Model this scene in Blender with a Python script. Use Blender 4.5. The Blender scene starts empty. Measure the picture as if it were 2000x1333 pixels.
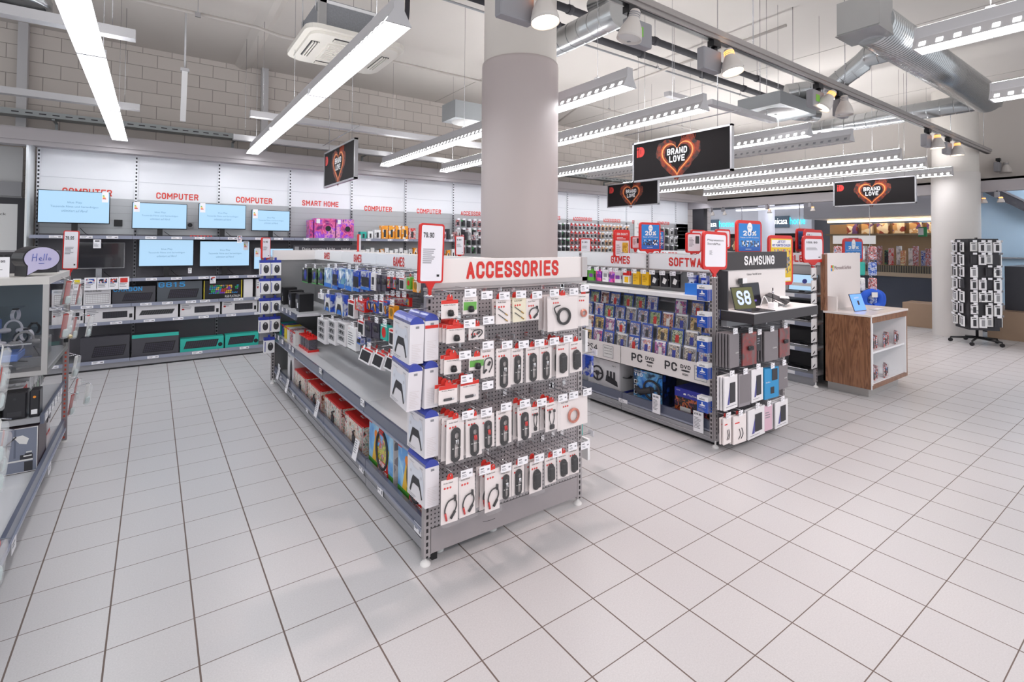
import bpy, math, random
from mathutils import Matrix, Vector
random.seed(7)
R = math.radians
SC = bpy.context.scene
COL = SC.collection

# ------------------------------------------------------------------ camera
F_PX, CX, CY, PITCH, ROLL, YAW, CAM_H = 981.32, 1000.0, 456.32, -.02, -.00648, -.61919, 1.63


def ray(u, v):
    a = (u - CX) / F_PX; b = -(v - CY) / F_PX
    c, s = math.cos(ROLL), math.sin(ROLL); xr = c * a + s * b; up = -s * a + c * b
    c, s = math.cos(PITCH), math.sin(PITCH); yf = c + s * up; z = -s + c * up
    c, s = math.cos(YAW), math.sin(YAW)
    return Vector((c * xr - s * yf, s * xr + c * yf, z))


def on_z(u, v, z): d = ray(u, v); return Vector((0, 0, CAM_H)) + d * ((z - CAM_H) / d.z)
def on_x(u, v, x): d = ray(u, v); return Vector((0, 0, CAM_H)) + d * (x / d.x)
def on_y(u, v, y): d = ray(u, v); return Vector((0, 0, CAM_H)) + d * (y / d.y)


_f = ray(CX, CY)
_r = (ray(CX + F_PX, CY) - _f).normalized()
_u = (ray(CX, CY - F_PX) - _f).normalized()
cam_data = bpy.data.cameras.new('camera'); cam = bpy.data.objects.new('camera', cam_data); COL.objects.link(cam)
cam_data.sensor_width = 36; cam_data.lens = F_PX / 2000 * 36
cam_data.shift_x = 0; cam_data.shift_y = (CY - 666.5) / 2000
cam_data.clip_start = .05; cam_data.clip_end = 200
M = Matrix((_r, _u, -_f.normalized())).transposed().to_4x4(); M.translation = (0, 0, CAM_H)
cam.matrix_world = M
SC.camera = cam

# ------------------------------------------------------------------ world, exposure
W = bpy.data.worlds.new('world'); SC.world = W; W.use_nodes = True
W.node_tree.nodes['Background'].inputs[0].default_value = (.93, .96, 1, 1)
W.node_tree.nodes['Background'].inputs[1].default_value = .72
SC.view_settings.view_transform = 'Standard'; SC.view_settings.look = 'None'
SC.view_settings.exposure = 0.56; SC.view_settings.gamma = 1; SC.view_settings.use_curve_mapping = False
SC.cycles.max_bounces = 6; SC.cycles.diffuse_bounces = 4; SC.cycles.glossy_bounces = 3
SC.cycles.transmission_bounces = 6; SC.cycles.transparent_max_bounces = 24
SC.cycles.caustics_reflective = False; SC.cycles.caustics_refractive = False
SC.cycles.sample_clamp_indirect = 4
SC.cycles.use_denoising = True
LIGHT_STRENGTH = 8.2

# ------------------------------------------------------------------ materials
MATS = {}


def lin(c):
    if isinstance(c, str):
        c = [int(c[i:i + 2], 16) / 255 for i in (0, 2, 4)]
    return tuple((x / 12.92 if x <= .04045 else ((x + .055) / 1.055) ** 2.4) for x in c) + (1,)


def mat(name, col='cccccc', rough=.5, metal=0, spec=.5, alpha=1, emit=None, estr=1, noise=0, nscale=8, bump=0, trans=0, coat=0):
    if name in MATS: return MATS[name]
    m = bpy.data.materials.new(name); m.use_nodes = True; nt = m.node_tree; b = nt.nodes['Principled BSDF']
    b.inputs['Base Color'].default_value = lin(col); b.inputs['Roughness'].default_value = rough
    b.inputs['Metallic'].default_value = metal; b.inputs['Specular IOR Level'].default_value = spec
    b.inputs['Alpha'].default_value = alpha; b.inputs['Coat Weight'].default_value = coat
    b.inputs['Transmission Weight'].default_value = trans
    if emit:
        b.inputs['Emission Color'].default_value = lin(emit); b.inputs['Emission Strength'].default_value = estr
    if noise or bump:
        tc = nt.nodes.new('ShaderNodeTexCoord'); n = nt.nodes.new('ShaderNodeTexNoise'); n.inputs['Scale'].default_value = nscale
        n.inputs['Detail'].default_value = 4
        nt.links.new(tc.outputs['Object'], n.inputs['Vector'])
        if noise:
            mx = nt.nodes.new('ShaderNodeMix'); mx.data_type = 'RGBA'; c = lin(col)
            mx.inputs[6].default_value = tuple(x * (1 - noise) for x in c[:3]) + (1,)
            mx.inputs[7].default_value = tuple(min(1, x * (1 + noise)) for x in c[:3]) + (1,)
            nt.links.new(n.outputs['Fac'], mx.inputs[0]); nt.links.new(mx.outputs[2], b.inputs['Base Color'])
        if bump:
            bp = nt.nodes.new('ShaderNodeBump'); bp.inputs['Strength'].default_value = bump; bp.inputs['Distance'].default_value = .01
            nt.links.new(n.outputs['Fac'], bp.inputs['Height']); nt.links.new(bp.outputs[0], b.inputs['Normal'])
    MATS[name] = m; return m


class NT:
    """small node-graph helper"""
    def __init__(s, m): s.t = m.node_tree; s.b = s.t.nodes['Principled BSDF']
    def n(s, typ, **kw):
        x = s.t.nodes.new(typ)
        for k, v in kw.items(): setattr(x, k, v)
        return x
    def l(s, a, b): s.t.links.new(a, b)
    def math(s, op, a, b=None, c=None):
        x = s.n('ShaderNodeMath', operation=op)
        for i, v in enumerate((a, b, c)):
            if v is None: continue
            if isinstance(v, (int, float)): x.inputs[i].default_value = v
            else: s.l(v, x.inputs[i])
        return x.outputs[0]
    def mix(s, f, a, b):
        x = s.n('ShaderNodeMix', data_type='RGBA')
        for i, v in ((0, f), (6, a), (7, b)):
            if isinstance(v, (tuple, list)): x.inputs[i].default_value = v
            elif isinstance(v, (int, float)): x.inputs[i].default_value = v
            else: s.l(v, x.inputs[i])
        return x.outputs[2]


def slot_mat(name, base, dark, period=.05, half=.006, duty=.55, rough=.45, metal=.3):
    """perforated upright: dark slots repeated along object z near local x = 0"""
    m = mat(name, base, rough, metal); g = NT(m); tc = g.n('ShaderNodeTexCoord'); sp = g.n('ShaderNodeSeparateXYZ'); g.l(tc.outputs['Object'], sp.inputs[0])
    z = g.math('FRACT', g.math('DIVIDE', sp.outputs[2], period)); a = g.math('LESS_THAN', z, duty)
    b = g.math('LESS_THAN', g.math('ABSOLUTE', sp.outputs[0]), half)
    g.l(g.mix(g.math('MULTIPLY', a, b), lin(base), lin(dark)), g.b.inputs['Base Color']); return m


def peg_mat(name, base, dark, period=.0215, r=.0042):
    m = mat(name, base, .5, .2); g = NT(m); tc = g.n('ShaderNodeTexCoord'); sp = g.n('ShaderNodeSeparateXYZ'); g.l(tc.outputs['Object'], sp.inputs[0])
    x = g.math('MULTIPLY', g.math('SUBTRACT', g.math('FRACT', g.math('DIVIDE', sp.outputs[0], period)), .5), period)
    z = g.math('MULTIPLY', g.math('SUBTRACT', g.math('FRACT', g.math('DIVIDE', sp.outputs[2], period)), .5), period)
    d = g.math('SQRT', g.math('ADD', g.math('MULTIPLY', x, x), g.math('MULTIPLY', z, z)))
    g.l(g.mix(g.math('LESS_THAN', d, r), lin(base), lin(dark)), g.b.inputs['Base Color']); return m


def art_mat(name, cols, scale=18, seed=0, rough=.3, kind='v', coat=.3):
    """printed box art: blobs of a palette, different on every object"""
    m = mat(name, cols[0], rough, coat=coat); g = NT(m); tc = g.n('ShaderNodeTexCoord'); oi = g.n('ShaderNodeObjectInfo')
    mp = g.n('ShaderNodeVectorMath', operation='ADD'); g.l(tc.outputs['Object'], mp.inputs[0])
    cb = g.n('ShaderNodeCombineXYZ'); g.l(g.math('MULTIPLY', oi.outputs['Random'], 37.), cb.inputs[0]); cb.inputs[1].default_value = seed
    g.l(g.math('MULTIPLY', oi.outputs['Random'], 11.), cb.inputs[2]); g.l(cb.outputs[0], mp.inputs[1])
    nz = g.n('ShaderNodeTexNoise'); nz.inputs['Scale'].default_value = scale * .8; g.l(mp.outputs[0], nz.inputs['Vector'])
    ad = g.n('ShaderNodeVectorMath', operation='MULTIPLY_ADD'); g.l(nz.outputs['Color'], ad.inputs[0]); ad.inputs[1].default_value = (.9 / scale,) * 3; g.l(mp.outputs[0], ad.inputs[2])
    if kind == 'v':
        v = g.n('ShaderNodeTexVoronoi'); v.inputs['Scale'].default_value = scale; g.l(ad.outputs[0], v.inputs['Vector'])
        sx = g.n('ShaderNodeSeparateColor'); g.l(v.outputs['Color'], sx.inputs[0]); f = sx.outputs[0]
    else:
        v = g.n('ShaderNodeTexNoise'); v.inputs['Scale'].default_value = scale; v.inputs['Detail'].default_value = 5; g.l(ad.outputs[0], v.inputs['Vector'])
        f = g.math('MULTIPLY_ADD', v.outputs['Fac'], 3.2, -1.1)
        if kind == 'p': # busy picture: large soft areas broken up by small hard ones
            q = g.n('ShaderNodeTexVoronoi'); q.inputs['Scale'].default_value = scale * 5; g.l(ad.outputs[0], q.inputs['Vector']); sx = g.n('ShaderNodeSeparateColor'); g.l(q.outputs['Color'], sx.inputs[0])
            f = g.math('ADD', g.math('MULTIPLY_ADD', v.outputs['Fac'], 2.6, -1.05), g.math('MULTIPLY', sx.outputs[0], .5))
    cr = g.n('ShaderNodeValToRGB'); g.l(f, cr.inputs[0]); e = cr.color_ramp
    e.interpolation = 'CONSTANT' if kind == 'v' else 'LINEAR'
    while len(e.elements) < len(cols): e.elements.new(.5)
    for i, c in enumerate(cols):
        e.elements[i].position = i / len(cols) if kind == 'v' else i / (len(cols) - 1); e.elements[i].color = lin(c)
    g.l(cr.outputs[0], g.b.inputs['Base Color']); return m


def glass_mat(name, col='ffffff', alpha=.16, rough=.04):
    """thin clear plastic or glass: mostly see-through, with a real gloss"""
    if name in MATS: return MATS[name]
    m = bpy.data.materials.new(name); m.use_nodes = True; nt = m.node_tree; nt.nodes.remove(nt.nodes['Principled BSDF'])
    t = nt.nodes.new('ShaderNodeBsdfTransparent'); gl = nt.nodes.new('ShaderNodeBsdfPrincipled'); mx = nt.nodes.new('ShaderNodeMixShader')
    gl.inputs['Base Color'].default_value = lin(col); gl.inputs['Roughness'].default_value = rough
    mx.inputs[0].default_value = alpha
    nt.links.new(t.outputs[0], mx.inputs[1]); nt.links.new(gl.outputs[0], mx.inputs[2]); nt.links.new(mx.outputs[0], nt.nodes['Material Output'].inputs[0])
    MATS[name] = m; return m


# ------------------------------------------------------------------ mesh builder
_TXT = {}


def text_geo(s, bold=.0):
    k = (s, bold)
    if k in _TXT: return _TXT[k]
    c = bpy.data.curves.new('t', 'FONT'); c.body = s; c.size = 1; c.offset = bold; c.resolution_u = 2; c.fill_mode = 'FRONT'
    o = bpy.data.objects.new('t', c); me = bpy.data.meshes.new_from_object(o)
    vs = [tuple(v.co) for v in me.vertices]; fs = [tuple(p.vertices) for p in me.polygons]
    bpy.data.objects.remove(o); bpy.data.curves.remove(c); bpy.data.meshes.remove(me)
    xs = [v[0] for v in vs] or [0, 1]; ys = [v[1] for v in vs] or [0, 1]
    x0, x1, y0, y1 = min(xs), max(xs), min(ys), max(ys)
    vs = [((v[0] - x0) / (x1 - x0 + 1e-9), (v[1] - y0) / (y1 - y0 + 1e-9)) for v in vs]
    _TXT[k] = (vs, fs, (x1 - x0) / (y1 - y0 + 1e-9)); return _TXT[k]



# condensed heavy shop lettering drawn as strokes: letter -> polylines on a 0..1 grid (x is scaled to .62)
_c = .16
GL = {
 'A': ([(0, 0), (.5, 1), (1, 0)], [(.17, .32), (.83, .32)]), 'B': ([(0, 0), (0, 1), (.8, 1), (1, .88), (1, .64), (.8, .52), (0, .52)], [(.8, .52), (1, .4), (1, .12), (.8, 0), (0, 0)]),
 'C': ([(1, .74), (1, .84), (.75, 1), (.25, 1), (0, .84), (0, .16), (.25, 0), (.75, 0), (1, .16), (1, .26)],), 'D': ([(0, 0), (0, 1), (.7, 1), (1, .82), (1, .18), (.7, 0), (0, 0)],),
 'E': ([(1, 1), (0, 1), (0, 0), (1, 0)], [(0, .51), (.85, .51)]), 'F': ([(1, 1), (0, 1), (0, 0)], [(0, .5), (.85, .5)]),
 'G': ([(1, .76), (1, .84), (.75, 1), (.25, 1), (0, .84), (0, .16), (.25, 0), (.75, 0), (1, .16), (1, .48), (.55, .48)],), 'H': ([(0, 0), (0, 1)], [(1, 0), (1, 1)], [(0, .52), (1, .52)]),
 'I': ([(.5, 0), (.5, 1)],), 'J': ([(1, 1), (1, .16), (.75, 0), (.25, 0), (0, .16)],), 'K': ([(0, 0), (0, 1)], [(1, 1), (.12, .5), (1, 0)]), 'L': ([(0, 1), (0, 0), (1, 0)],),
 'M': ([(0, 0), (0, 1), (.5, .35), (1, 1), (1, 0)],), 'N': ([(0, 0), (0, 1), (1, 0), (1, 1)],), 'O': ([(.25, 1), (0, .84), (0, .16), (.25, 0), (.75, 0), (1, .16), (1, .84), (.75, 1), (.25, 1)],),
 'P': ([(0, 0), (0, 1), (.75, 1), (1, .86), (1, .56), (.75, .42), (0, .42)],), 'R': ([(0, 0), (0, 1), (.75, 1), (1, .86), (1, .6), (.75, .46), (0, .46)], [(.6, .46), (1, 0)]),
 'S': ([(1, .8), (1, .86), (.75, 1), (.25, 1), (0, .86), (0, .68), (.2, .56), (.8, .44), (1, .32), (1, .14), (.75, 0), (.25, 0), (0, .14), (0, .22)],), 'T': ([(0, 1), (1, 1)], [(.5, 1), (.5, 0)]),
 'U': ([(0, 1), (0, .16), (.25, 0), (.75, 0), (1, .16), (1, 1)],), 'V': ([(0, 1), (.5, 0), (1, 1)],), 'W': ([(0, 1), (.25, 0), (.5, .75), (.75, 0), (1, 1)],), 'X': ([(0, 0), (1, 1)], [(0, 1), (1, 0)]), 'Y': ([(0, 1), (.5, .5), (1, 1)], [(.5, .5), (.5, 0)]), 'Z': ([(0, 1), (1, 1), (0, 0), (1, 0)],),
 '0': ([(.25, 1), (0, .84), (0, .16), (.25, 0), (.75, 0), (1, .16), (1, .84), (.75, 1), (.25, 1)],), '1': ([(.1, .8), (.55, 1), (.55, 0)],), '2': ([(0, .8), (.0, .86), (.25, 1), (.75, 1), (1, .86), (1, .62), (0, 0), (1, 0)],),
 '3': ([(0, 1), (1, 1), (.45, .6), (.8, .56), (1, .42), (1, .14), (.75, 0), (.25, 0), (0, .14)],), '4': ([(.7, 0), (.7, 1), (0, .3), (1, .3)],), '5': ([(.95, 1), (.1, 1), (.05, .58), (.75, .6), (1, .46), (1, .14), (.75, 0), (.25, 0), (0, .12)],),
 '6': ([(.95, .9), (.75, 1), (.25, 1), (0, .84), (0, .16), (.25, 0), (.75, 0), (1, .16), (1, .42), (.75, .56), (.05, .5)],), '7': ([(0, 1), (1, 1), (.4, 0)],), '8': ([(.25, .52), (.02, .66), (.02, .86), (.25, 1), (.75, 1), (.98, .86), (.98, .66), (.75, .52), (.25, .52), (0, .38), (0, .14), (.25, 0), (.75, 0), (1, .14), (1, .38), (.75, .52)],),
 '9': ([(.05, .1), (.25, 0), (.75, 0), (1, .16), (1, .84), (.75, 1), (.25, 1), (0, .84), (0, .6), (.25, .44), (.95, .5)],), '.': ([(.5, 0), (.5, .08)],), '%': ([(.1, 0), (.9, 1)], [(.05, .95), (.3, .95), (.3, .65), (.05, .65), (.05, .95)], [(.7, .35), (.95, .35), (.95, .05), (.7, .05), (.7, .35)]), '-': ([(.2, .5), (.8, .5)],), '&': ([(1, 0), (.2, .75), (.35, 1), (.65, 1), (.75, .8), (0, .35), (.1, .05), (.6, 0), (1, .4)],), '+': ([(.1, .5), (.9, .5)], [(.5, .15), (.5, .85)]), '/': ([(.1, 0), (.9, 1)],),
}


def stroke_geo(s, wt=.17, wx=.5):
    k = (s, wt, wx, 's')
    if k in _TXT: return _TXT[k]
    vs, fs = [], []; x = 0
    for ch in s:
        if ch == ' ': x += wx * .8; continue
        cw = wx * (1.35 if ch in 'MW%' else (.3 if ch in 'I.' else (.75 if ch == '1' else 1)))
        for ln in GL[ch]:
            P = [Vector((x + wt / 2 + p[0] * cw, wt / 2 + p[1] * (1 - wt))) for p in ln]
            for i in range(len(P) - 1):
                d = (P[i + 1] - P[i]); d = d.normalized() if d.length else Vector((1, 0)); n = Vector((-d.y, d.x)) * wt / 2
                e0 = P[i] - (d * wt / 2 if i == 0 else d * 0); e1 = P[i + 1] + (d * wt / 2 if i == len(P) - 2 else d * 0); o = len(vs)
                vs += [e0 - n, e1 - n, e1 + n, e0 + n]; fs.append((o, o + 1, o + 2, o + 3))
                if i:
                    o = len(vs); vs += [P[i] + Vector((math.cos(a), math.sin(a))) * wt * .5 for a in [math.pi * q / 4 for q in range(8)]]; fs.append(tuple(range(o, o + 8)))
        x += cw + wt + .14
    W_ = x - .14
    dep = [0] * len(vs)
    for i, f in enumerate(fs):
        for q in f: dep[q] = (i % 5) * .004
    out = ([(v[0] / W_, v[1], dep[i]) for i, v in enumerate(vs)], fs, W_); _TXT[k] = out; return out


class MB:
    def __init__(s): s.v = []; s.f = []; s.m = []; s.mats = []; s.sm = []
    def mi(s, m):
        if m not in s.mats: s.mats.append(m)
        return s.mats.index(m)
    def add(s, vs, fs, m, smooth=False):
        o = len(s.v); s.v += [tuple(v) for v in vs]; i = s.mi(m)
        for f in fs: s.f.append(tuple(o + k for k in f)); s.m.append(i); s.sm.append(smooth)
        return s
    def box(s, x0, x1, y0, y1, z0, z1, m, rot=None, piv=None, front=None):
        vs = [(x, y, z) for x in (x0, x1) for y in (y0, y1) for z in (z0, z1)]
        if rot is not None:
            p = Vector(piv or ((x0 + x1) / 2, (y0 + y1) / 2, (z0 + z1) / 2)); vs = [tuple(rot @ (Vector(v) - p) + p) for v in vs]
        fs = [(0, 1, 3, 2), (4, 6, 7, 5), (0, 4, 5, 1), (2, 3, 7, 6), (0, 2, 6, 4), (1, 5, 7, 3)]
        if front is None: return s.add(vs, fs, m)
        s.add(vs, fs[:2] + fs[3:], m); return s.add(vs, fs[2:3], front)
    def bbox(s, x0, x1, y0, y1, z0, z1, m, b=.004):
        """box with chamfered vertical and horizontal edges"""
        b = min(b, (x1 - x0) / 2.2, (y1 - y0) / 2.2, (z1 - z0) / 2.2); xs = (x0, x0 + b, x1 - b, x1)
        ring = lambda i, z: [(x0 + i, y0 + b, z), (x0 + b, y0 + i, z), (x1 - b, y0 + i, z), (x1 - i, y0 + b, z), (x1 - i, y1 - b, z), (x1 - b, y1 - i, z), (x0 + b, y1 - i, z), (x0 + i, y1 - b, z)]
        vs = ring(b * .6, z0) + ring(0, z0 + b) + ring(0, z1 - b) + ring(b * .6, z1); fs = []
        for k in range(3):
            for i in range(8): j = (i + 1) % 8; fs.append((k * 8 + i, k * 8 + j, k * 8 + 8 + j, k * 8 + 8 + i))
        fs.append(tuple(range(7, -1, -1))); fs.append(tuple(range(24, 32))); return s.add(vs, fs, m)
    def quad(s, a, b, c, d, m): return s.add([a, b, c, d], [(0, 1, 2, 3)], m)
    def rect(s, x0, x1, z0, z1, y, m):
        """rectangle facing local -y"""
        return s.add([(x0, y, z0), (x1, y, z0), (x1, y, z1), (x0, y, z1)], [(0, 1, 2, 3)], m)
    def poly(s, pts, y, m, off=(0, 0), sc=1):
        return s.add([(off[0] + p[0] * sc, y, off[1] + p[1] * sc) for p in pts], [tuple(range(len(pts)))], m)
    def disc(s, cx, cz, r, y, m, n=12, rz=None):
        rz = rz or r; return s.poly([(cx + r * math.cos(2 * math.pi * i / n), cz + rz * math.sin(2 * math.pi * i / n)) for i in range(n)], y, m)
    def prism(s, pts, y0, y1, m):
        """outline in x,z (counter-clockwise seen from -y) pulled from y0 to y1"""
        n = len(pts); vs = [(p[0], y0, p[1]) for p in pts] + [(p[0], y1, p[1]) for p in pts]
        fs = [tuple(range(n)), tuple(range(2 * n - 1, n - 1, -1))] + [(i, n + i, n + (i + 1) % n, (i + 1) % n) for i in range(n)]
        return s.add(vs, fs, m)
    def ext(s, pts, axis, a, b, m, smooth=False):
        """closed profile pulled along x, y or z; profile in the two other axes"""
        n = len(pts)
        def P(p, t): return (t, p[0], p[1]) if axis == 'x' else ((p[0], t, p[1]) if axis == 'y' else (p[0], p[1], t))
        vs = [P(p, a) for p in pts] + [P(p, b) for p in pts]
        fs = [tuple(range(n)), tuple(range(2 * n - 1, n - 1, -1))]
        s.add(vs, fs, m); o = len(s.v) - 2 * n; i0 = s.mi(m)
        for i in range(n): s.f.append((o + i, o + n + i, o + n + (i + 1) % n, o + (i + 1) % n)); s.m.append(i0); s.sm.append(smooth)
        return s
    def tube(s, pts, r, m, n=8, closed=False, cap=True):
        pts = [Vector(p) for p in pts]; k = len(pts); rs = r if isinstance(r, (list, tuple)) else [r] * k
        vs = []; up = Vector((0, 0, 1)); prev = None
        for i, p in enumerate(pts):
            if closed: d = pts[(i + 1) % k] - pts[i - 1]
            else: d = pts[min(i + 1, k - 1)] - pts[max(i - 1, 0)]
            d = d.normalized() if d.length > 1e-9 else Vector((0, 0, 1))
            if prev is None:
                a = d.cross(up if abs(d.z) < .95 else Vector((1, 0, 0))).normalized()
            else:
                a = prev - d * prev.dot(d); a = a.normalized() if a.length > 1e-6 else d.orthogonal().normalized()
            prev = a; b = d.cross(a)
            for j in range(n):
                t = 2 * math.pi * j / n; vs.append(tuple(p + (a * math.cos(t) + b * math.sin(t)) * rs[i]))
        fs = []
        for i in range(k if closed else k - 1):
            q = (i + 1) % k
            for j in range(n): fs.append((i * n + j, i * n + (j + 1) % n, q * n + (j + 1) % n, q * n + j))
        s.add(vs, fs, m, True)
        if cap and not closed:
            o = len(s.v) - len(vs); i0 = s.mi(m)
            s.f += [tuple(o + j for j in range(n - 1, -1, -1)), tuple(o + (k - 1) * n + j for j in range(n))]; s.m += [i0, i0]; s.sm += [False, False]
        return s
    def cyl(s, a, b, r, m, n=16): return s.tube([a, b], r, m, n)
    def lathe(s, prof, m, n=24, c=(0, 0, 0)):
        """profile of (r, z) turned about the z axis through c"""
        vs = []; k = len(prof)
        for r, z in prof:
            for j in range(n): t = 2 * math.pi * j / n; vs.append((c[0] + r * math.cos(t), c[1] + r * math.sin(t), c[2] + z))
        fs = [(i * n + j, i * n + (j + 1) % n, (i + 1) * n + (j + 1) % n, (i + 1) * n + j) for i in range(k - 1) for j in range(n)]
        return s.add(vs, fs, m, True)
    def text(s, t, x, z, h, y, m, w=None, align='l', bold=.0, asp=1.0):
        """flat lettering facing -y; h = height of the letters"""
        vs, fs, a = stroke_geo(t, .17 + bold * 2) if bold and all(c == ' ' or c in GL for c in t) else text_geo(t, 0); W_ = w if w else h * a * asp
        x0 = x if align == 'l' else (x - W_ / 2 if align == 'c' else x - W_)
        return s.add([(x0 + v[0] * W_, y - (v[2] * h if len(v) > 2 else 0), z + v[1] * h) for v in vs], fs, m)
    def lines(s, x0, x1, z1, n, step, y, m, h=None):
        """rows of print too small to read"""
        h = h or step * .42; r = random.Random(int(x0 * 1e4) + n)
        for i in range(n):
            e = x0 + (x1 - x0) * r.uniform(.55, 1); s.rect(x0, e, z1 - i * step - h, z1 - i * step, y, m)
        return s
    def mesh(s, name='mesh'):
        me = bpy.data.meshes.new(name); me.from_pydata(s.v, [], s.f)
        for m in s.mats: me.materials.append(m)
        me.polygons.foreach_set('material_index', s.m); me.polygons.foreach_set('use_smooth', s.sm); me.update(); return me
    def build(s, name, parent=None, loc=None, rz=0):
        o = bpy.data.objects.new(name, s.mesh(name)); COL.objects.link(o)
        if parent: o.parent = parent
        if loc is not None: o.location = loc
        if rz: o.rotation_euler.z = rz
        return o


def tag(o, label=None, cat=None, group=None, kind=None):
    if label: o['label'] = label
    if cat: o['category'] = cat
    if group: o['group'] = group
    if kind: o['kind'] = kind
    return o


def thing(name, label, cat, loc=(0, 0, 0), rz=0, group=None):
    o = bpy.data.objects.new(name, None); COL.objects.link(o); o.location = loc; o.rotation_euler.z = rz; o.empty_display_size = .05
    return tag(o, label, cat, group)


def struct(name, mb, loc=None, rz=0): return tag(mb.build(name, None, loc, rz), kind='structure')


def place(proto, loc, rz=0, label=None, group=None, rx=0, ry=0):
    """the first use moves the prototype itself, later ones are copies of it with its parts and sub-parts"""
    if proto.get('_used'):
        r = proto.copy(); COL.objects.link(r)
        for ch in KIDS.get(proto.name, []):
            c = ch.copy(); COL.objects.link(c); c.parent = r
            for g in KIDS.get(ch.name, []):
                d = g.copy(); COL.objects.link(d); d.parent = c
    else:
        r = proto; r['_used'] = 1
        KIDS[r.name] = list(r.children)
        for c in r.children: KIDS[c.name] = list(c.children)
    r.location = loc; r.rotation_euler = (rx, ry, rz)
    if label: r['label'] = label
    if group: r['group'] = group
    PLACED.append(r); return r


KIDS = {}; PLACED = []
ORD = ['first', 'second', 'third', 'fourth', 'fifth', 'sixth', 'seventh', 'eighth', 'ninth', 'tenth', 'eleventh', 'twelfth', 'thirteenth', 'fourteenth', 'fifteenth', 'sixteenth', 'seventeenth', 'eighteenth', 'nineteenth', 'twentieth']


def bez(p, n=8):
    """catmull-rom curve through points"""
    p = [Vector(q) for q in p]; out = []
    for i in range(len(p) - 1):
        a, b, c, d = p[max(i - 1, 0)], p[i], p[i + 1], p[min(i + 2, len(p) - 1)]
        for k in range(n):
            t = k / n; out.append(.5 * ((2 * b) + (c - a) * t + (2 * a - 5 * b + 4 * c - d) * t * t + (3 * b - a - 3 * c + d) * t ** 3))
    out.append(p[-1]); return out


# palette shared by many things
def M_(k): return MATS[k]
mat('white', 'f1f1f3', .45); mat('offwhite', 'e4e3e2', .5); mat('panel_white', 'eceef2', .18, spec=.6)
mat('gray_metal', 'a3a3a8', .42, .35, noise=.03, nscale=5); mat('dark_metal', '4a4a50', .5, .3); mat('steel', 'c4c4c8', .25, .9)
mat('chrome', 'd9d9dc', .12, 1); mat('black', '17171b', .4); mat('satin_black', '232227', .3); mat('charcoal', '38373c', .6)
mat('red', 'd3241f', .38); mat('red_ink', 'd8322c', .5); mat('ink', '26262a', .6); mat('ink_gray', '8d8d93', .6); mat('blue', '2a3aa0', .35)
mat('shelf_gray', 'b3b5b8', .22, .35, spec=.6, noise=.02); mat('lip_navy', '5a6074', .3, coat=.4); mat('lip_lite', '8e93a6', .3, coat=.4)
mat('tag_white', 'f4f3f8', .4); mat('plastic_gray', '9a9a9e', .5)
glass_mat('clear', 'e8e8ea', .06, .06); glass_mat('glass', '1c2428', .12, .02); glass_mat('bag', 'fff8f6', .3, .12)
# ================================================================== THE SHELL
CEIL = 4.5
TILE = .3002483
# floor: tile grid measured in the photograph, light wide joints one way, thin joints the other
fm = mat('floor_tile', 'c9c8ca', .3, spec=.5); g = NT(fm); tc = g.n('ShaderNodeTexCoord'); sp = g.n('ShaderNodeSeparateXYZ'); g.l(tc.outputs['Object'], sp.inputs[0])
def joint(c, off, w):
    f = g.math('FRACT', g.math('DIVIDE', g.math('SUBTRACT', c, off), TILE)); d = g.math('MULTIPLY', g.math('MINIMUM', f, g.math('SUBTRACT', 1., f)), TILE)
    return g.math('LESS_THAN', d, w)
OX, OY = 3.56824 * TILE, 7.6133 * TILE
jj = g.math('MAXIMUM', joint(sp.outputs[0], OX, .0033), joint(sp.outputs[1], OY, .0021))
nz = g.n('ShaderNodeTexNoise'); nz.inputs['Scale'].default_value = 160; nz.inputs['Detail'].default_value = 3; g.l(tc.outputs['Object'], nz.inputs['Vector'])
n2 = g.n('ShaderNodeTexNoise'); n2.inputs['Scale'].default_value = 1.3; g.l(tc.outputs['Object'], n2.inputs['Vector'])
wn = g.n('ShaderNodeTexWhiteNoise', noise_dimensions='2D'); cb = g.n('ShaderNodeCombineXYZ')
g.l(g.math('FLOOR', g.math('DIVIDE', g.math('SUBTRACT', sp.outputs[0], OX), TILE)), cb.inputs[0]); g.l(g.math('FLOOR', g.math('DIVIDE', g.math('SUBTRACT', sp.outputs[1], OY), TILE)), cb.inputs[1]); g.l(cb.outputs[0], wn.inputs['Vector'])
c1 = g.mix(nz.outputs['Fac'], lin('b9b8ba'), lin('d3d2d4')); c2 = g.mix(g.math('MULTIPLY', wn.outputs['Value'], .16), c1, lin('b5b4b8'))
g.l(g.mix(jj, c2, lin('6a5c57')), g.b.inputs['Base Color'])
g.l(g.math('ADD', g.math('MULTIPLY', nz.outputs['Fac'], .16), g.math('MULTIPLY_ADD', jj, .4, .24)), g.b.inputs['Roughness'])
bp = g.n('ShaderNodeBump'); bp.inputs['Strength'].default_value = .35; bp.inputs['Distance'].default_value = .004
g.l(g.math('SUBTRACT', g.math('MULTIPLY', nz.outputs['Fac'], .12), jj), bp.inputs['Height']); g.l(bp.outputs[0], g.b.inputs['Normal'])
struct('floor', MB().box(-5, 24, -3, 11, -.1, 0, fm))

# ceiling of painted concrete slabs
cm = mat('ceiling_paint', 'cdc7c2', .8, noise=.03, nscale=1.5); g = NT(cm)
ceil = MB().box(-6, 16, -1.5, 9.4, CEIL, CEIL + .2, cm)
struct('ceiling', ceil)
mat('joint_dark', 'a39d99', .9)
for i, x in enumerate((-2.2, 1.2, 4.6, 8.0, 11.4)):
    struct('trim_%d' % (10 + i), MB().box(x, x + .012, -1.5, 9.19, CEIL - .003, CEIL, M_('joint_dark')))
struct('trim_20', MB().ext([(1.02, CEIL), (1.25, CEIL), (1.17, CEIL - .06), (1.10, CEIL - .06)], 'y', 2.0, 9.19, cm))

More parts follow.
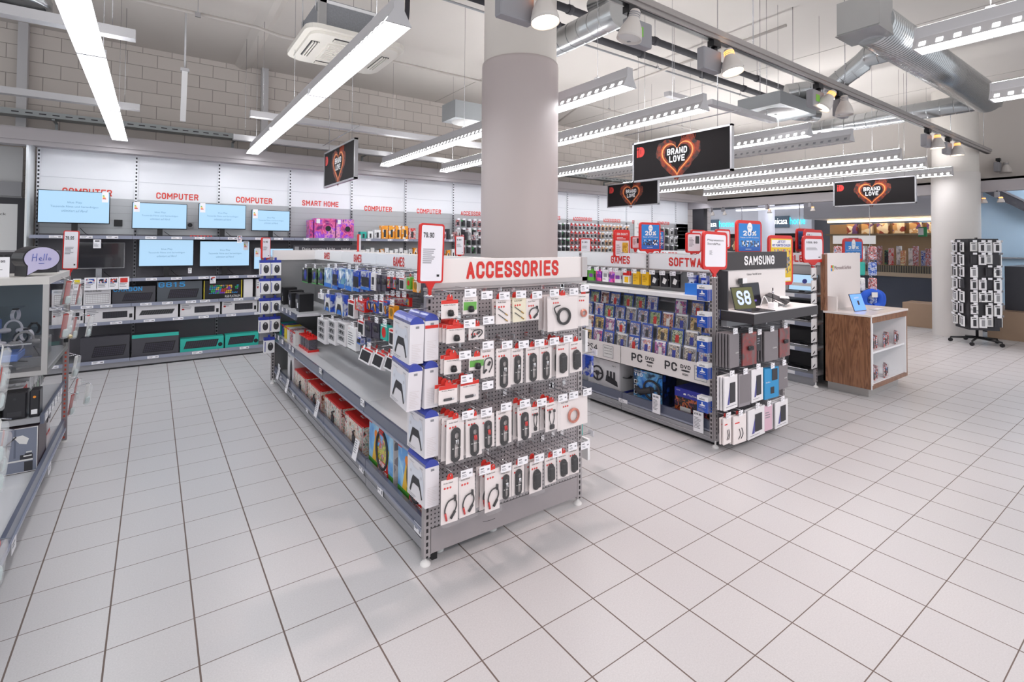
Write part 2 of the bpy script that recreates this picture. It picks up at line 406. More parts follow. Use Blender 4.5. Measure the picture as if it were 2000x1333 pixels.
# brick wall behind the shelves
bm = mat('painted_block', 'b9b1ac', .85); g = NT(bm); tc = g.n('ShaderNodeTexCoord'); mp = g.n('ShaderNodeMapping'); g.l(tc.outputs['Object'], mp.inputs[0]); mp.inputs['Rotation'].default_value = (R(90), 0, 0)
br = g.n('ShaderNodeTexBrick'); g.l(mp.outputs[0], br.inputs['Vector']); br.inputs['Scale'].default_value = 1; br.inputs['Brick Width'].default_value = .36; br.inputs['Row Height'].default_value = .192
br.inputs['Mortar Size'].default_value = .005; br.inputs['Mortar Smooth'].default_value = .3
br.inputs['Color1'].default_value = lin('d2cac4'); br.inputs['Color2'].default_value = lin('d8d0ca'); br.inputs['Mortar'].default_value = lin('a09893')
g.l(br.outputs['Color'], g.b.inputs['Base Color']); bp = g.n('ShaderNodeBump'); bp.inputs['Strength'].default_value = .5; bp.inputs['Distance'].default_value = .01
g.l(g.math('SUBTRACT', 1., br.outputs['Fac']), bp.inputs['Height']); g.l(bp.outputs[0], g.b.inputs['Normal'])
wall_p = mat('wall_paint', 'd3cdc8', .8, noise=.03, nscale=1)
struct('wall_back', MB().box(-6, 14.2, 9.2, 9.4, 0, CEIL, bm))
# wall above the shop front on the right
struct('wall_right', MB().box(13.0, 13.25, -1.5, 9.2, 2.78, CEIL, wall_p))
# bulkhead with downlights over the back shelves, and over the shop front
bh = mat('bulkhead_paint', 'b5b0b3', .6, noise=.03, nscale=2)
struct('trim_1', MB().box(-3.5, 12.2, 8.02, 8.62, 2.80, 2.86, bh).box(-3.5, 12.2, 8.02, 8.04, 2.745, 2.80, bh).box(-3.5, 12.2, 8.5, 8.62, 2.86, 2.9, bh).box(-3.5, 12.2, 8.0, 8.03, 2.80, 2.93, bh).box(-3.5, 12.2, 8.03, 8.05, 2.90, 2.95, bh))  # front lip reaches down to hide the added wash strips
struct('trim_2', MB().box(12.2, 12.34, -1.5, 9.2, 2.62, 2.86, bh).box(12.2, 13.0, -1.5, 9.2, 2.82, 2.86, bh))
struct('wall_left_return', MB().box(-3.5, -1.36, 8.72, 8.8, 0, 2.8, mat('wall_light', 'c9c8c8', .7, noise=.02)))
# black pier where the shelves end and the shop front starts
struct('trim_3', MB().box(12.25, 12.42, 8.15, 8.5, 0, 2.64, M_('charcoal')))

# ------------------------------------------------------------------ columns
colm = mat('column_paint', 'bfb4b3', .45, noise=.015, nscale=2)
colw = mat('column_concrete', 'd6d0ca', .7, noise=.03, nscale=3)
t = thing('column', 'big round white column standing between the two nearest gondolas', 'column', (2.60, 3.54, 0))
MB().lathe([(.335, 0), (.335, 3.16), (.331, 3.185), (.318, 3.19)], colm, 64).build('cladding', t)
MB().lathe([(.318, 3.1), (.318, CEIL)], colw, 64).build('shaft', t)
t = thing('column', 'round white column behind the rotating rack near the shop front', 'column', (11.98, 2.78, 0))
MB().lathe([(.345, 0), (.345, 2.95), (.33, 2.97)], mat('column_paint_light', 'd6d1ce', .5), 48).build('cladding', t)
MB().lathe([(.33, 2.9), (.33, CEIL)], colw, 48).build('shaft', t)

# added strips hidden behind the bulkhead lip to brighten the back wall
wash_fill = mat('wash_fill_glow', 'ffffff', .5, emit='f6f8ff', estr=15)
for k in range(8):
    x = -1.2 + k * 1.68
    t = thing('added_wash_strip', 'added fill strip hidden behind the bulkhead lip above the shelves, %s from the left' % ORD[k], 'added fill light', (x, 8.09, 2.772), 0, 'added fill strips behind the bulkhead lip')
    MB().box(0, 1.55, -.025, .025, .0, .026, M_('white')).build('batten', t); MB().box(.01, 1.54, -.018, .03, -.004, .0, wash_fill).build('tube', t)
# ================================================================== CEILING FITTINGS
em = mat('tube_light', 'ffffff', .5, emit='fdfdff', estr=LIGHT_STRENGTH)
em_up = mat('added_ceiling_glow', 'ffffff', .5, emit='fcfcfc', estr=LIGHT_STRENGTH * 1.0)  # added upward glow that brightens the ceiling
em_up2 = mat('added_ceiling_glow_strong', 'ffffff', .5, emit='fcfcfc', estr=LIGHT_STRENGTH * 3.9)  # stronger added glow for the right part of the ceiling
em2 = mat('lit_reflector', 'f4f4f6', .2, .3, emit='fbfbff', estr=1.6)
lh = mat('fitting_white', 'c9c8cb', .35, .2)
LZ = 2.87


def light_run(x, y0, y1, label, lit=True, z=LZ, w=.155, mods=3, wires=True):
    t = thing('linear_ceiling_light', label, 'ceiling light', (x, (y0 + y1) / 2, z), 0, None); L = (y1 - y0) / 2; h = w / 2
    b = MB(); b.ext([(-.028, .075), (-.028, .15), (.028, .15), (.028, .075)], 'y', -L, L, lh)
    b.build('trunking', t)
    b = MB()
    for s in (-1, 1): # sloping reflector wings
        b.quad((s * .03, -L, .078), (s * .03, L, .078), (s * h, L, .0), (s * h, -L, .0), lh)
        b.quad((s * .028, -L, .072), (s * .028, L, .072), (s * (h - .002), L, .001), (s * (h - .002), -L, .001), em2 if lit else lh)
    n = int(2 * L / .085)
    for k in range(n): # bright openings along the wing
        y = -L + (k + .5) * 2 * L / n
        for s in (-1, 1):
            p = [(s * (.03 + (h - .03) * q + .0016), y + e * .016, .078 * (1 - q)) for q, e in ((.42, -1), (.42, 1), (.78, 1), (.78, -1))]
            b.quad(*p, em if lit else M_('ink_gray'))
    rf_ = b
    b = MB(); b.quad((-h * .93, -L, .006), (h * .93, -L, .006), (h * .93, L, .006), (-h * .93, L, .006), em if lit else M_('offwhite'))
    b.build('lamp', t)
    b = rf_
    for k in range(int(2 * L / .17)):  # louvre crossbars, kept in the same mesh as the wings
        y = -L + k * .17 + .08; b.box(-h * .95, h * .95, y, y + .004, -.001, .012, lh)
    for k in range(1, mods): y = -L + 2 * L * k / mods; b.box(-h, h, y - .012, y + .012, -.002, .05, lh)
    b.build('louvred_reflector', t)
    if lit: MB().quad((-.024, -L, .1515), (-.024, L, .1515), (.024, L, .1515), (.024, -L, .1515), em_up2 if x > 3.5 else em_up).build('added_uplight_strip', t)  # added glowing strip facing up, unseen from below
    for e in (-1, 1):
        MB().prism([(-h, 0), (h, 0), (.032, .085), (.03, .152), (-.03, .152), (-.032, .085)], e * L - .006, e * L + .006, lh).build('end_cap', t)
    if wires:
        for k in range(3):
            y = -L + .35 + k * (2 * L - .7) / 2
            MB().cyl((0, y, .15), (0, y, CEIL - z), .0022, M_('steel'), 5).box(-.02, .02, y - .02, y + .02, .15, .165, lh).build('suspension_wire', t)
    return t


light_run(-.36, 2.6, 7.85, 'lit strip light running to the back wall, leftmost in the photo')
light_run(1.11, 2.68, 7.9, 'lit strip light passing right below the ceiling air conditioner')
light_run(3.03, 2.67, 7.85, 'lit strip light passing just behind the big round column')
light_run(4.10, 2.72, 7.85, 'lit strip light ending in mid air above the left end of the largest hanging sign')
light_run(6.02, 2.66, 7.6, 'lit strip light ending behind the right edge of the largest hanging sign')
light_run(6.72, 2.5, 6.9, 'switched off strip light beside the lit one behind the largest sign', lit=False)
light_run(8.65, 2.6, 7.8, 'upper of the long lit strips below the two right hand hanging signs')
light_run(9.80, 2.62, 7.8, 'lit strip light just under the upper long strip at right centre')
light_run(11.3, 2.66, 7.5, 'lowest and farthest lit strip light, running behind the right hanging sign')
light_run(3.96, -1.2, 1.10, 'lit strip light at the top right corner of the photo', mods=2)
light_run(5.80, -1.2, 1.10, 'lit strip light at the right photo edge below the corner strip', mods=2)
# fittings hanging behind the viewer, out of the frame, that light the front of the hall like the ones in view
for i, (x, a, b_) in enumerate(((-2.2, -1.4, 1.1), (.2, -2.6, 1.1))):
    light_run(x, a, b_, 'lit strip light behind the viewer, %s one' % ('left', 'middle', 'right')[i], wires=False, mods=2)['group'] = 'strip lights behind the viewer'

# cross rails: square white ducts of the lighting grid
def rail(x0, x1, y, z, label, s=.05, name='ceiling_rail'):
    t = thing(name, label, 'rail', ((x0 + x1) / 2, y, z)); L = (x1 - x0) / 2
    MB().box(-L, L, -s, s, 0, s * 1.5, lh).build('rail_profile', t)
    n = max(2, int(L))
    for k in range(n):
        x = -L + .15 + (2 * L - .3) * k / (n - 1)
        MB().cyl((x, 0, s * 1.5), (x, 0, CEIL - z), .003, M_('steel'), 5).build('hanger', t)
for u, v, lab, L in ((265, 80, 'broad pale rail crossing behind the leftmost strip light, upper', 3.2), (273, 217, 'pale rail crossing behind the leftmost strip light, lower', 3.2)):
    p = on_z(u, v, 3.25); rail(p.x - L, p.x, p.y, 3.25, lab)
p = on_z(488, 228, 3.2); rail(p.x, p.x + 4.0, p.y, 3.2, 'pale rail crossing behind the second strip light')
p = on_z(455, 273, 3.05); rail(p.x, p.x + 4.6, p.y, 3.05, 'pale rail low in front of the block wall, centre left')
p = on_z(1385, 205, 3.02); rail(p.x, p.x + 1.25, p.y, 3.02, 'short pale rail joined to the strip light end left of the largest sign top', .035)
p = on_z(1790, 330, 3.02); rail(p.x + 1.2, p.x + 3.1, p.y + .1, 3.02, 'short pale rail beside the right column', .035)
p = on_z(1302, 188, 3.5); rail(p.x, p.x + .9, p.y, 3.5, 'short white rail above the largest hanging sign', .04)

# cable tray along the block wall
t = thing('cable_tray', 'perforated grey cable tray running along the block wall', 'cable tray', (3.5, 8.95, 3.235))
ctm = mat('tray_metal', 'a7acae', .45, .4)
b = MB().box(-9, 9, -.1, .1, 0, .008, ctm).box(-9, 9, -.104, -.1, 0, .075, ctm).box(-9, 9, .1, .104, 0, .075, ctm)
for k in range(110): x = -5 + k * .13; b.rect(x, x + .07, .03, .045, -.1052, M_('charcoal'))
b.build('tray', t)
for k in range(6):
    x = -4.6 + k * 2.1
    MB().box(x - .015, x + .015, -.12, .19, -.03, -.01, ctm).box(x - .015, x + .015, .16, .19, -.2, -.01, ctm).build('bracket', t)

# white posts on the block wall
for u, lab in ((45, 'white vertical post on the block wall at the left'), (517, 'white vertical post on the block wall left of the hanging sign')):
    p = on_y(u, 150, 9.15); tag(MB().box(-.05, .05, -.06, .05, 2.95, CEIL, lh).build('wall_post', None, (p.x, 9.14, 0)), lab, 'post')

# thin pipes under the ceiling
def pipe(pts, r, m, label, name='ceiling_pipe', clamps=0):
    t = thing(name, label, 'pipe', pts[0]); o = Vector(pts[0]); q = [Vector(p) - o for p in pts]
    MB().tube(q, r, m, 8).build('pipe_run', t)
    for k in range(clamps):
        a = q[0].lerp(q[-1], (k + .5) / clamps); MB().cyl((a.x, a.y, a.z), (a.x, a.y, CEIL - o.z), .004, M_('steel'), 5).box(a.x - r * 1.3, a.x + r * 1.3, a.y - .012, a.y + .012, a.z - r * 1.3, a.z + r * 1.3, M_('steel')).build('clamp', t)
pm = mat('pipe_paint', 'beb7b2', .6)
a = on_z(0, -25, 4.25); y_ = on_z(190, 22, 4.25).y
pipe([(-3, 6.9, 4.3), (1.0, 6.9, 4.3), (1.25, 6.75, 4.2), (1.5, 6.75, 4.2), (10.5, 6.75, 4.2)], .022, pm, 'thin pipe with a kink crossing the ceiling above the block wall', clamps=6)
pipe([(-2, 5.0, 4.42), (1.4, 5.0, 4.42), (1.7, 5.1, 4.42), (10, 5.1, 4.42)], .014, mat('conduit', '8b8c90', .5, .3), 'grey electrical conduit along the ceiling beside the air conditioner', clamps=5)
pipe([(6.2, 3.0, 4.3), (6.4, 6.5, 4.3), (7.4, 8.9, 4.3)], .02, pm, 'thin white pipe above the largest hanging sign')
p1 = on_z(360, 18, 4.4)
# fluorescent batten hanging on its own pendant
t = thing('pendant_tube_lamp', 'short white tube fitting hanging vertically from a rod near the block wall', 'lamp', on_y(361, 140, 7.4))
MB().box(-.045, .045, -.03, .03, -.0, .04, lh).ext([(-.03, -.0), (.03, 0), (.018, -.62), (-.04, -.62)], 'y', -.02, .02, M_('white')).build('tube_body', t)
MB().cyl((0, 0, .04), (0, 0, 1.05), .012, lh, 6).build('rod', t)

# black insulated pipe pair
bp_ = mat('pipe_lagging', '39383d', .8)
for dy, dz, lab in ((0, .1, 'upper of the two black lagged pipes crossing right of the column'), (.22, 0, 'lower of the two black lagged pipes crossing right of the column')):
    t = thing('black_pipe', lab, 'pipe', (2.2, 4.12 + dy, 4.12 + dz), 0, None)
    MB().cyl((0, 0, 0), (6.3, 0, 0), .042, bp_, 12).build('lagging', t)
    for x in (1.5, 2.95, 4.3, 5.4):
        MB().cyl((x - .03, 0, 0), (x + .03, 0, 0), .052, bp_, 12).cyl((x, 0, .04), (x, 0, CEIL - 4.125 - dz), .004, M_('steel'), 5).build('pipe_clamp', t)

# ventilation ducts
dm = mat('duct_metal', 'c3c6c8', .25, .92, noise=.05, nscale=6)
def duct(pts, r, label, name='air_duct', rib=.14, parent=None):
    o = parent.location.copy() if parent else Vector(pts[0]); q = [Vector(p) - o for p in pts]; t = parent or thing(name, label, 'duct', o)
    tb = MB().tube(q, r, dm, 28).build('duct_tube', t)
    b = MB(); acc = 0
    for a, c in zip(q, q[1:]):
        L = (c - a).length; d = (c - a).normalized(); s = rib
        while s < L:
            m_ = a + d * s; b.tube([m_ - d * .004, m_ + d * .004], r + .004, dm, 28, cap=False); s += rib
    b.build('seam_rings', tb); return t
Z1 = 3.7
A = on_z(1640, 22, Z1); B = on_z(1935, 190, Z1)
yb = (A.y + B.y) / 2
FAT = duct([(5.42, yb, Z1), (9.5, yb, Z1)], .185, 'fat silver duct running towards the right column, upper right of the photo', rib=.05)
MB().box(-.3, 0, -.17, .17, -.12, .17, dm).ext([(-.3, -.12), (0, -.12), (.03, -.15), (-.34, -.15)], 'y', -.17, .17, dm).build('junction_box', FAT)
P0 = on_z(1579, 253, Z1); P1 = on_z(1912, 194, Z1); xd = (P0.x + P1.x) / 2 + .1
duct([(xd, P1.y - .2, Z1), (xd, P0.y, Z1)], .13, 'long straight silver duct ending beside the right hand strip light', rib=.16)
Q0 = on_z(1770, 100, 3.65); Q1 = on_z(1685, 122, 3.65); Q2 = on_z(1622, 170, 3.45); Q3 = on_z(1540, 185, 3.45)
duct([(Q0.x, yb + .1, 3.7), (Q0.x, Q0.y + .35, 3.7), tuple(bez([Q0, Q1, Q2], 4)[4]), tuple(Q2), (Q2.x - .3, Q2.y + .35, 3.4)], .11, '', rib=.12, parent=FAT)
D0 = on_z(1210, 25, 3.6); D1 = on_z(1092, 88, 3.6)
duct([tuple(D0), (D0.x, D0.y + 1.0, 3.6), (D0.x, D0.y + 1.6, 3.6)], .12, 'silver duct leaving the column behind the first spotlight', rib=.14)
D = on_z(1210, -10, 4.1)
duct([(D.x, D.y - .6, 4.1), (D.x, D.y + .35, 4.1)], .11, 'short silver duct piece at the top edge right of the column', rib=.2)
# short duct dropping to an air outlet box left of the column
E0 = on_y(925, 225, 6.4); zb = E0.z
t = thing('air_outlet_box', 'grey metal air outlet box with a bent silver duct, left of the column', 'air outlet', (E0.x, 6.4, zb - .13))
MB().box(-.42, .1, -.2, .2, 0, .25, mat('galv_box', 'a9adb0', .45, .5)).build('box_body', t)
MB().lathe([(.02, -.012), (.17, -.02), (.19, 0)], M_('offwhite'), 24, (-.16, 0, 0)).build('outlet_ring', t)
MB().tube(bez([(.05, 0, .13), (.18, 0, .13), (.3, 0, .24), (.33, 0, .42), (.4, 0, .62), (.6, 0, .72)], 5), .1, dm, 20).build('duct_elbow', t)
p = on_z(1515, 213, 3.2)
t = thing('air_outlet_box', 'wide metal air outlet box hanging behind the spotlight track', 'air outlet', (p.x, p.y, 3.15))
MB().box(-.38, .45, -.24, .24, 0, .14, MATS['galv_box']).build('box_body', t)
MB().lathe([(.02, -.012), (.2, -.02), (.23, 0)], M_('offwhite'), 24).build('outlet_ring', t)
MB().cyl((.44, 0, .08), (.85, -.05, .1), .09, dm, 20).build('duct_stub', t)
for x in (-.34, .41): MB().cyl((x, 0, .14), (x, 0, 1.35), .004, M_('steel'), 5).build('hanger', t)
t = thing('round_vent', 'round metal vent mouth at the top left corner of the photo', 'vent', (*on_z(37, 5, 4.0).xy, 4.0))
MB().lathe([(.0, .03), (.2, .0), (.24, .02), (.24, .45)], dm, 28).build('vent_bell', t)
MB().lathe([(.2, -.02), (.25, -.02), (.25, .06)], dm, 28).build('rim', t)

# ceiling air conditioner
p = on_z(674, 112, 3.50)
t = thing('ceiling_air_conditioner', 'white four way air conditioner cassette hanging under the ceiling', 'air conditioner', (p.x, p.y, 3.50))
t.scale = (.84, .84, .95)
acw = mat('ac_plastic', 'e6e2da', .5); acf = mat('ac_foam', '8d8f94', .9, noise=.25, nscale=60)
MB().box(-.4, .4, -.4, .4, .09, .4, acf).build('casing', t)
MB().box(-.41, -.33, -.41, -.33, .09, .41, dm).box(.33, .41, -.41, -.33, .09, .41, dm).box(-.41, -.33, .33, .41, .09, .41, dm).box(-.4, .4, -.41, -.4, .36, .39, M_('white')).build('casing_rails', t)
MB().box(-.2, .15, -.412, -.4, .115, .14, mat('sticker_yellow', 'd9c22c', .5)).build('yellow_sticker', t)
b = MB()
def rr(w, h, r, n=5): return [(sx * (w - r) + r * math.cos(a), sy * (h - r) + r * math.sin(a)) for sx, sy, a0 in ((1, 1, 0), (-1, 1, 90), (-1, -1, 180), (1, -1, 270)) for a in [R(a0 + 90 * k / n) for k in range(n + 1)]]
o1 = rr(.56, .56, .14); o2 = rr(.5, .5, .12)
b.ext(o1, 'z', .045, .09, acw); b.ext(o2, 'z', .015, .045, acw)
b.build('face_panel', t)
for k in range(4):
    a = k * math.pi / 2; rot = Matrix.Rotation(a, 3, 'Z'); bb = MB()
    bb.box(-.25, .25, .36, .45, .008, .016, M_('charcoal'))
    for j in range(3): bb.box(-.25, .25, .365 + j * .028, .38 + j * .028, -.004, .01, acw)
    bb.v = [tuple(rot @ Vector(v)) for v in bb.v]; bb.build('air_flap', t)
b = MB().box(-.27, .27, -.27, .27, .0, .015, acw)
for j in range(12): b.box(-.25, .25, -.25 + j * .043, -.235 + j * .043, -.006, .0, acw)
b.build('intake_grille', t)
for sx in (-1, 1):
    for sy in (-1, 1): MB().cyl((sx * .42, sy * .3, .3), (sx * .42, sy * .3, (CEIL - 3.50) / .95), .005, M_('steel'), 5).build('hanger_rod', t)
MB().tube(bez([(.38, -.3, .3), (.6, -.35, .35), (.62, -.4, .7), (.6, -.4, 1.0)], 5), .03, bp_, 8).build('pipe_connection', t)

# spotlight track
TY, TZ = 2.367, 3.30
t = thing('spotlight_track', 'long grey spotlight track crossing the upper right of the photo', 'lighting track', (9.0, TY, TZ))
tm = mat('track_metal', 'a29c9a', .5, .2)
MB().box(-7.6, 3.2, -.035, .035, 0, .075, tm).box(-7.6, 3.2, -.05, -.035, .03, .075, tm).build('track_profile', t)
MB().box(-7.6, 3.2, -.018, .018, -.004, .0, M_('black')).build('conductor_slot', t)
for k in range(6): x = -6.6 + k * 1.9; MB().cyl((x, 0, .075), (x, 0, CEIL - TZ), .004, M_('steel'), 5).build('suspension_wire', t)

spot_w = mat('spot_white', 'dcd5d0', .35, spec=.5); spot_box = mat('spot_gray', '98979c', .5)
lampm = mat('spot_lamp', 'fff2e0', .3, emit='ffe6c8', estr=14); ringm = mat('spot_glow', 'ffb070', .3, emit='ff9a48', estr=2.2)


def spotlight(x, y, z, label, side=1, tilt=(0, 0), lit=True, green=False, s=1.0, power=55):
    t = thing('track_spotlight', label, 'spotlight', (x, y, z - .008), 0, None)
    MB().box(-.05, .05, -.03, .03, -.05, 0, M_('black')).cyl((0, 0, -.05), (0, 0, -.09), .025, M_('black'), 10).build('adapter', t)
    b = MB().bbox(-.12 - .07 * side, .12 - .07 * side, -.035, .035, -.26, -.085, spot_box, .008)
    gb = b.build('gear_box', t)
    if green: MB().box(-.06 - .07 * side, .02 - .07 * side, -.037, -.035, -.2, -.13, mat('green_label', '7ac142', .5)).build('sticker', gb)
    c = (.07 * side, -.09, -.12)
    b = MB().lathe([(.035, .06), (.042, .05), (.045, 0), (.05, -.02), (.085, -.09), (.1, -.15), (.105, -.19), (.1, -.19), (.09, -.13)], spot_w, 28)
    h = b.build('lamp_head', t, c); h.rotation_euler = (R(tilt[0]), R(tilt[1]), 0); h.scale = (.82, .82, .82)
    b = MB()
    for k in range(4): b.lathe([(.046, .035 - k * .018), (.049, .03 - k * .018), (.046, .026 - k * .018)], ringm if lit else spot_box, 20)
    b.build('cooling_rings', h)
    MB().lathe([(.001, -.165), (.096, -.168)], lampm if lit else M_('offwhite'), 24).build('lens', h)
    if lit and power:
        ld = bpy.data.lights.new('spot_beam', 'SPOT'); ld.energy = power; ld.color = (1, .80, .76); ld.spot_size = R(78); ld.spot_blend = .7; ld.shadow_soft_size = .05
        lo = bpy.data.objects.new('beam', ld); COL.objects.link(lo); lo.parent = h; lo.location = (0, 0, -.2)
    return t


def trk(u, v): d = ray(u, v); k = TY / d.y; return d.x * k
SPC = spotlight(trk(1024, 20), TY, TZ - .10, 'lit spotlight hanging right in front of the big column', power=52, tilt=(-8, 0)); MB().cyl((0, 0, 0), (0, 0, .10), .012, M_('black'), 8).build('drop_rod', SPC)
spotlight(trk(1232, 30), TY, TZ, 'dark white bell spotlight at the top right of the column', side=-1, lit=False, green=True, tilt=(8, 10))
spotlight(trk(1395, 95), TY, TZ, 'lit bell spotlight with a glowing orange neck, right of the column', power=52, tilt=(-12, 0))
spotlight(trk(1598, 178), TY, TZ, 'spotlight with a green sticker and tilted head above the wooden counter', green=True, tilt=(25, 25), lit=True, power=50)
spotlight(trk(1636, 190), TY, TZ, 'spotlight pointing down right beside the green sticker one', side=-1, lit=False)
spotlight(trk(1812, 265), TY, TZ, 'lit spotlight with grey box in front of the right column', power=45)
spotlight(trk(1852, 278), TY, TZ, 'spotlight with orange glowing neck just right of the boxed one', lit=True, power=40)
spotlight(trk(1950, 320), TY, TZ, 'farthest spotlight on the long track, near the right photo edge', lit=False)
def tiny_spot(x, y, z, label, lit=True, power=0):
    t = thing('track_spotlight', label, 'spotlight', (x, y, z), 0, None)
    MB().bbox(-.05, .05, -.03, .03, -.10, 0, spot_box, .006).cyl((0, 0, 0), (0, 0, .02), .012, M_('black'), 8).build('gear_box', t)
    MB().lathe([(.02, -.09), (.028, -.12), (.05, -.17), (.052, -.19), (.048, -.19)], spot_w, 18, (.0, -.05, 0)).build('lamp_head', t)
    if lit: MB().lathe([(.024, -.098), (.03, -.106), (.024, -.114)], ringm, 14, (0, -.05, 0)).build('glowing_neck', t)
    MB().lathe([(.001, -.182), (.046, -.184)], M_('offwhite'), 16, (0, -.05, 0)).build('lens', t)


for i, (x, y) in enumerate(((.2, -.9), (2.6, -.9), (5.4, -.6))):  # lamps added out of view to brighten the gondola ends
    spotlight(x, y, 3.3, 'added spotlight behind the viewer aimed at the gondola ends, %s one' % ('left', 'middle', 'right')[i], tilt=(48, (14, 0, 0)[i]), power=(80, 70, 70)[i])['group'] = 'added spotlights behind the viewer'
# small spots under the bulkhead of the back wall and the shop front
dl = mat('downlight', 'fff4dc', .3, emit='ffe9c0', estr=9)
for k, (u, v) in enumerate(((198, 281), (262, 288), (486, 310), (705, 331), (744, 334), (879, 347), (1131, 385), (1168, 388), (1212, 390))):
    p = on_y(u, v, 8.1)
    if p.x > 12.1: continue
    t = thing('bulkhead_downlight', 'small warm downlight under the bulkhead, %s one from the left end' % ORD[k], 'downlight', (p.x, 8.22, 2.8), 0, 'downlights in the bulkhead')
    MB().lathe([(.03, -.006), (.045, -.006), (.048, 0)], M_('chrome'), 16).build('rim', t); MB().lathe([(.001, -.003), (.03, -.003)], dl, 16).build('lens', t)
for k, (u, v) in enumerate(((1390, 408), (1413, 404), (1500, 398), (1584, 392), (1915, 372), (1948, 380))):
    p = on_x(u, v, 12.15)
    tiny_spot(12.12, p.y, 2.60, 'tiny spotlight over the shop front, %s one from the left' % ORD[k], lit=(k > 1), power=0)

# hanging signs
sg_bk = mat('sign_black', '1b1719', .7, spec=.25, noise=.06, nscale=3); sg_fr = mat('sign_frame', 'b9b9bd', .3, .6)
sg_fire = mat('sign_fire', 'b4421c', .6); sg_gold = mat('sign_gold', 'f2a65a', .5); sg_red = mat('sign_red', 'd3322c', .5)
fmix = art_mat('fire_art', ['2b2528', '4a231a', '8c3216', '2b2528'], 14, rough=.6, kind='n', coat=0)


def heart(s, k=1.0, n=40):
    out = []
    for i in range(n):
        a = 2 * math.pi * i / n; x = 16 * math.sin(a) ** 3; z = 13 * math.cos(a) - 5 * math.cos(2 * a) - 2 * math.cos(3 * a) - math.cos(4 * a); out.append((-x * s * k / 16, z * s * k / 16))
    return out


def heart_ring(b, s, k0, k1, y, m, cx, cz, n=40, wob=0):
    a = heart(s, k0, n); c = heart(s, k1, n); r = random.Random(3)
    c = [(p[0] * (1 + wob * r.random()), p[1] * (1 + wob * r.random())) for p in c]
    for i in range(n):
        j = (i + 1) % n; b.quad(*[(cx + q[0], y, cz + q[1]) for q in (a[i], a[j], c[j], c[i])], m)


def brand_sign(loc, label, w=1.2, h=.43, rods=None):
    t = thing('hanging_sign', label, 'sign', loc, -math.pi / 2, None); W2 = w / 2; y = -.016
    MB().box(-W2, W2, -.012, .012, 0, h, sg_bk).build('sign_panel', t)
    b = MB()
    for a in ((-W2 - .012, W2 + .012, -.02, .02, -.012, .008), (-W2 - .012, W2 + .012, -.02, .02, h - .008, h + .012), (-W2 - .012, -W2 + .008, -.02, .02, -.012, h + .012), (W2 - .008, W2 + .012, -.02, .02, -.012, h + .012)): b.box(*a, sg_fr)
    b.build('sign_frame', t)
    b = MB(); cx, cz = -.01, h * .5; s = h * .45
    heart_ring(b, s, .8, 1.22, -.0135, fmix, cx, cz, wob=.25)
    heart_ring(b, s, .90, 1.07, -.0140, sg_fire, cx, cz, wob=.05)
    heart_ring(b, s, .95, 1.02, -.0145, sg_gold, cx, cz)
    for i in range(10):
        x = cx + .05 + .018 * i; b.tube([(x, -.0138, cz + s * .8), (x + .01, -.0138, cz + s * .95 + .01 * (i % 3)), (x + .004, -.0138, cz + s * 1.12)], .002, sg_fire, 4)
    b.build('heart_emblem', t)
    b = MB(); b.text('BRAND', cx, cz + h * .05, h * .16, -.0165, M_('white'), w=h * .58, align='c', bold=.02).text('LOVE', cx, cz - h * .14, h * .16, -.0165, M_('white'), w=h * .45, align='c', bold=.02)
    b.text('BRAND', cx + .004, cz + h * .05 - .004, h * .16, -.0155, M_('black'), w=h * .58, align='c', bold=.05).text('LOVE', cx + .004, cz - h * .14 - .004, h * .16, -.0155, M_('black'), w=h * .45, align='c', bold=.05)
    b.build('lettering', t)
    b = MB(); x = -W2 + .05; z = h * .62
    b.disc(x + .012, z + .105, .013, -.015, sg_red).rect(x, x + .024, z - .0, z + .085, -.015, sg_red)
    arc = [(x + .032, z), (x + .055, z)] + [(x + .055 + .055 * math.cos(q), z + .058 + .058 * math.sin(q)) for q in [R(-90 + 18 * i) for i in range(11)]] + [(x + .032, z + .116)]
    b.poly(arc, -.015, sg_red).rect(x + .052, x + .058, z + .035, z + .085, -.0155, sg_bk).build('logo', t)
    b = MB(); b.cyl((-W2 - .15, 0, h + .13), (W2 + .1, 0, h + .13), .006, M_('steel'), 6)
    b.build('hanging_bar', t)
    for sx in (-.45, .45):
        MB().cyl((sx, 0, h + .01), (sx, 0, CEIL - loc[2]), .0025, M_('steel'), 5).build('hanging_wire', t)
    return t


brand_sign((4.5, 3.29, 2.352), 'largest black BRAND LOVE heart sign, hanging right of the column')
brand_sign((7.2, 6.28, 2.345), 'BRAND LOVE heart sign hanging just below left of the largest one')
brand_sign((10.1, 3.44, 2.345), 'BRAND LOVE heart sign hanging at the right, by the round column')
brand_sign((1.8, 6.10, 2.345), 'narrow looking BRAND LOVE sign hanging left of the big column')
# ================================================================== BACK WALL SHELVING
BX0, BW, BY = -1.21, .985, 8.6      # first seam, bay width, panel plane
SHF = 8.2                            # front of the shelves
up_w = slot_mat('upright_white', 'e9ebef', '2a2a2e', .05, .009, .5); up_g = slot_mat('upright_gray', '8b8b90', '202024', .05, .009, .5)
pan_l = mat('panel_light', 'b9bbbe', .4, .2); pan_d = mat('panel_dark', '716f76', .5, .15)
slat = mat('panel_slat', 'b4b7ba', .4, .2)
scr_m = mat('screen_blue', '30506a', .3, emit='b8dcf8', estr=.62); scr_dk = mat('screen_dark', '2e2c31', .15, coat=.6); scr_ink = mat('screen_ink', '4a7090', .5, emit='7ea6c4', estr=.25)
seen_labels = {}
HEAD = ['COMPUTER', 'COMPUTER', 'COMPUTER', 'SMART HOME', 'COMPUTER', 'COMPUTER', 'ACCESSORIES', 'ACCESSORIES', 'ACCESSORIES', 'ACCESSORIES', 'ACCESSORIES', 'COMPUTER', 'COMPUTER', None]
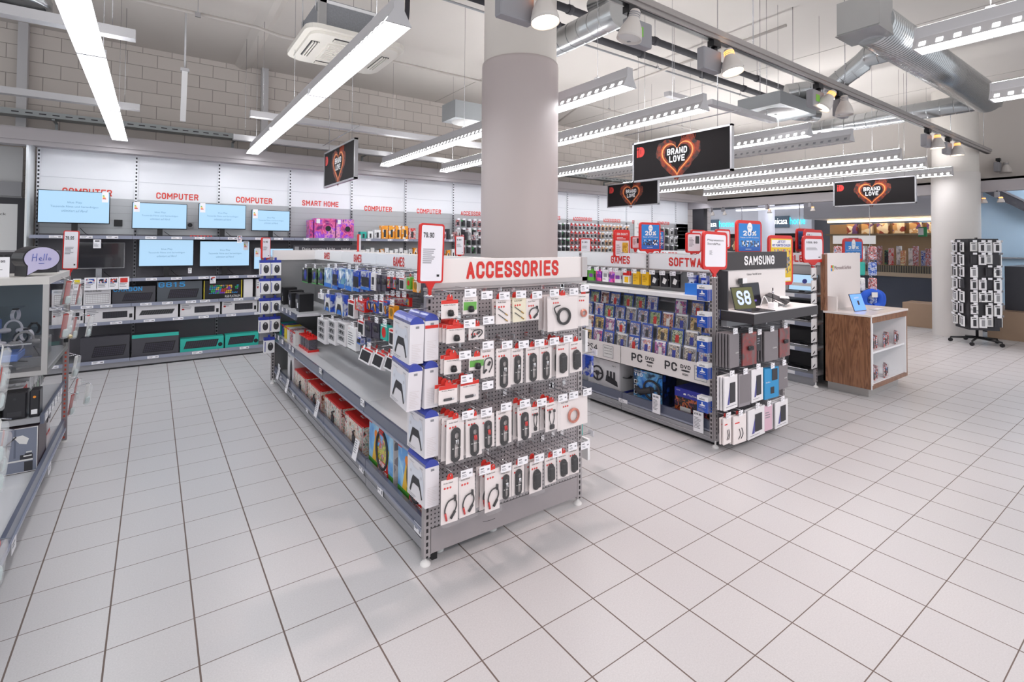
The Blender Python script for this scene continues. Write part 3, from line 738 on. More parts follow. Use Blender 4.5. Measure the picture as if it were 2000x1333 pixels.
DESC = {0: 'with the largest monitor, leftmost', 1: 'second from the left', 2: 'third from the left', 3: 'headed smart home', 4: 'right of the smart home bay', 5: 'two right of the smart home bay', 6: 'just left of the big column, accessories', 7: 'hidden behind the big column',
        8: 'right beside the right edge of the big column', 9: 'with red topped cards, accessories', 10: 'with yellow and white cards, accessories', 11: 'second from the right end', 12: 'at the right end, with phone cases', 13: 'plain narrow one at the far right end'}


def tickets(parent, x0, x1, y, z, n, seed, w=.09, h=.032, name='price_label'):
    r = random.Random(seed)
    for i in range(n):
        x = x0 + (x1 - x0) * (i + .5) / n + r.uniform(-.06, .06); b = MB().box(x - w / 2, x + w / 2, y - .003, y, z - h / 2, z + h / 2, M_('tag_white'))
        b.lines(x - w * .4, x + w * .1, z + h * .3, 2, h * .35, y - .0035, M_('ink_gray')); b.rect(x + w * .2, x + w * .42, z - h * .2, z + h * .15, y - .0035, M_('ink_gray')); b.build(name, parent)


for k in range(14):
    x0 = BX0 + BW * k; w = BW if k < 13 else .58
    t = thing('shelving_bay', 'white topped wall shelving bay %s' % DESC[k], 'shelving', (x0, BY, 0), 0, 'shelving bays along the back wall')
    dark = k < 4
    b = MB().box(0, w, 0, .02, 2.2, 2.80, M_('panel_white')).box(0, w, -.004, 0, 2.44, 2.446, mat('seam', 'c9ccd2', .4))
    if k < 13: hp = b.build('header_panel', t)
    else: hp = MB().box(0, w, 0, .02, 1.5, 2.8, M_('panel_white')).build('header_panel', t)
    if HEAD[k]:
        ww = {'COMPUTER': .50, 'SMART HOME': .58, 'ACCESSORIES': .60}[HEAD[k]]
        zt = 2.225 if k < 4 else (2.20 - .004 * k)
        MB().text(HEAD[k], w / 2, zt, .088, -.003, mat('letter_red', 'e0463c', .5), w=ww, align='c', bold=.005).build('header_lettering', hp)
    b = MB().box(0, w, 0, .02, 1.72, 2.2, slat if k < 6 else pan_l)
    for z in (1.8, 1.9, 2.0, 2.1): b.box(0, w, -.002, 0, z, z + .004, M_('plastic_gray'))
    b.build('upper_back_panel', t)
    MB().box(0, w, 0, .02, .1, 1.72, pan_d if k < 4 else pan_l).build('lower_back_panel', t)
    MB().box(-.016, .016, -.022, -.001, 2.18, 2.80, up_w).build('upright', t, (.016, 0, 0))
    MB().box(-.016, .016, -.022, -.001, .1, 2.18, up_g).build('upright', t, (.016, 0, 0))
    lv = [1.69, 1.14, .815, .596, .12] if k < 3 else ([1.69, 1.30, .9, .5, .12] if k < 6 else [.12])
    for i, z in enumerate(lv):
        d = BY - SHF if z > .2 else BY - 8.15
        if k >= 6 and k < 11: d = .3
        s = MB().box(.004, w - .004, -d, 0, z - .03, z, M_('shelf_gray')).build('shelf', t)
        MB().box(.002, w - .002, -d - .014, -d, z - .034, z + .008, M_('lip_lite')).build('price_rail', s)
        if k < 6: tickets(s, .05, w - .05, -d - .014, z - .014, [3, 3, 3, 4, 3, 3, 3][(k + i) % 7] if z > .2 else 2, k * 9 + i, w=.12 if k < 3 else .08)
    MB().box(0, w, -(BY - 8.17), 0, .0, .085, M_('gray_metal')).box(0, w, -(BY - 8.165), -(BY - 8.17), .0, .018, M_('black')).build('base_plinth', t)  # black strip painted in as the shadow gap at the floor
# side panel closing the row on the left
tag(MB().box(-.02, .0, -.42, .02, 0, 2.83, mat('side_white', 'dfe3e4', .35)).build('side_panel', None, (BX0 - .02, BY, 0)), 'tall white side panel closing the shelving row at its left end', 'panel')


# ---------------------------------------------------------------- monitors
def price_card(x, z, w, h, y, parent, col='tag_white', name='info_card', art=None, bar=None):
    b = MB().box(x - w / 2, x + w / 2, y - .002, y, z - h, z, M_(col))
    if art: b.rect(x - w * .38, x + w * .38, z - h * .5, z - h * .1, y - .003, art)
    if bar: b.rect(x - w / 2, x + w / 2, z - h * .28, z, y - .003, M_(bar))
    b.lines(x - w * .4, x + w * .3, z - h * .55, 4, h * .1, y - .003, M_('ink_gray')); return b.build(name, parent)


def monitor(x, y, z, w, h, lift, label, dark=False, card='r', frame='black', foot=.22):
    t = thing('monitor', label, 'monitor', (x, y, z), 0, None)
    MB().bbox(-w / 2, w / 2, -.0, .035, lift, lift + h, M_(frame) if frame != 'silver' else M_('plastic_gray'), .006).build('casing', t)
    b = MB().rect(-w / 2 + .008, w / 2 - .008, lift + .012, lift + h - .008, -.0015, scr_dk if dark else scr_m)
    if not dark:
        s = h * .075
        b.text('blue Play', 0, lift + h * .60, s, -.003, scr_ink, w=w * .2, align='c')
        b.text('Tausende Filme und Serienfolgen', 0, lift + h * .47, s, -.003, scr_ink, w=w * .66, align='c')
        b.text('unlimitiert auf Abruf', 0, lift + h * .35, s, -.003, scr_ink, w=w * .36, align='c')
    b.build('screen', t)
    MB().box(-.03, .03, .02, .05, .01, lift + .1, M_('black') if frame != 'silver' else M_('steel')).build('stand_neck', t)
    MB().box(-foot / 2, foot / 2, -.05, .12, 0, .012, M_('black') if frame != 'silver' else M_('steel')).build('stand_foot', t)
    if card:
        cx = (w / 2 - .05) * (1 if card == 'r' else -1)
        b = MB().box(cx - .032, cx + .032, -.004, -.002, lift + h - .13, lift + h + .005, M_('tag_white'))
        for i, c in enumerate(('green_e', 'yellow_e', 'orange_e', 'red_e')):
            b.rect(cx - .024, cx - .008 + i * .006, lift + h - .05 - i * .013, lift + h - .04 - i * .013, -.0045, mat(c, {'green_e': '4caf50', 'yellow_e': 'e8d640', 'orange_e': 'f0942c', 'red_e': 'd8322c'}[c], .5))
        b.build('energy_label', t)
    MB().tube(bez([(.05, .05, .01 + lift * .6), (.12, .06, .02), (.2, .02, .006), (.26, .05, .006)], 5), .004, M_('black'), 5).build('cable', t)
    return t


MY = 8.33
def at_mon(u0, u1, v0, v1, z, lab, **k):
    a = on_y(u0, v1, MY); b_ = on_y(u1, v0 if False else v1, MY); mu = (u0 + u1) / 2
    top = on_y(mu, (v0 + v1) / 2 - (v1 - v0) / 2, MY).z; bot = on_y(mu, (v0 + v1) / 2 + (v1 - v0) / 2, MY).z
    monitor((a.x + b_.x) / 2, MY, z, abs(b_.x - a.x), top - bot, bot - z, lab, **k)


at_mon(72, 214, 373, 437, 1.69, 'largest lit light blue monitor, on the top shelf at the far left')
at_mon(257, 365, 397, 448, 1.69, 'lit monitor with energy label at its upper left, second on the top shelf', card='l')
at_mon(387, 480, 399, 448, 1.69, 'lit monitor third from the left on the top shelf', card='l')
at_mon(491, 566, 411, 452, 1.69, 'lit monitor at the right end of the top shelf, beside the smart home bay', card='l')
at_mon(140, 243, 474, 525, 1.14, 'switched off dark monitor on a silver stand on the second shelf', dark=True, frame='silver', card=None)
at_mon(270, 378, 468, 521, 1.14, 'lit wide bezel monitor below the second top shelf monitor', card=None, foot=.3)
at_mon(389, 487, 471, 521, 1.14, 'lit monitor with a colour card at its lower right, second shelf', card='r')
at_mon(495, 575, 485, 526, 1.14, 'lit monitor half hidden by the end of the middle gondola', card='l')
for u, v, w, h, a in ((190, 468, .075, .11, 0), (468, 461, .06, .1, 1), (416, 540, .07, .1, 1), (371, 524, .04, .07, 0)):
    p = on_y(u, v, 8.17); n = {190: 'white info card hanging under the dark monitor shelf edge', 468: 'small card with a picture hanging below the third top monitor', 416: 'small picture card hanging above the coloured keyboard box', 371: 'small white ticket beside the monitor stand on the second shelf'}[u]
    b = MB().box(-w / 2, w / 2, -.002, 0, -h, 0, M_('tag_white')).lines(-w * .4, w * .3, -h * .5, 4, h * .1, -.003, M_('ink_gray'))
    if a: b.rect(-w * .4, w * .4, -h * .5, -h * .08, -.003, art_mat('art_tiny', ['3355aa', 'e8e8ee', '222222', 'c8402e'], 60))
    else: b.rect(-w * .3, w * .3, -h * .25, -h * .12, -.003, M_('ink'))
    tag(b.build('price_card', None, p), n, 'price card')
# power sockets on the panel
for u, v, n in ((231, 436, 'black round cable outlet on the panel right of the largest monitor'), (371, 440, 'white wall socket with a plug between the second and third top monitors')):
    p = on_y(u, v, 8.598); t = thing('socket', n, 'socket', p)
    MB().bbox(-.045, .045, -.02, -.003, -.045, .045, M_('plastic_gray') if u > 300 else M_('black')).build('plate', t)
    MB().disc(0, 0, .03, -.0215, M_('black'), 16).build('hole', t)
p = on_y(395, 457, 8.17)
t = thing('power_strip', 'red and black power strip lying on the top shelf edge under the third monitor', 'power strip', (p.x, 8.22, 1.6905))
MB().bbox(-.14, .12, -.02, .02, 0, .022, M_('red')).build('strip_body', t)
b = MB()
for i in range(6): b.rect(-.12 + i * .04, -.1 + i * .04, .004, .018, -.0205, M_('black'))
b.build('switches', t)


# ---------------------------------------------------------------- keyboard boxes
kb_dark = mat('keycaps_dark', '1b1b20', .5); kb_key = mat('keycap_top', '3a3a44', .5); rainbow = art_mat('rgb_keys', ['c0392b', '7d3cc4', '2e86c1', '27ae60', 'e1c340', '1b1b20'], 26)


def keyboard_art(b, x0, x1, z0, z1, y, base, key, skew=0.0, cols=14):
    P = lambda s, t_: (x0 + (x1 - x0) * s + skew * t_, y, z0 + (z1 - z0) * t_)
    b.quad(P(0, 0), P(1, 0), P(1, 1), P(0, 1), base)
    for r in range(5):
        for c in range(cols):
            s0 = .02 + .96 * c / cols; s1 = s0 + .78 / cols; t0 = .08 + .86 * r / 5; t1 = t0 + .13
            b.quad(*[(q[0], y - .0008, q[2]) for q in (P(s0, t0), P(s1, t0), P(s1, t1), P(s0, t1))], key)


def kbox(u0, u1, v0, v1, z, label, body, strip=None, style='dark', txt=None, Y=8.24, depth=.15, h=None):
    a = on_y(u0, v1, Y); c = on_y(u1, v1, Y); m = (u0 + u1) / 2; w = c.x - a.x
    h = h or (on_y(m, v0, Y).z - z); h = max(h, .09)
    t = thing('keyboard_box', label, 'keyboard box', ((a.x + c.x) / 2, Y, z + .001), 0, None); W2 = w / 2 - .004
    MB().box(-W2, W2, 0, depth, 0, h, body).build('carton', t)
    b = MB(); y = -.0012
    if style == 'lite': keyboard_art(b, -W2 * .3, W2 * .72, h * .25, h * .72, y, kb_dark, kb_key); b.bbox(W2 * .8, W2 * .93, y - .001, y, h * .2, h * .5, kb_dark); b.lines(-W2 * .92, -W2 * .4, h * .85, 3, h * .12, y, M_('ink_gray')); b.rect(-W2 * .92, -W2 * .8, h * .5, h * .62, y, M_('red_ink'))
    elif style == 'wide': keyboard_art(b, -W2 * .85, W2 * .72, h * .3, h * .65, y, mat('kb_gray', '5b5d60', .5), kb_dark, .03)
    elif style == 'white': keyboard_art(b, -W2 * .85, W2 * .9, h * .1, h * .7, y, mat('kb_silver', 'b9b4b8', .5), M_('white')); b.text('WIRELESS KEYBOARD', -W2 * .9, h * .8, h * .12, y, M_('ink'), w=W2 * 1.2)
    elif style == 'dark': keyboard_art(b, -W2 * .55, W2 * .75, h * .15, h * .6, y, mat('kb_blk2', '0e0e12', .4), mat('kb_key2', '34303f', .5), .03)
    elif style == 'rgb': keyboard_art(b, -W2 * .8, W2 * .8, h * .25, h * .8, y, kb_dark, rainbow, .02); b.box(-W2, -W2 * .96, y - .001, 0, 0, h, mat('yellow', 'e8d22c', .5)).box(W2 * .96, W2, y - .001, 0, 0, h, M_('yellow')).text('RGB PLATINUM', W2 * .1, h * .06, h * .13, y - .001, M_('white'), w=W2 * .8)
    elif style == 'teal': keyboard_art(b, -W2 * .85, W2 * .65, h * .22, h * .8, y, kb_dark, kb_key, .03); b.disc(W2 * .84, h * .35, h * .16, y, kb_dark, 14)
    if strip: b.box(-W2, W2, y, 0, h * .84, h, strip)
    if txt: b.text(txt[0], -W2 * .95, h * .72, h * .26, y - .001, mat('cyan_ink', '3a9fe0', .5), w=txt[1], bold=.005)
    b.build('printed_front', t)
    return t


teal = mat('teal', '2fb5a6', .4); bx_dk = mat('box_dark', '403f47', .35, coat=.3); bx_wh = mat('box_white', 'e9e7ea', .4, coat=.2)
kbox(100, 161, 566, 590, .815, 'pale keyboard box left end of the third shelf', bx_wh, style='white')
kbox(162, 217, 564, 587, .815, 'white and pink boxed light keyboard on the third shelf', bx_wh, style='white')
kbox(218, 304, 560, 585, .815, 'dark keyboard box with a blue title, second on the third shelf', bx_dk, txt=('CARBON', .3))
kbox(306, 395, 550, 580, .815, 'dark slate keyboard box with big blue letters and digits, third shelf', mat('box_slate', '4c525a', .35, coat=.3), txt=('G815', .3))
kbox(397, 473, 548, 577, .815, 'black keyboard box with yellow edges and rainbow keys', M_('black'), style='rgb')
kbox(475, 494, 546, 576, .815, 'narrow white box with a slanted black stripe', bx_wh, style='none')
kbox(500, 540, 546, 572, .815, 'white boxed keyboard at the right end of the third shelf', bx_wh, style='lite')
rs = mat('red_stripe', 'cf4a4a', .5)
kbox(100, 164, 604, 629, .596, 'long white keyboard box at the left end of the fourth shelf', bx_wh, style='lite')
kbox(165, 262, 602, 627, .596, 'white keyboard and mouse set with a red edge on the fourth shelf', bx_wh, style='lite')
kbox(264, 348, 596, 622, .596, 'white box showing a grey wide keyboard, fourth shelf', bx_wh, style='wide')
kbox(351, 430, 592, 617, .596, 'white keyboard and mouse set, third on the fourth shelf', bx_wh, style='lite')
kbox(433, 503, 586, 611, .596, 'white box with a black keyboard, right end of the fourth shelf', bx_wh, style='lite')
kbox(155, 253, 658, 705, .12, 'dark keyboard box with a thin teal edge on the bottom shelf, left', bx_dk, Y=8.19, strip=None)
kbox(256, 349, 652, 700, .12, 'dark keyboard box with a teal top stripe on the bottom shelf', bx_dk, strip=teal, Y=8.19)
kbox(351, 437, 660, 689, .12, 'teal keyboard and mouse box on the bottom shelf', teal, style='teal', Y=8.19)
kbox(439, 505, 652, 681, .12, 'teal keyboard box at the right end of the bottom shelf', teal, style='teal', Y=8.19)
for i, (u0, u1, v0, v1, c) in enumerate(((143, 158, 545, 567, 'yellow'), (165, 188, 543, 567, None), (190, 212, 543, 566, None), (213, 231, 542, 565, None), (232, 252, 541, 565, 'red_ink'))):
    a = on_y(u0, v0, 8.17); c_ = on_y(u1, v1, 8.17); w = c_.x - a.x; h = a.z - c_.z
    b = MB().box(0, w, -.002, 0, -h, 0, M_('tag_white')).lines(w * .1, w * .8, -h * .5, 3, h * .12, -.003, M_('ink_gray')).rect(w * .15, w * .85, -h * .45, -h * .1, -.003, MATS['art_tiny'] if not c else M_(c))
    tag(b.build('offer_card', None, (a.x, 8.17, a.z)), 'offer card hanging under the second shelf, %s in the row from the left' % ORD[i], 'price card', 'offer cards under the second shelf')

# ---------------------------------------------------------------- smart home bay and the shelves right of it
hue = art_mat('art_hue', ['7a1e7a', 'd0338a', 'e86aa0', '8a2be2', 'f2a0c0', '5a1a8a'], 7, kind='n')
def carton(name, label, cat, x, y, z, w, d, h, body, front=None, rz=0, group=None, extra=None, side=None):
    t = thing(name, label, cat, (x, y, z), rz, group)
    MB().box(-w / 2, w / 2, 0, d, 0, h, body).build('carton', t)
    b = MB()
    if front: b.rect(-w / 2 + .003, w / 2 - .003, .003, h - .003, -.001, front)
    if extra: extra(b, w, h)
    if side: b.quad((w / 2 + .001, .002, .003), (w / 2 + .001, d - .002, .003), (w / 2 + .001, d - .002, h - .003), (w / 2 + .001, .002, h - .003), side).quad((-w / 2 - .001, d - .002, .003), (-w / 2 - .001, .002, .003), (-w / 2 - .001, .002, h - .003), (-w / 2 - .001, d - .002, h - .003), side)
    if b.v: b.build('printed_front', t)
    return t
def hue_x(b, w, h): b.disc(w * .15, h * .5, h * .14, -.003, M_('black'), 18).rect(-w * .42, -w * .25, h * .75, h * .97, -.003, M_('tag_white')).add([(w * .15 + .28 * w * math.cos(a) * q, -.002, h * .52 + .3 * h * math.sin(a) * q) for q in (1, .95) for a in [2 * math.pi * i / 20 for i in range(20)]], [(i, (i + 1) % 20, 20 + (i + 1) % 20, 20 + i) for i in range(20)], mat('pink_neon', 'ff9ac8', .4))
for i, (u0, u1, v0) in enumerate(((605, 613, 430), (614, 655, 427), (656, 691, 429))):
    a = on_y(u0, 462, 8.26); c_ = on_y(u1, 462, 8.26); h = on_y((u0 + u1) / 2, v0, 8.26).z - 1.69
    carton('lamp_kit_box', 'magenta and purple lamp kit box on the smart home shelf, %s one' % ('leftmost', 'middle', 'right')[i], 'box', (a.x + c_.x) / 2, 8.26 if i else 8.30, 1.691, c_.x - a.x - .004, .2, h, hue, hue, extra=hue_x if i else None, group='lamp kits in the smart home bay')
t = thing('illuminated_banner', 'dark banner lettered Dein smartes Licht under the smart home shelf', 'banner', (2.3, 8.25, 1.52))
MB().box(-.55, .55, 0, .03, -.05, .06, bx_dk).build('board', t); MB().text('Dein smartes Licht', -.42, -.015, .04, -.002, M_('white'), w=.5).rect(-.53, -.47, -.02, .04, -.002, M_('plastic_gray')).text('Friends of', .18, -.01, .03, -.002, M_('white'), w=.14).build('lettering', t)

arts = {
    'art_orange': ['f29a1f', 'f5a623', 'f29a1f', 'e8e0d8'], 'art_white': ['eeeeee', 'e4e2e6', 'f6f6f6', 'b8b8bc'], 'art_mixed': ['dedede', '3a3a40', 'd8352a', 'e8e8ea', '4a76b8'],
    'art_black': ['1a1a1e', '2b2b32', '101013', '3e8a50'], 'art_red': ['d8352a', 'c92a24', 'e9e4e4', 'b02020'], 'art_yellow': ['e8d24a', 'f2f0e2', 'd89a2a', 'c8402e', 'f5f5f0'], 'art_blue': ['2a4aa8', '3a6ac8', 'e0e6f2', '1a2a70']}
for k_, c_ in arts.items(): art_mat(k_, c_, 22, kind='p' if k_ in ('art_mixed', 'art_yellow', 'art_blue', 'art_red') else 'v')
# shelf boxes at 1.69 between the smart home bay and the column
def dot(col): 
    return lambda b, w, h: b.disc(0, h * .45, min(w, h) * .28, -.002, M_('charcoal'), 14) and b
def blk(b, w, h): b.bbox(-w * .18, w * .18, -.004, -.001, h * .15, h * .7, M_('charcoal'), .002)
row = [(704, 716, 453, 'teal', 'small teal box'), (718, 729, 452, 'white', 'small box with a round black camera'), (731, 744, 449, 'art_white', 'white camera box'), (745, 758, 441, 'art_orange', 'orange drive box, left'), (759, 771, 441, 'art_orange', 'orange drive box, second'), (772, 784, 441, 'art_orange', 'orange drive box, third'), (785, 797, 442, 'art_orange', 'orange drive box, fourth'), (798, 812, 446, 'art_red', 'red drive box')]
for i, (u0, u1, v0, m, lab) in enumerate(row):
    a = on_y(u0, 467, 8.25); c_ = on_y(u1, 467, 8.25); h = max(.08, on_y((u0 + u1) / 2, v0, 8.25).z - 1.69)
    carton('shelf_box', lab + ', top shelf between smart home bay and big column', 'box', (a.x + c_.x) / 2, 8.25, 1.691, c_.x - a.x - .006, .12, h, M_(m), M_(m), extra=blk, group=None)
r = random.Random(5)
for i in range(11):
    u0 = 862 + i * 7; m = ['art_white', 'art_mixed', 'charcoal', 'art_white', 'art_mixed'][i % 5]; a = on_y(u0, 467, 8.25)
    if i > 10: break
    carton('shelf_box', 'small %s box on the top shelf left of the big column, %s from the left' % (('pale', 'mixed', 'black', 'pale', 'mixed')[i % 5], ORD[i]), 'box', a.x, 8.25, 1.691, .05, .1, .1 + .05 * (i * 7 % 3), M_(m), M_(m), extra=blk, group='small boxes left of the column')
for i in range(22):
    u = 709 + i * 9.3
    if 812 < u < 868 or u > 895: continue
    a = on_y(u, 490, 8.25); m = ['art_white', 'art_white', 'offwhite', 'art_white', 'art_orange', 'white', 'art_white'][i % 7]
    carton('shelf_box', 'little pale accessory box on the lower shelf seen over the gondola, %s' % (ORD[i] if i < 20 else 'rightmost') + ' from the left', 'box', a.x, 8.25, 1.301, .065, .1, .2 + .02 * (i % 3), M_(m), M_(m), extra=blk, group='pale boxes on the lower back shelf')

# hanging goods in the accessories bays, seen above the gondolas
cols = {6: ['charcoal', 'art_black', 'art_mixed'], 8: ['art_black', 'art_black', 'charcoal'], 9: ['art_red', 'art_mixed', 'art_white'], 10: ['art_yellow', 'art_yellow', 'art_white', 'art_yellow'], 11: ['art_blue', 'art_white', 'offwhite'], 12: ['art_black', 'art_white', 'charcoal']}
small = {}
def hang_small(m, w, h, top=None):
    k = (m, w, h, top)
    if k not in small:
        t = thing('hanging_pack', 'x', 'hanging pack'); MB().box(-w / 2, w / 2, -.012, 0, -h, 0, M_(m)).build('card', t)
        b = MB().box(-.02, .02, -.014, -.001, 0, .02, M_('red') if top else M_('white'))
        if top: b.box(-w / 2, w / 2, -.013, -.012, -h * .22, 0, M_('red'))
        b.build('hang_tab', t)
        bb = MB().bbox(-w * .3, w * .3, -.03, -.012, -h * .85, -h * .35, M_('charcoal') if m != 'art_black' else M_('satin_black'), .004); bb.build('contents', t)
        MB().tube([(0, .09, .012), (0, -.05, .012)], .0025, M_('chrome'), 5).build('hook', t)
        MB().box(-.028, .028, -.056, -.053, -.01, .028, M_('tag_white')).build('price_tag', t); small[k] = t
    return small[k]
for k in (6, 8, 9, 10, 11, 12):
    r = random.Random(k); x0 = BX0 + BW * k; rows = [2.08, 1.90, 1.73, 1.56]
    if k in (11, 12): rows = [2.05, 1.83, 1.6]
    for i, z in enumerate(rows):
        n = 8 if k < 11 else 5
        for j in range(n):
            if k == 11 and j < 4: continue
            m = cols[k][r.randrange(len(cols[k]))]; top = k == 9
            place(hang_small(m, .08 if k < 11 else .12, .13 if k < 11 else .17, top), (x0 + BW * (j + .5) / n, 8.5, z + r.uniform(-.008, .008)),
                  label='%s pack, %s from left, %s hook row, bay %s' % ({'art_red': 'red and white', 'art_yellow': 'yellow and white', 'art_black': 'black', 'charcoal': 'dark grey', 'art_white': 'white', 'art_mixed': 'multicoloured', 'art_blue': 'blue', 'offwhite': 'off white'}[m], ORD[j], ORD[i], {6: 'left of the column', 8: 'right of the column', 9: 'with red cards', 10: 'with yellow cards', 11: 'before the last', 12: 'at the right end'}[k]), group='packs hanging in the back wall bays')
p = on_y(1249, 455, 8.58)
b = MB().box(-.2, .3, -.004, 0, -.3, .32, M_('offwhite')); b.text('Der PC', .02, .2, .05, -.006, M_('ink_gray'), w=.2, align='c').text('konfigurierbar', .04, .1, .05, -.006, M_('ink_gray'), w=.38, align='c').text('nach Mass', .04, .0, .05, -.006, M_('ink_gray'), w=.26, align='c')
tag(b.build('wall_poster', None, p), 'white poster with grey print on the back wall, left of the blue 20% sign', 'poster')
# ================================================================== GONDOLA KIT
slot_g = slot_mat('upright_slots', 'a9a4a6', '28262a', .034, .006, .6); peg_g = peg_mat('pegboard', 'a7a1a4', '2b292d'); peg_d = peg_mat('pegboard_dark', '77767b', '232226', .02, .004)
endp = mat('end_panel', 'aaa5a8', .32, .45, noise=.03, nscale=4); hdr_w = mat('header_white', 'ece7e6', .25); grayp = mat('gondola_panel', '8f9092', .4, .3)
frame_g = mat('header_frame', 'bfb9b9', .3, .5)


def foot(b, x, y): b.lathe([(.027, 0), (.027, .007), (.016, .018), (.007, .022), (.007, .06)], M_('steel') if False else M_('offwhite'), 16, (x, y, 0))


def hook(parent, x, z, L, tag_w=.066, tag_h=.04, y=0, rz=0, tagon=True, xo=0):
    """double prong peg hook sticking out along local -y with its price ticket at the tip"""
    k = ('hook', round(L, 3))
    b = MB().tube([(0, 0, 0), (0, -L, 0), (0, -L - .004, .012)], .0024, M_('chrome'), 6).tube([(0, 0, .022), (0, -L - .01, .026)], .0018, M_('chrome'), 6).box(-.012, .012, -.004, 0, -.006, .03, M_('chrome'))
    if k not in HK: HK[k] = b.mesh('hook')
    o = bpy.data.objects.new('hook', HK[k]); COL.objects.link(o); o.parent = parent; o.location = (x, y, z); o.rotation_euler.z = rz
    if tagon:
        k2 = ('tag', tag_w, tag_h)
        if k2 not in HK:
            b = MB().box(-tag_w / 2, tag_w / 2, -.0016, 0, -tag_h, 0, M_('tag_white')); b.rect(-tag_w * .4, -tag_w * .1, -tag_h * .36, -tag_h * .2, -.0022, M_('ink_gray')).lines(-tag_w * .4, tag_w * .1, -tag_h * .55, 2, tag_h * .16, -.0022, M_('ink_gray')).rect(tag_w * .2, tag_w * .38, -tag_h * .6, -tag_h * .4, -.0022, M_('ink_gray'))
            HK[k2] = b.mesh('price_tag')
        g = bpy.data.objects.new('price_tag', HK[k2]); COL.objects.link(g); g.parent = o; g.location = (xo, -L - .012, .024)
    return o


HK = {}
redtab = mat('tab_red', 'd9382f', .4); cardw = mat('card_white', 'ece4e3', .5); copper = mat('copper_wire', 'd98a78', .3, .5); yel = mat('card_cream', 'ebe4cc', .5)
art_game = art_mat('art_game', ['c8402e', '2a4aa8', 'e8d24a', '3e8a50', 'e8e8ee', '222228', 'd88a3a'], 30)


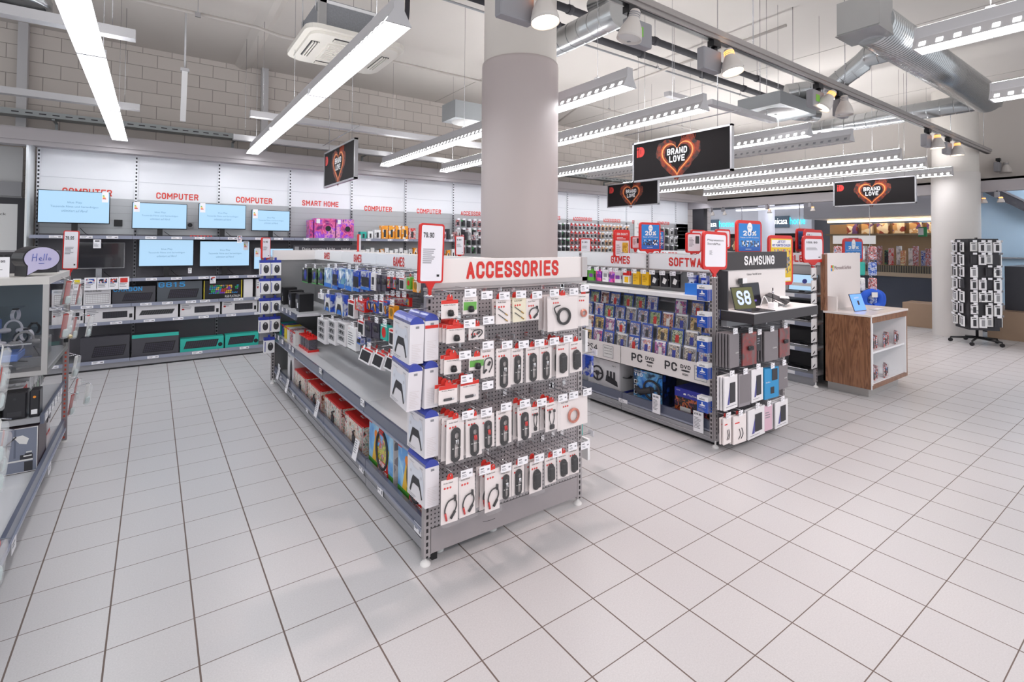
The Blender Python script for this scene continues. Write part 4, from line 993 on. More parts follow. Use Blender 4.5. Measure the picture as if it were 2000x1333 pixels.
def pack(kind, w, h, seed=0):
    """a carded cable or adapter in a clear bag; the hook passes through the origin"""
    t = thing('cable_pack', 'x', 'cable pack'); b = MB(); base = yel if kind == 'cream' else cardw; hh = .03
    b.box(-w / 2, w / 2, -.002, 0, -h, -.012, base)
    b.poly([(-.017, -.014), (.017, -.014), (.017, 0), (.011, .012), (0, .016), (-.011, .012), (-.017, 0)], -.0026, redtab)
    if kind in ('adapter', 'flat'): b.rect(-w / 2, w / 2, -.03, -.012, -.0026, redtab).text('Audio Adapter', -w * .36, -.041, .008, -.003, M_('ink'), w=w * .72)
    elif kind == 'green': b.rect(-w * .45, w * .45, -h * .8, -h * .4, -.0028, mat('lime', '5fae3a', .4)).text('Audio Kabel', -w * .4, -.036, .007, -.003, M_('ink'), w=w * .6)
    else:
        b.text('Audio Kabel', -w * .38, -.032, .0075, -.003, M_('ink'), w=min(w * .7, .05))
        for i in range(3): b.disc(-w * .3 + i * .015, -.052, .0055, -.003, M_('red_ink'), 10)
    b.build('backing_card', t)
    c = MB(); R_ = random.Random(seed); m = M_('black'); z0 = -h * .62; a = min(w * .24, .024); L = h * .2 if kind in ('loop', 'red', 'cream') else h * .1
    if kind in ('loop', 'red', 'dark'):
        for i in range(4):
            aa = a * (1 - i * .13); LL = L * (1 - i * .06) + .012
            ring = [(aa * math.cos(q) + R_.uniform(-.001, .001), -.008 - i * .0028, z0 + (LL if math.sin(q) > 0 else -LL) * 1.0 + aa * math.sin(q)) for q in [2 * math.pi * j / 20 for j in range(20)]]
            c.tube(ring, .0034, m, 6, closed=True)
        c.tube([(-a, -.016, z0 - L * .3), (a, -.016, z0 - L * .3)], .002, M_('offwhite'), 5)
        for s in (-1, 1):
            c.tube(bez([(s * a * .4, -.014, z0 + L * .2), (s * a * .5, -.016, z0 + L * .8), (s * a * .2, -.018, z0 + L * .2 + .02)], 4), .003, m, 6)
            c.tube([(s * a * .2, -.018, z0 + L * .2 + .02), (s * a * .2 + .002, -.019, z0 + L * .2 - .004)], .0042, M_('red') if kind == 'red' else M_('chrome'), 6)
        if kind == 'dark': c.bbox(-a, a, -.026, -.006, z0 - L - a, z0 + L + a, m, .006)
    elif kind == 'cream' or kind == 'jack':
        for s in (0, 1):
            c.tube([(-w * .36, -.006, -h * .42 - s * .03), (w * .1, -.006, -h * .62 - s * .03)], .002, M_('ink'), 5).tube([(w * .1, -.006, -h * .62 - s * .03), (w * .28, -.006, -h * .70 - s * .03)], .0032, mat('gold', 'c79a3a', .3, .7), 6)
    elif kind == 'short':
        c.tube(bez([(w * .3, -.008, -h * .48), (-w * .1, -.008, -h * .52), (-w * .3, -.008, -h * .68), (-w * .26, -.008, -h * .86)], 7), .0032, m, 6)
        c.tube(bez([(w * .3, -.008, -h * .48), (w * .38, -.008, -h * .66), (w * .12, -.008, -h * .88)], 6), .0032, m, 6)
        c.tube([(-w * .28, -.008, -h * .76), (-w * .2, -.008, -h * .92)], .0052, M_('red'), 8).tube([(w * .3, -.008, -h * .76), (w * .05, -.008, -h * .9)], .0062, m, 8).tube([(w * .3, -.008, -h * .42), (w * .3, -.008, -h * .54)], .006, m, 8)
    elif kind == 'coilb' or kind == 'coilc':
        mm = copper if kind == 'coilc' else m; rr_ = min(w, h) * .22
        for i in range(7):
            q0 = rr_ * (1 - .06 * (i % 4)); c.tube([(q0 * math.cos(q), -.008 - .003 * (i // 2), z0 + q0 * math.sin(q)) for q in [2 * math.pi * j / 24 for j in range(24)]], .0032, mm, 6, closed=True)
        if kind == 'coilb': c.tube(bez([(-rr_, -.012, z0), (-rr_ * 1.5, -.014, z0 + rr_ * 1.1), (-rr_ * .6, -.014, z0 + rr_ * 1.4)], 5), .0035, m, 6)
    elif kind == 'arc':
        c.tube(bez([(-w * .3, -.006, -h * .8), (-w * .2, -.006, -h * .45), (w * .25, -.006, -h * .4), (w * .34, -.006, -h * .62), (w * .1, -.006, -h * .85)], 6), .0028, m, 6).tube([(w * .0, -.01, -h * .62), (w * .16, -.01, -h * .5)], .006, m, 8).tube([(-w * .34, -.008, -h * .84), (-w * .1, -.008, -h * .74)], .005, m, 6)
    elif kind == 'ear':
        for s in (-1, 1): c.tube(bez([(s * w * .16, -.007, -h * .35), (s * w * .2, -.007, -h * .6), (s * w * .05, -.007, -h * .82)], 5), .0024, m, 5).bbox(s * w * .18 - .006, s * w * .18 + .006, -.014, -.004, -h * .4, -h * .32, m, .002)
        c.bbox(-w * .18, w * .18, -.014, -.003, -h * .93, -h * .8, m, .003)
    elif kind == 'flat': c.bbox(-w * .25, w * .2, -.009, -.002, -h * .84, -h * .72, M_('charcoal'), .003).bbox(w * .2, w * .32, -.008, -.003, -h * .82, -h * .74, M_('chrome'), .002)
    else: # adapter, green
        mm = M_('blue') if kind == 'adapter' and h > .13 and w > .1 else M_('black'); c.lathe([(.001, -.016), (.014, -.013), (.016, 0), (.012, .014), (.001, .017)], mm, 14, (0, -.014, -h * .74)); c.tube([(0, -.012, -h * .72), (.02, -.012, -h * .84)], .003, M_('chrome'), 5)
    c.build('adapter' if kind in ('adapter', 'green', 'flat') else 'cable', t)
    b = MB().bbox(-w / 2 - .003, w / 2 + .003, -.03 if kind not in ('adapter', 'flat', 'green') else -.018, .001, -h - .004, -.03, M_('clear'), .006); b.build('clear_bag', t)
    return t


PK = {}
def get_pack(kind, w, h, seed=0):
    k = (kind, round(w, 2), round(h, 2), seed % 3)
    if k not in PK: PK[k] = pack(kind, round(w, 2), round(h, 2), seed)
    return PK[k]


# ================================================================== NEAR GONDOLA (accessories / games)
GX0, GX1, GY0, GY1 = 1.13, 2.21, 2.33, 6.36
G1 = thing('shelving_gondola', 'nearest long grey double sided gondola with the big ACCESSORIES header', 'gondola', (0, 0, 0), 0, None)
# end cap facing the viewer
ec = MB().box(GX0 + .035, GX1 - .035, GY0 + .006, GY0 + .02, .18, 1.38, peg_g)
ecp = ec.build('pegboard', G1)
b = MB().box(GX0 + .04, GX1 - .035, GY0 + .002, GY0 + .02, .055, .178, endp); b.build('kick_panel', G1)
tag(MB().tube(bez([(1.48, GY0 + .0015, .118), (1.52, GY0 + .0012, .112), (1.56, GY0 + .0015, .112)], 4), .0009, M_('charcoal'), 4).build('scuff_mark', ecp), 'dark curved scuff on the grey panel')
for x in (GX0 + .018, GX1 - .018):
    o = MB().box(-.018, .018, -.012, .018, -.67, .67, slot_g).build('upright', G1, (x, GY0 + .012, .71))
    b = MB(); foot(b, x, GY0 + .02); b.build('levelling_foot', G1)
b = MB(); foot(b, 1.26, GY0 + .09); b.build('levelling_foot', G1); b = MB(); foot(b, 1.6, GY0 + .09); b.build('levelling_foot', G1)
b = MB().box(GX0 - .004, GX1 + .02, GY0 - .016, GY0 + .03, 1.385, 1.400, frame_g).box(GX0 + .02, GX1 + .012, GY0 - .03, GY0 + .02, 1.40, 1.425, frame_g).box(GX1 - .03, GX1 + .012, GY0 - .03, GY0 + .06, 1.40, 1.548, frame_g).box(GX0 + .02, GX0 + .035, GY0 - .02, GY0 + .02, 1.40, 1.545, frame_g)
b.build('header_frame', G1)
hp = MB().box(GX0 + .035, GX1 - .03, GY0 - .018, GY0 + .015, 1.425, 1.548, hdr_w).build('header_panel', G1)
MB().text('ACCESSORIES', 1.352, 1.440, .092, GY0 - .0195, M_('red_ink'), w=.64, bold=.022).build('header_lettering', hp)
# long side: spine panels, base, shelves
S = thing('x', 'x', 'x'); bpy.data.objects.remove(S)
SPX = 1.60
seams = [2.36, 3.28, 4.27, 5.26, GY1]
b = MB().box(SPX, SPX + .03, GY0 + .03, GY1, .15, .6, grayp)
b.build('lower_spine_panel', G1)
# perforated panels face -x: build them in a turned child frame
for i in range(4):
    y0, y1 = seams[i], seams[i + 1]; L = y1 - y0; m = peg_d if i < 3 else grayp
    MB().box(-L / 2, L / 2, 0, .02, .6, 1.42, m).build('spine_panel', G1, (SPX, (y0 + y1) / 2, 0), -math.pi / 2)
    hd = MB().box(-L / 2 + .003, L / 2 - .003, -.012, .01, 1.425, 1.535, mat('header_cool', 'f6f8fc', .25)).build('header_panel', G1, (SPX, (y0 + y1) / 2, 0), -math.pi / 2)
    if i < 4: MB().text('GAMES', 0, 1.442, .075, -.0135, M_('red_ink'), w=.22, align='c', bold=.01).build('header_lettering', hd)
    if i: MB().box(-.014, .014, -.014, .0, .15, 1.42, slot_g).build('upright', G1, (SPX, y0, 0), -math.pi / 2)
b = MB().box(SPX + .03, SPX + .12, GY0 + .03, GY1, 1.42, 1.54, hdr_w).box(SPX + .03, SPX + .12, GY0 + .03, GY1, .1, 1.42, grayp); b.build('spine_core', G1)
# far cross panel with its header
b = MB().box(GX0 + .02, GX1, GY1, GY1 + .03, .05, 1.42, grayp); b.build('cross_panel', G1)
MB().box(GX0, GX1, GY1 - .02, GY1 + .05, 1.42, 1.535, hdr_w).build('header_panel', G1)
MB().box(-.018, .018, -.012, .018, -.67, .67, slot_g).build('upright', G1, (GX0 + .01, GY1 - .02, .71), 0)
b = MB(); foot(b, GX0 + .01, GY1 - .03); b.build('levelling_foot', G1)
surf = mat('shelf_top', 'dcdee2', .13, .1, spec=.7)
for i in range(4):
    y0, y1 = seams[i] + (.0 if i else .0), seams[i + 1]
    s = MB().box(GX0 + .05, SPX, y0 + .002, y1 - .002, .11, .14, surf).build('base_shelf', G1)
    MB().box(GX0 + .03, GX0 + .05, y0 + .003, y1 - .003, .125, .20, M_('lip_navy')).box(GX0 + .022, GX0 + .03, y0 + .003, y1 - .003, .13, .145, M_('lip_lite')).build('price_rail', s)
    MB().box(GX0 + .035, GX0 + .06, y0 + .004, y1 - .004, .035 if i % 2 else .03, .12, M_('gray_metal')).box(GX0 + .028, GX0 + .034, y0 + .004, y1 - .004, .085, .09, M_('steel')).box(GX0 + .06, GX0 + .09, y0, y1, .0, .035, M_('black')).build('plinth', s)
    s = MB().box(GX0 + .03, SPX, y0 + .002, y1 - .002, .545, .57, surf).build('mid_shelf', G1)
    MB().box(GX0 + .015, GX0 + .03, y0 + .003, y1 - .003, .505, .578, M_('lip_navy')).box(GX0 + .008, GX0 + .015, y0 + .003, y1 - .003, .5, .512, M_('lip_lite')).build('price_rail', s)
s = MB().box(GX0 + .03, SPX, 5.262, GY1 - .002, .89, .915, surf).build('upper_shelf', G1)
MB().box(GX0 + .015, GX0 + .03, 5.263, GY1 - .003, .86, .918, M_('lip_navy')).build('price_rail', s)


def side_label(u, v, x, w=.075, h=.042):
    """ticket on a price rail that faces -x"""
    p = on_x(u, v, x); b = MB().box(-w / 2, w / 2, -.002, 0, -h / 2, h / 2, M_('tag_white')); b.lines(-w * .4, w * .15, h * .3, 2, h * .3, -.0025, M_('ink_gray')).rect(w * .2, w * .4, -h * .3, h * .1, -.0025, M_('ink_gray'))
    return b.build('price_label', G1, (x, p.y, p.z), -math.pi / 2)


for u, v in ((816, 1033), (743, 958), (706, 915), (573, 770), (600, 800), (548, 738), (545, 716)): side_label(u, v, GX0 + .029, .085, .05)
for u, v in ((708, 787), (626, 725), (572, 684), (566, 678), (552, 668), (544, 660), (538, 656)): side_label(u, v, GX0 + .007, .07, .045)
for u, v in ((540, 597), (546, 601), (552, 604), (560, 608), (567, 612)): side_label(u, v, GX0 + .014, .06, .04)
# leaning price boards clipped to the base rail
for i, (u, v, lab) in enumerate(((694, 880, 'white price board leaning on the rail below the nearest red toy kit box'), (618, 800, 'white price board leaning on the rail below the middle red toy kit boxes'), (560, 755, 'white price board leaning on the rail below the white console box'), (543, 730, 'small price board at the far end of the bottom rail'))):
    p = on_x(u, v, GX0 + .01); t = thing('price_board', lab, 'price board', (GX0 + .0, p.y, p.z - .06), -math.pi / 2)
    b = MB().box(-.04, .04, -.003, 0, 0, .13, M_('tag_white'), rot=Matrix.Rotation(R(-12), 3, 'X'), piv=(0, 0, 0)); o = b.build('board', t)
    b = MB().lines(-.03, .025, .12, 6, .014, -.0035, M_('ink_gray')); b.v = [tuple(Matrix.Rotation(R(-12), 3, 'X') @ Vector(v_)) for v_ in b.v]; b.build('print', t)

# ---------------------------------------------------------------- end cap goods: (crop, x0, x1, y0, y1, kind, how many deep, tag centre)
K = 3.5075
def c4(x, y): return 800 + x / K, 480 + y / K
def c5(x, y): return 800 + x / K, 740 + y / K
HL = .19; FY = GY0 - HL + .012
EC = [
    (0, 'top', c4, [(215, 330, 350, 490, 'adapter', 1, None), (365, 462, 325, 470, 'green', 1, (417, 335)), (480, 560, 345, 345, None, 0, (527, 328)), (590, 690, 345, 530, 'jack', 2, (650, 318)), (700, 797, 335, 522, 'cream', 2, (764, 308)), (797, 885, 340, 510, 'short', 1, (874, 300)), (945, 1145, 320, 575, 'coilb', 3, (992, 292)), (1147, 1228, 310, 540, 'coilc', 1, (1103, 287)), (1180, 1200, 300, 300, None, 0, (1196, 282))]),
    (1, 'second', c4, [(255, 375, 520, 655, 'adapter', 4, None), (402, 512, 528, 640, 'arc', 1, (412, 510)), (500, 580, 520, 520, None, 0, (538, 500))]),
    (2, 'third', c4, [(240, 348, 730, 868, 'adapter', 2, None), (408, 510, 735, 852, 'green', 1, (380, 750)), (482, 578, 680, 892, 'arc', 1, (538, 705)), (592, 690, 680, 970, 'loop', 1, (668, 692)), (692, 780, 680, 938, 'loop', 1, (782, 680)), (795, 883, 670, 920, 'loop', 1, (890, 665)), (887, 972, 660, 912, 'loop', 1, (992, 652)), (1003, 1090, 640, 890, 'dark', 4, (1086, 640)), (1092, 1178, 635, 862, 'dark', 1, None)]),
    (3, 'fourth', c4, [(200, 325, 935, 1078, 'flat', 4, None), (345, 475, 905, 1052, 'flat', 3, (392, 955)), (485, 578, 900, 900, None, 0, (532, 945))]),
    (4, 'fifth', c5, [(250, 372, 250, 562, 'loop', 4, None), (380, 492, 232, 522, 'red', 2, (400, 260)), (482, 578, 222, 468, 'red', 1, (527, 240)), (586, 700, 190, 440, 'red', 1, (662, 188)), (735, 830, 165, 412, 'red', 3, (790, 185)), (832, 880, 170, 362, 'ear', 1, None), (928, 1010, 140, 350, 'ear', 3, (906, 148)), (1010, 1215, 110, 325, 'coilc', 1, (1020, 128)), (1100, 1120, 100, 100, None, 0, (1120, 103)), (1200, 1220, 90, 90, None, 0, (1214, 80))]),
    (5, 'bottom', c5, [(216, 330, 665, 975, 'short', 1, None), (335, 443, 640, 930, 'short', 1, (391, 712)), (515, 612, 600, 905, 'short', 3, (516, 690)), (617, 695, 600, 810, 'loop', 1, (662, 630)), (700, 785, 562, 790, 'loop', 1, (775, 560)), (822, 910, 540, 765, 'dark', 2, (888, 540)), (922, 1000, 515, 720, 'dark', 1, (1012, 520)), (1012, 1084, 490, 675, 'dark', 1, None), (1087, 1155, 455, 645, 'dark', 1, (1118, 485)), (1190, 1210, 450, 450, None, 0, (1200, 445))]),
]
NAME = {'adapter': 'red topped small adapter card', 'green': 'green backed adapter card', 'jack': 'white card with gold tipped leads', 'cream': 'cream card with two gold tipped leads', 'short': 'white card, short red tipped lead', 'coilb': 'wide bag with thick black cable', 'coilc': 'bag with coiled copper wire', 'arc': 'narrow card with a thin black lead', 'loop': 'long card with a looped black cable', 'dark': 'card with tightly wound cable', 'flat': 'red topped card with a small flat plug', 'red': 'card with a black cable and red plugs', 'ear': 'thin card with black earphones'}
sd = 0
for ri, rn, fn, items in EC:
    n = 0
    for (x0, x1, y0, y1, kind, deep, tg) in items:
        sd += 1; (u0, v0), (u1, v1) = fn(x0, y0), fn(x1, y1)
        if kind is None:
            p = on_y(*fn(*tg), FY - .02); hook(G1, p.x, p.z - .012, HL + .005, y=GY0 + .005); continue
        um = (u0 + u1) / 2; a, c = on_y(u0, (v0 + v1) / 2, FY), on_y(u1, (v0 + v1) / 2, FY); zt = on_y(um, v0, FY).z; zb = on_y(um, v1, FY).z
        w = c.x - a.x; h = zt - zb; x = (a.x + c.x) / 2; n += 1
        xo = 0
        if tg: q = on_y(*fn(*tg), FY - .02); xo = max(-.09, min(.09, q.x - x))
        hook(G1, x, zt - .002, HL, y=GY0 + .005, tagon=bool(tg), xo=xo)
        for d in range(deep):
            pk = get_pack(kind, w, h, sd)
            place(pk, (x - .004 * d, FY + .034 * d, zt - .004), label='%s, end panel %s row, %s hook%s' % (NAME[kind], rn, ORD[n - 1], '' if deep == 1 else ', ' + ('front' if d == 0 else ('rearmost' if d == deep - 1 else ORD[d]))), group='carded cables on the accessories end panel').rotation_euler = (0, R(random.uniform(-1.5, 1.5)), R(random.uniform(-4, 4)))

# ---------------------------------------------------------------- controller boxes hanging at the near corner
pbl = mat('box_blue_top', '3a49a8', .35, coat=.2); pbw = mat('box_pale', 'e4e1e6', .35, coat=.2)


def pad_art(b, cx, cz, s, y, body, dark, ghost=True):
    """front view of a game controller, s = full width"""
    if ghost: b.poly([(cx - s * .5 + p[0] * s, cz + p[1] * s) for p in ((.04, -.42), (0, -.1), (.08, .26), (.22, .34), (.34, .26), (.66, .26), (.78, .34), (.92, .26), (1, -.1), (.96, -.42), (.88, -.46), (.78, -.2), (.7, -.06), (.3, -.06), (.22, -.2), (.12, -.46))], y, body)
    b.poly([(cx - s * .5 + p[0] * s, cz + p[1] * s) for p in ((.3, .02), (.7, .02), (.8, -.16), (.92, -.46), (.86, -.5), (.76, -.28), (.68, -.2), (.32, -.2), (.24, -.28), (.14, -.5), (.08, -.46), (.2, -.16))], y - .0008, dark)
    for q in (.36, .64): b.disc(cx - s * .5 + q * s, cz - .12 * s, s * .07, y - .0012, M_('charcoal'), 14)
    for q in (.16, .84): b.disc(cx - s * .5 + q * s, cz + .1 * s, s * .05, y - .0012, mat('pad_shade', 'c9cad3', .4), 12)


def controller_box(name='controller_box'):
    t = thing(name, 'x', 'controller box'); w, h, d = .205, .205, .072
    MB().box(-w / 2, w / 2, 0, d, -h, 0, pbw).build('carton', t)
    n = 8; prof = [(d * i / n, .022 * math.sin(math.pi * (i / n) ** .8)) for i in range(n + 1)]
    MB().ext([(0, -.014)] + [(p[0], p[1]) for p in prof[::1]][:-1] + [(d + .0006, -.014)], 'x', -w / 2 - .0006, w / 2 + .0006, pbl).box(-.02, .02, d * .45, d * .5, .02, .05, M_('clear')).build('blue_lid', t)
    b = MB(); pad_art(b, 0, -h * .46, w * .84, -.0012, mat('pad_body', 'd9dde8', .3), M_('charcoal'))
    b.text('PlayStation', -w * .36, -.034, .008, -.0014, M_('ink_gray'), w=.05).text('DUALSENSE', w * .2, -.034, .006, -.0014, M_('ink_gray'), w=.035)
    b.lines(-w * .42, w * .1, -h * .92, 2, .008, -.0012, M_('ink_gray'), h=.002)
    b.build('printed_front', t)
    b = MB(); q = w / 2 + .001
    for i in range(11): b.quad((q, .01, -h * .55 - i * .008), (q, d - .012 - (i * 7 % 4) * .006, -h * .55 - i * .008), (q, d - .012 - (i * 7 % 4) * .006, -h * .55 - i * .008 + .002), (q, .01, -h * .55 - i * .008 + .002), mat('faint_ink', 'd6cfd0', .5))
    b.quad((q, .028, -.035), (q, .046, -.035), (q, .046, -.024), (q, .028, -.024), M_('ink_gray'))
    for s in (-1,): b.quad((-q, d, -.04), (-q, 0, -.04), (-q, 0, -.03), (-q, d, -.03), M_('faint_ink'))
    b.build('printed_side', t); return t


pb = controller_box()
PBX = [((.990, 2.31, 1.262), 6, 'top left', 'white controller box with a blue lid, front of the top pair at the near corner'), ((1.066, 2.31, 1.268), 0, '', 'white controller box behind the front one, top pair at the near corner'),
       ((.984, 2.31, 1.045), 8, '', 'white controller box leaning out, front of the second pair at the near corner'), ((1.066, 2.31, 1.040), -2, '', 'white controller box behind, second pair at the near corner'),
       ((1.068, 2.305, .805), 0, '', 'single white controller box, third level at the near corner'), ((1.070, 2.30, .570), 0, '', 'lowest single white controller box at the near corner')]
PB = [place(pb, loc, -math.pi / 2, lab, 'controller boxes at the near corner') for loc, a, _, lab in PBX]
PB[0].rotation_euler.y = R(3); PB[2].rotation_euler.y = R(6)
for z, hl in ((1.30, .13), (1.08, .13), (.84, .055), (.605, .055)):
    MB().tube([(0, 0, 0), (0, -hl, 0)], .003, M_('chrome'), 6).build('hook', G1, (GX0 + .01, 2.33, z), -math.pi / 2)
tag(MB().box(.1035, .1045, .0, .07, -.05, -.035, M_('red_ink')).build('security_strip', PB[1]), 'red strip across the side')
# ================================================================== GOODS ON THE LONG SIDE OF THE NEAR GONDOLA (all face -x)
for k_, c_ in {'art_ps': ['2a48b8', '2f56cc', '20389a', 'c9cdda', '2a48b8'], 'art_nin': ['d8352a', 'e8e4e4', 'c92a24', '2f9ad0', 'e8c83a', '333338'], 'art_hori': ['2e3a8c', '4a6ad8', '222a50', 'e8eaf2'],
               'art_dark': ['3a3344', '2c2836', '4a4258', '27242e'], 'art_xbox': ['101412', '18281a', '0c0e0d', '4aa83a'], 'art_clear': ['a8c8e0', 'cfe2ee', '5a86c8', '7fb8c8'],
               'art_kit': ['8a3a30', 'd8b890', 'f0ece6', 'c89a80', 'e8e0d8', '7a9a88', 'f4f0ec', 'd8584a', '4a4240'], 'art_ring': ['3a9ae0', 'e8952a', '5ab83a', 'f0d030', '2a7a3a', 'd8402a', '58b0e8']}.items(): art_mat(k_, c_, 12, kind='p' if k_ not in ('art_dark', 'art_clear', 'art_ps') else 'n')
mat('ps_lightblue', '2f7ad8', .35); mat('green_e', '4caf50'); mat('gold', 'c79a3a', .3, .7)


def card_box(style, w, h, d=.035):
    """thin retail box or blister on a hook; hangs from the origin, faces -y"""
    t = thing('game_accessory_pack', 'x', 'game accessory'); b = MB(); body = {'blue': M_('art_ps'), 'bluew': M_('art_ps'), 'purple': M_('art_dark'), 'red': M_('red'), 'redw': M_('box_white'), 'white': M_('box_white'), 'black': M_('black'), 'xbox': M_('art_xbox'), 'clear': M_('art_clear'), 'green': M_('lime'), 'orange': M_('art_orange'), 'headset': M_('box_white'), 'teal': M_('teal'), 'ear': M_('art_hori'), 'whitecard': M_('white')}[style]
    b.box(-w / 2, w / 2, 0, d, -h, -.012, body).build('carton', t)
    MB().poly([(-.018, -.013), (.018, -.013), (.014, .012), (-.014, .012)], d * .5, M_('clear') if style not in ('red', 'redw') else M_('red')).build('hang_tab', t)
    b = MB(); y = -.001; R_ = random.Random(int(w * 1e4))
    if style == 'blue': b.rect(-w * .5, w * .5, -h, -h * .86, y, mat('ps_lightblue', '2f7ad8', .35)).rect(-w * .42, w * .42, -h * .82, -h * .34, y, M_('satin_black')).lines(-w * .4, w * .2, -h * .06, 2, .012, y, M_('white'))
    elif style == 'bluew': pad_art(b, 0, -h * .55, w * .8, -.002, M_('offwhite'), M_('charcoal')); b.rect(-w * .5, w * .5, -h, -h * .82, y, M_('ps_lightblue')).text('SONY', -w * .4, -h * .12, .012, y, M_('white'), w=w * .3)
    elif style == 'purple': [b.tube([(-w * .3 + i * w * .2, -.002, -h * .3), (-w * .1 + i * w * .2, -.002, -h * .6)], .006, M_('charcoal'), 5) for i in range(3)]
    elif style in ('red', 'redw'):
        b.rect(-w * .5, w * .5, -h * .22, -.013, y, M_('red')).rect(-w * .4, w * .4, -h * .9, -h * .3, y, M_('satin_black') if style == 'redw' else M_('art_nin')).disc(-w * .3, -h * .12, w * .08, -.002, M_('white'), 10)
    elif style == 'white': b.rect(-w * .3, w * .2, -h * .7, -h * .3, y, M_('charcoal')).lines(-w * .4, w * .3, -h * .8, 3, .012, y, M_('ink_gray'))
    elif style == 'xbox': b.rect(-w * .5, w * .5, -h, -h * .95, y, M_('green_e')).disc(w * .05, -h * .5, w * .22, y, M_('blue'), 12).rect(-w * .4, -w * .2, -h * .2, -h * .08, y, M_('white'))
    elif style == 'headset':
        for i in range(3):
            z = -h * (.22 + .26 * i); b.rect(-w * .38, w * .38, z - h * .11, z + h * .11, y, M_('plastic_gray')); b.disc(-w * .1, z, h * .075, -.002, M_('black'), 14).disc(w * .16, z - h * .01, h * .06, -.002, M_('charcoal'), 14).tube([(-w * .2, -.003, z), (0, -.003, z + h * .07), (w * .2, -.003, z)], .003, M_('black'), 5)
    elif style == 'ear': b.rect(-w * .5, w * .5, -h * .2, -.013, y, M_('red')).disc(0, -h * .6, w * .3, -.003, M_('charcoal'), 14).tube([(0, -.004, -h * .4), (w * .2, -.004, -h * .9)], .004, M_('orange_e'), 5)
    elif style == 'clear': b.rect(-w * .5, w * .5, -h, -h * .8, y, M_('ps_lightblue')).tube([(-w * .2, -.003, -h * .2), (0, -.003, -h * .6), (w * .2, -.003, -h * .3)], .004, M_('white'), 5)
    elif style == 'whitecard': b.lines(-w * .4, w * .3, -h * .3, 6, h * .1, y, M_('ink_gray')).disc(-w * .3, -h * .15, .006, -.002, M_('red_ink'), 8)
    elif style == 'black': b.disc(0, -h * .5, w * .3, y, M_('plastic_gray'), 14).rect(-w * .4, w * .1, -h * .15, -h * .06, y, M_('white'))
    elif style in ('green', 'orange', 'teal'): b.disc(0, -h * .55, w * .3, y, M_('red') if style != 'orange' else M_('gold'), 12).rect(-w * .45, w * .45, -h * .2, -.015, y, M_('white') if style != 'orange' else M_('charcoal'))
    b.build('printed_front', t); return t


CB = {}
def get_cb(style, w, h, d=.035):
    k = (style, round(w, 2), round(h, 2), d)
    if k not in CB: CB[k] = card_box(style, round(w, 2), round(h, 2), d)
    return CB[k]


SN = {'blue': 'dark blue accessory box', 'bluew': 'blue box with a pale controller', 'purple': 'dark purple box', 'red': 'red accessory pack', 'redw': 'white box with a red head', 'white': 'white accessory box', 'black': 'black box', 'xbox': 'black pack with a green foot', 'clear': 'pale blue clear pack', 'green': 'green pack', 'orange': 'orange and dark pack', 'headset': 'white headset box, three pictures', 'teal': 'teal and red pack', 'ear': 'red topped earphone pack', 'whitecard': 'white card pack'}
ROWS = [('top', 1.33, [(585, 608, 520, 551, 'xbox'), (609, 619, 521, 553, 'xbox'), (621, 632, 521, 555, 'xbox'), (633, 648, 520, 559, 'clear'), (649, 660, 520, 563, 'blue'), (661, 673, 521, 561, 'clear'), (674, 688, 522, 566, 'clear'), (689, 702, 524, 568, 'blue'), (704, 723, 527, 566, 'blue'), (724, 734, 529, 566, 'white'), (735, 744, 532, 566, 'purple'), (745, 755, 534, 568, 'purple'), (756, 762, 536, 562, 'red'), (763, 767, 536, 561, 'purple'), (768, 773, 537, 563, 'red'), (774, 777, 538, 563, 'purple'), (779, 790, 538, 565, 'redw'), (794, 802, 536, 565, 'green'), (806, 817, 541, 568, 'orange')]),
        ('second', 1.27, [(621, 631, 570, 580, 'whitecard'), (633, 647, 571, 606, 'bluew'), (650, 677, 571, 614, 'bluew'), (679, 692, 582, 620, 'redw'), (693, 714, 583, 606, 'red'), (716, 727, 584, 604, 'ear'), (728, 738, 582, 610, 'ear'), (740, 748, 582, 612, 'redw'), (749, 757, 583, 614, 'ear'), (759, 770, 592, 622, 'orange')]),
        ('third', 1.25, [(618, 638, 620, 668, 'headset'), (640, 656, 622, 671, 'headset'), (658, 676, 626, 673, 'headset'), (678, 696, 635, 680, 'whitecard'), (698, 711, 622, 655, 'redw'), (712, 726, 624, 657, 'purple'), (727, 741, 626, 660, 'purple'), (743, 757, 630, 664, 'teal'), (759, 772, 638, 676, 'redw')]),
        ('lowest', 1.24, [(697, 705, 655, 668, 'blue'), (708, 731, 676, 708, 'redw'), (733, 754, 684, 716, 'redw'), (757, 774, 690, 722, 'redw')])]
for ri, (rn, X, items) in enumerate(ROWS):
    for i, (u0, u1, v0, v1, st) in enumerate(items):
        a = on_x(u0, v0, X); c = on_x(u1, v0, X); um = (u0 + u1) / 2; zt = on_x(um, v0, X).z; zb = on_x(um, v1, X).z; w = abs(a.y - c.y) * .92; h = zt - zb; y = (a.y + c.y) / 2
        if y > GY1 - .02: continue
        w = max(.05, min(w, .26)); h = max(.06, h)
        hook(G1, SPX - .002, zt - .003, SPX - X - .02, y=y, rz=-math.pi / 2, tagon=(i % 3 != 2))
        deep = 2 if st in ('red', 'redw', 'blue', 'purple', 'xbox', 'headset') else 1
        for d in range(deep):
            o = place(get_cb(st, w, h), (X + .045 * d, y, zt - .006), -math.pi / 2, '%s, %s from far end, %s hook row%s' % (SN[st], ORD[i], rn, '' if not d else ', behind twin'), 'packs on the long side of the near gondola')
            if rn == 'lowest' and i: o.rotation_euler = (R(-18), 0, -math.pi / 2)
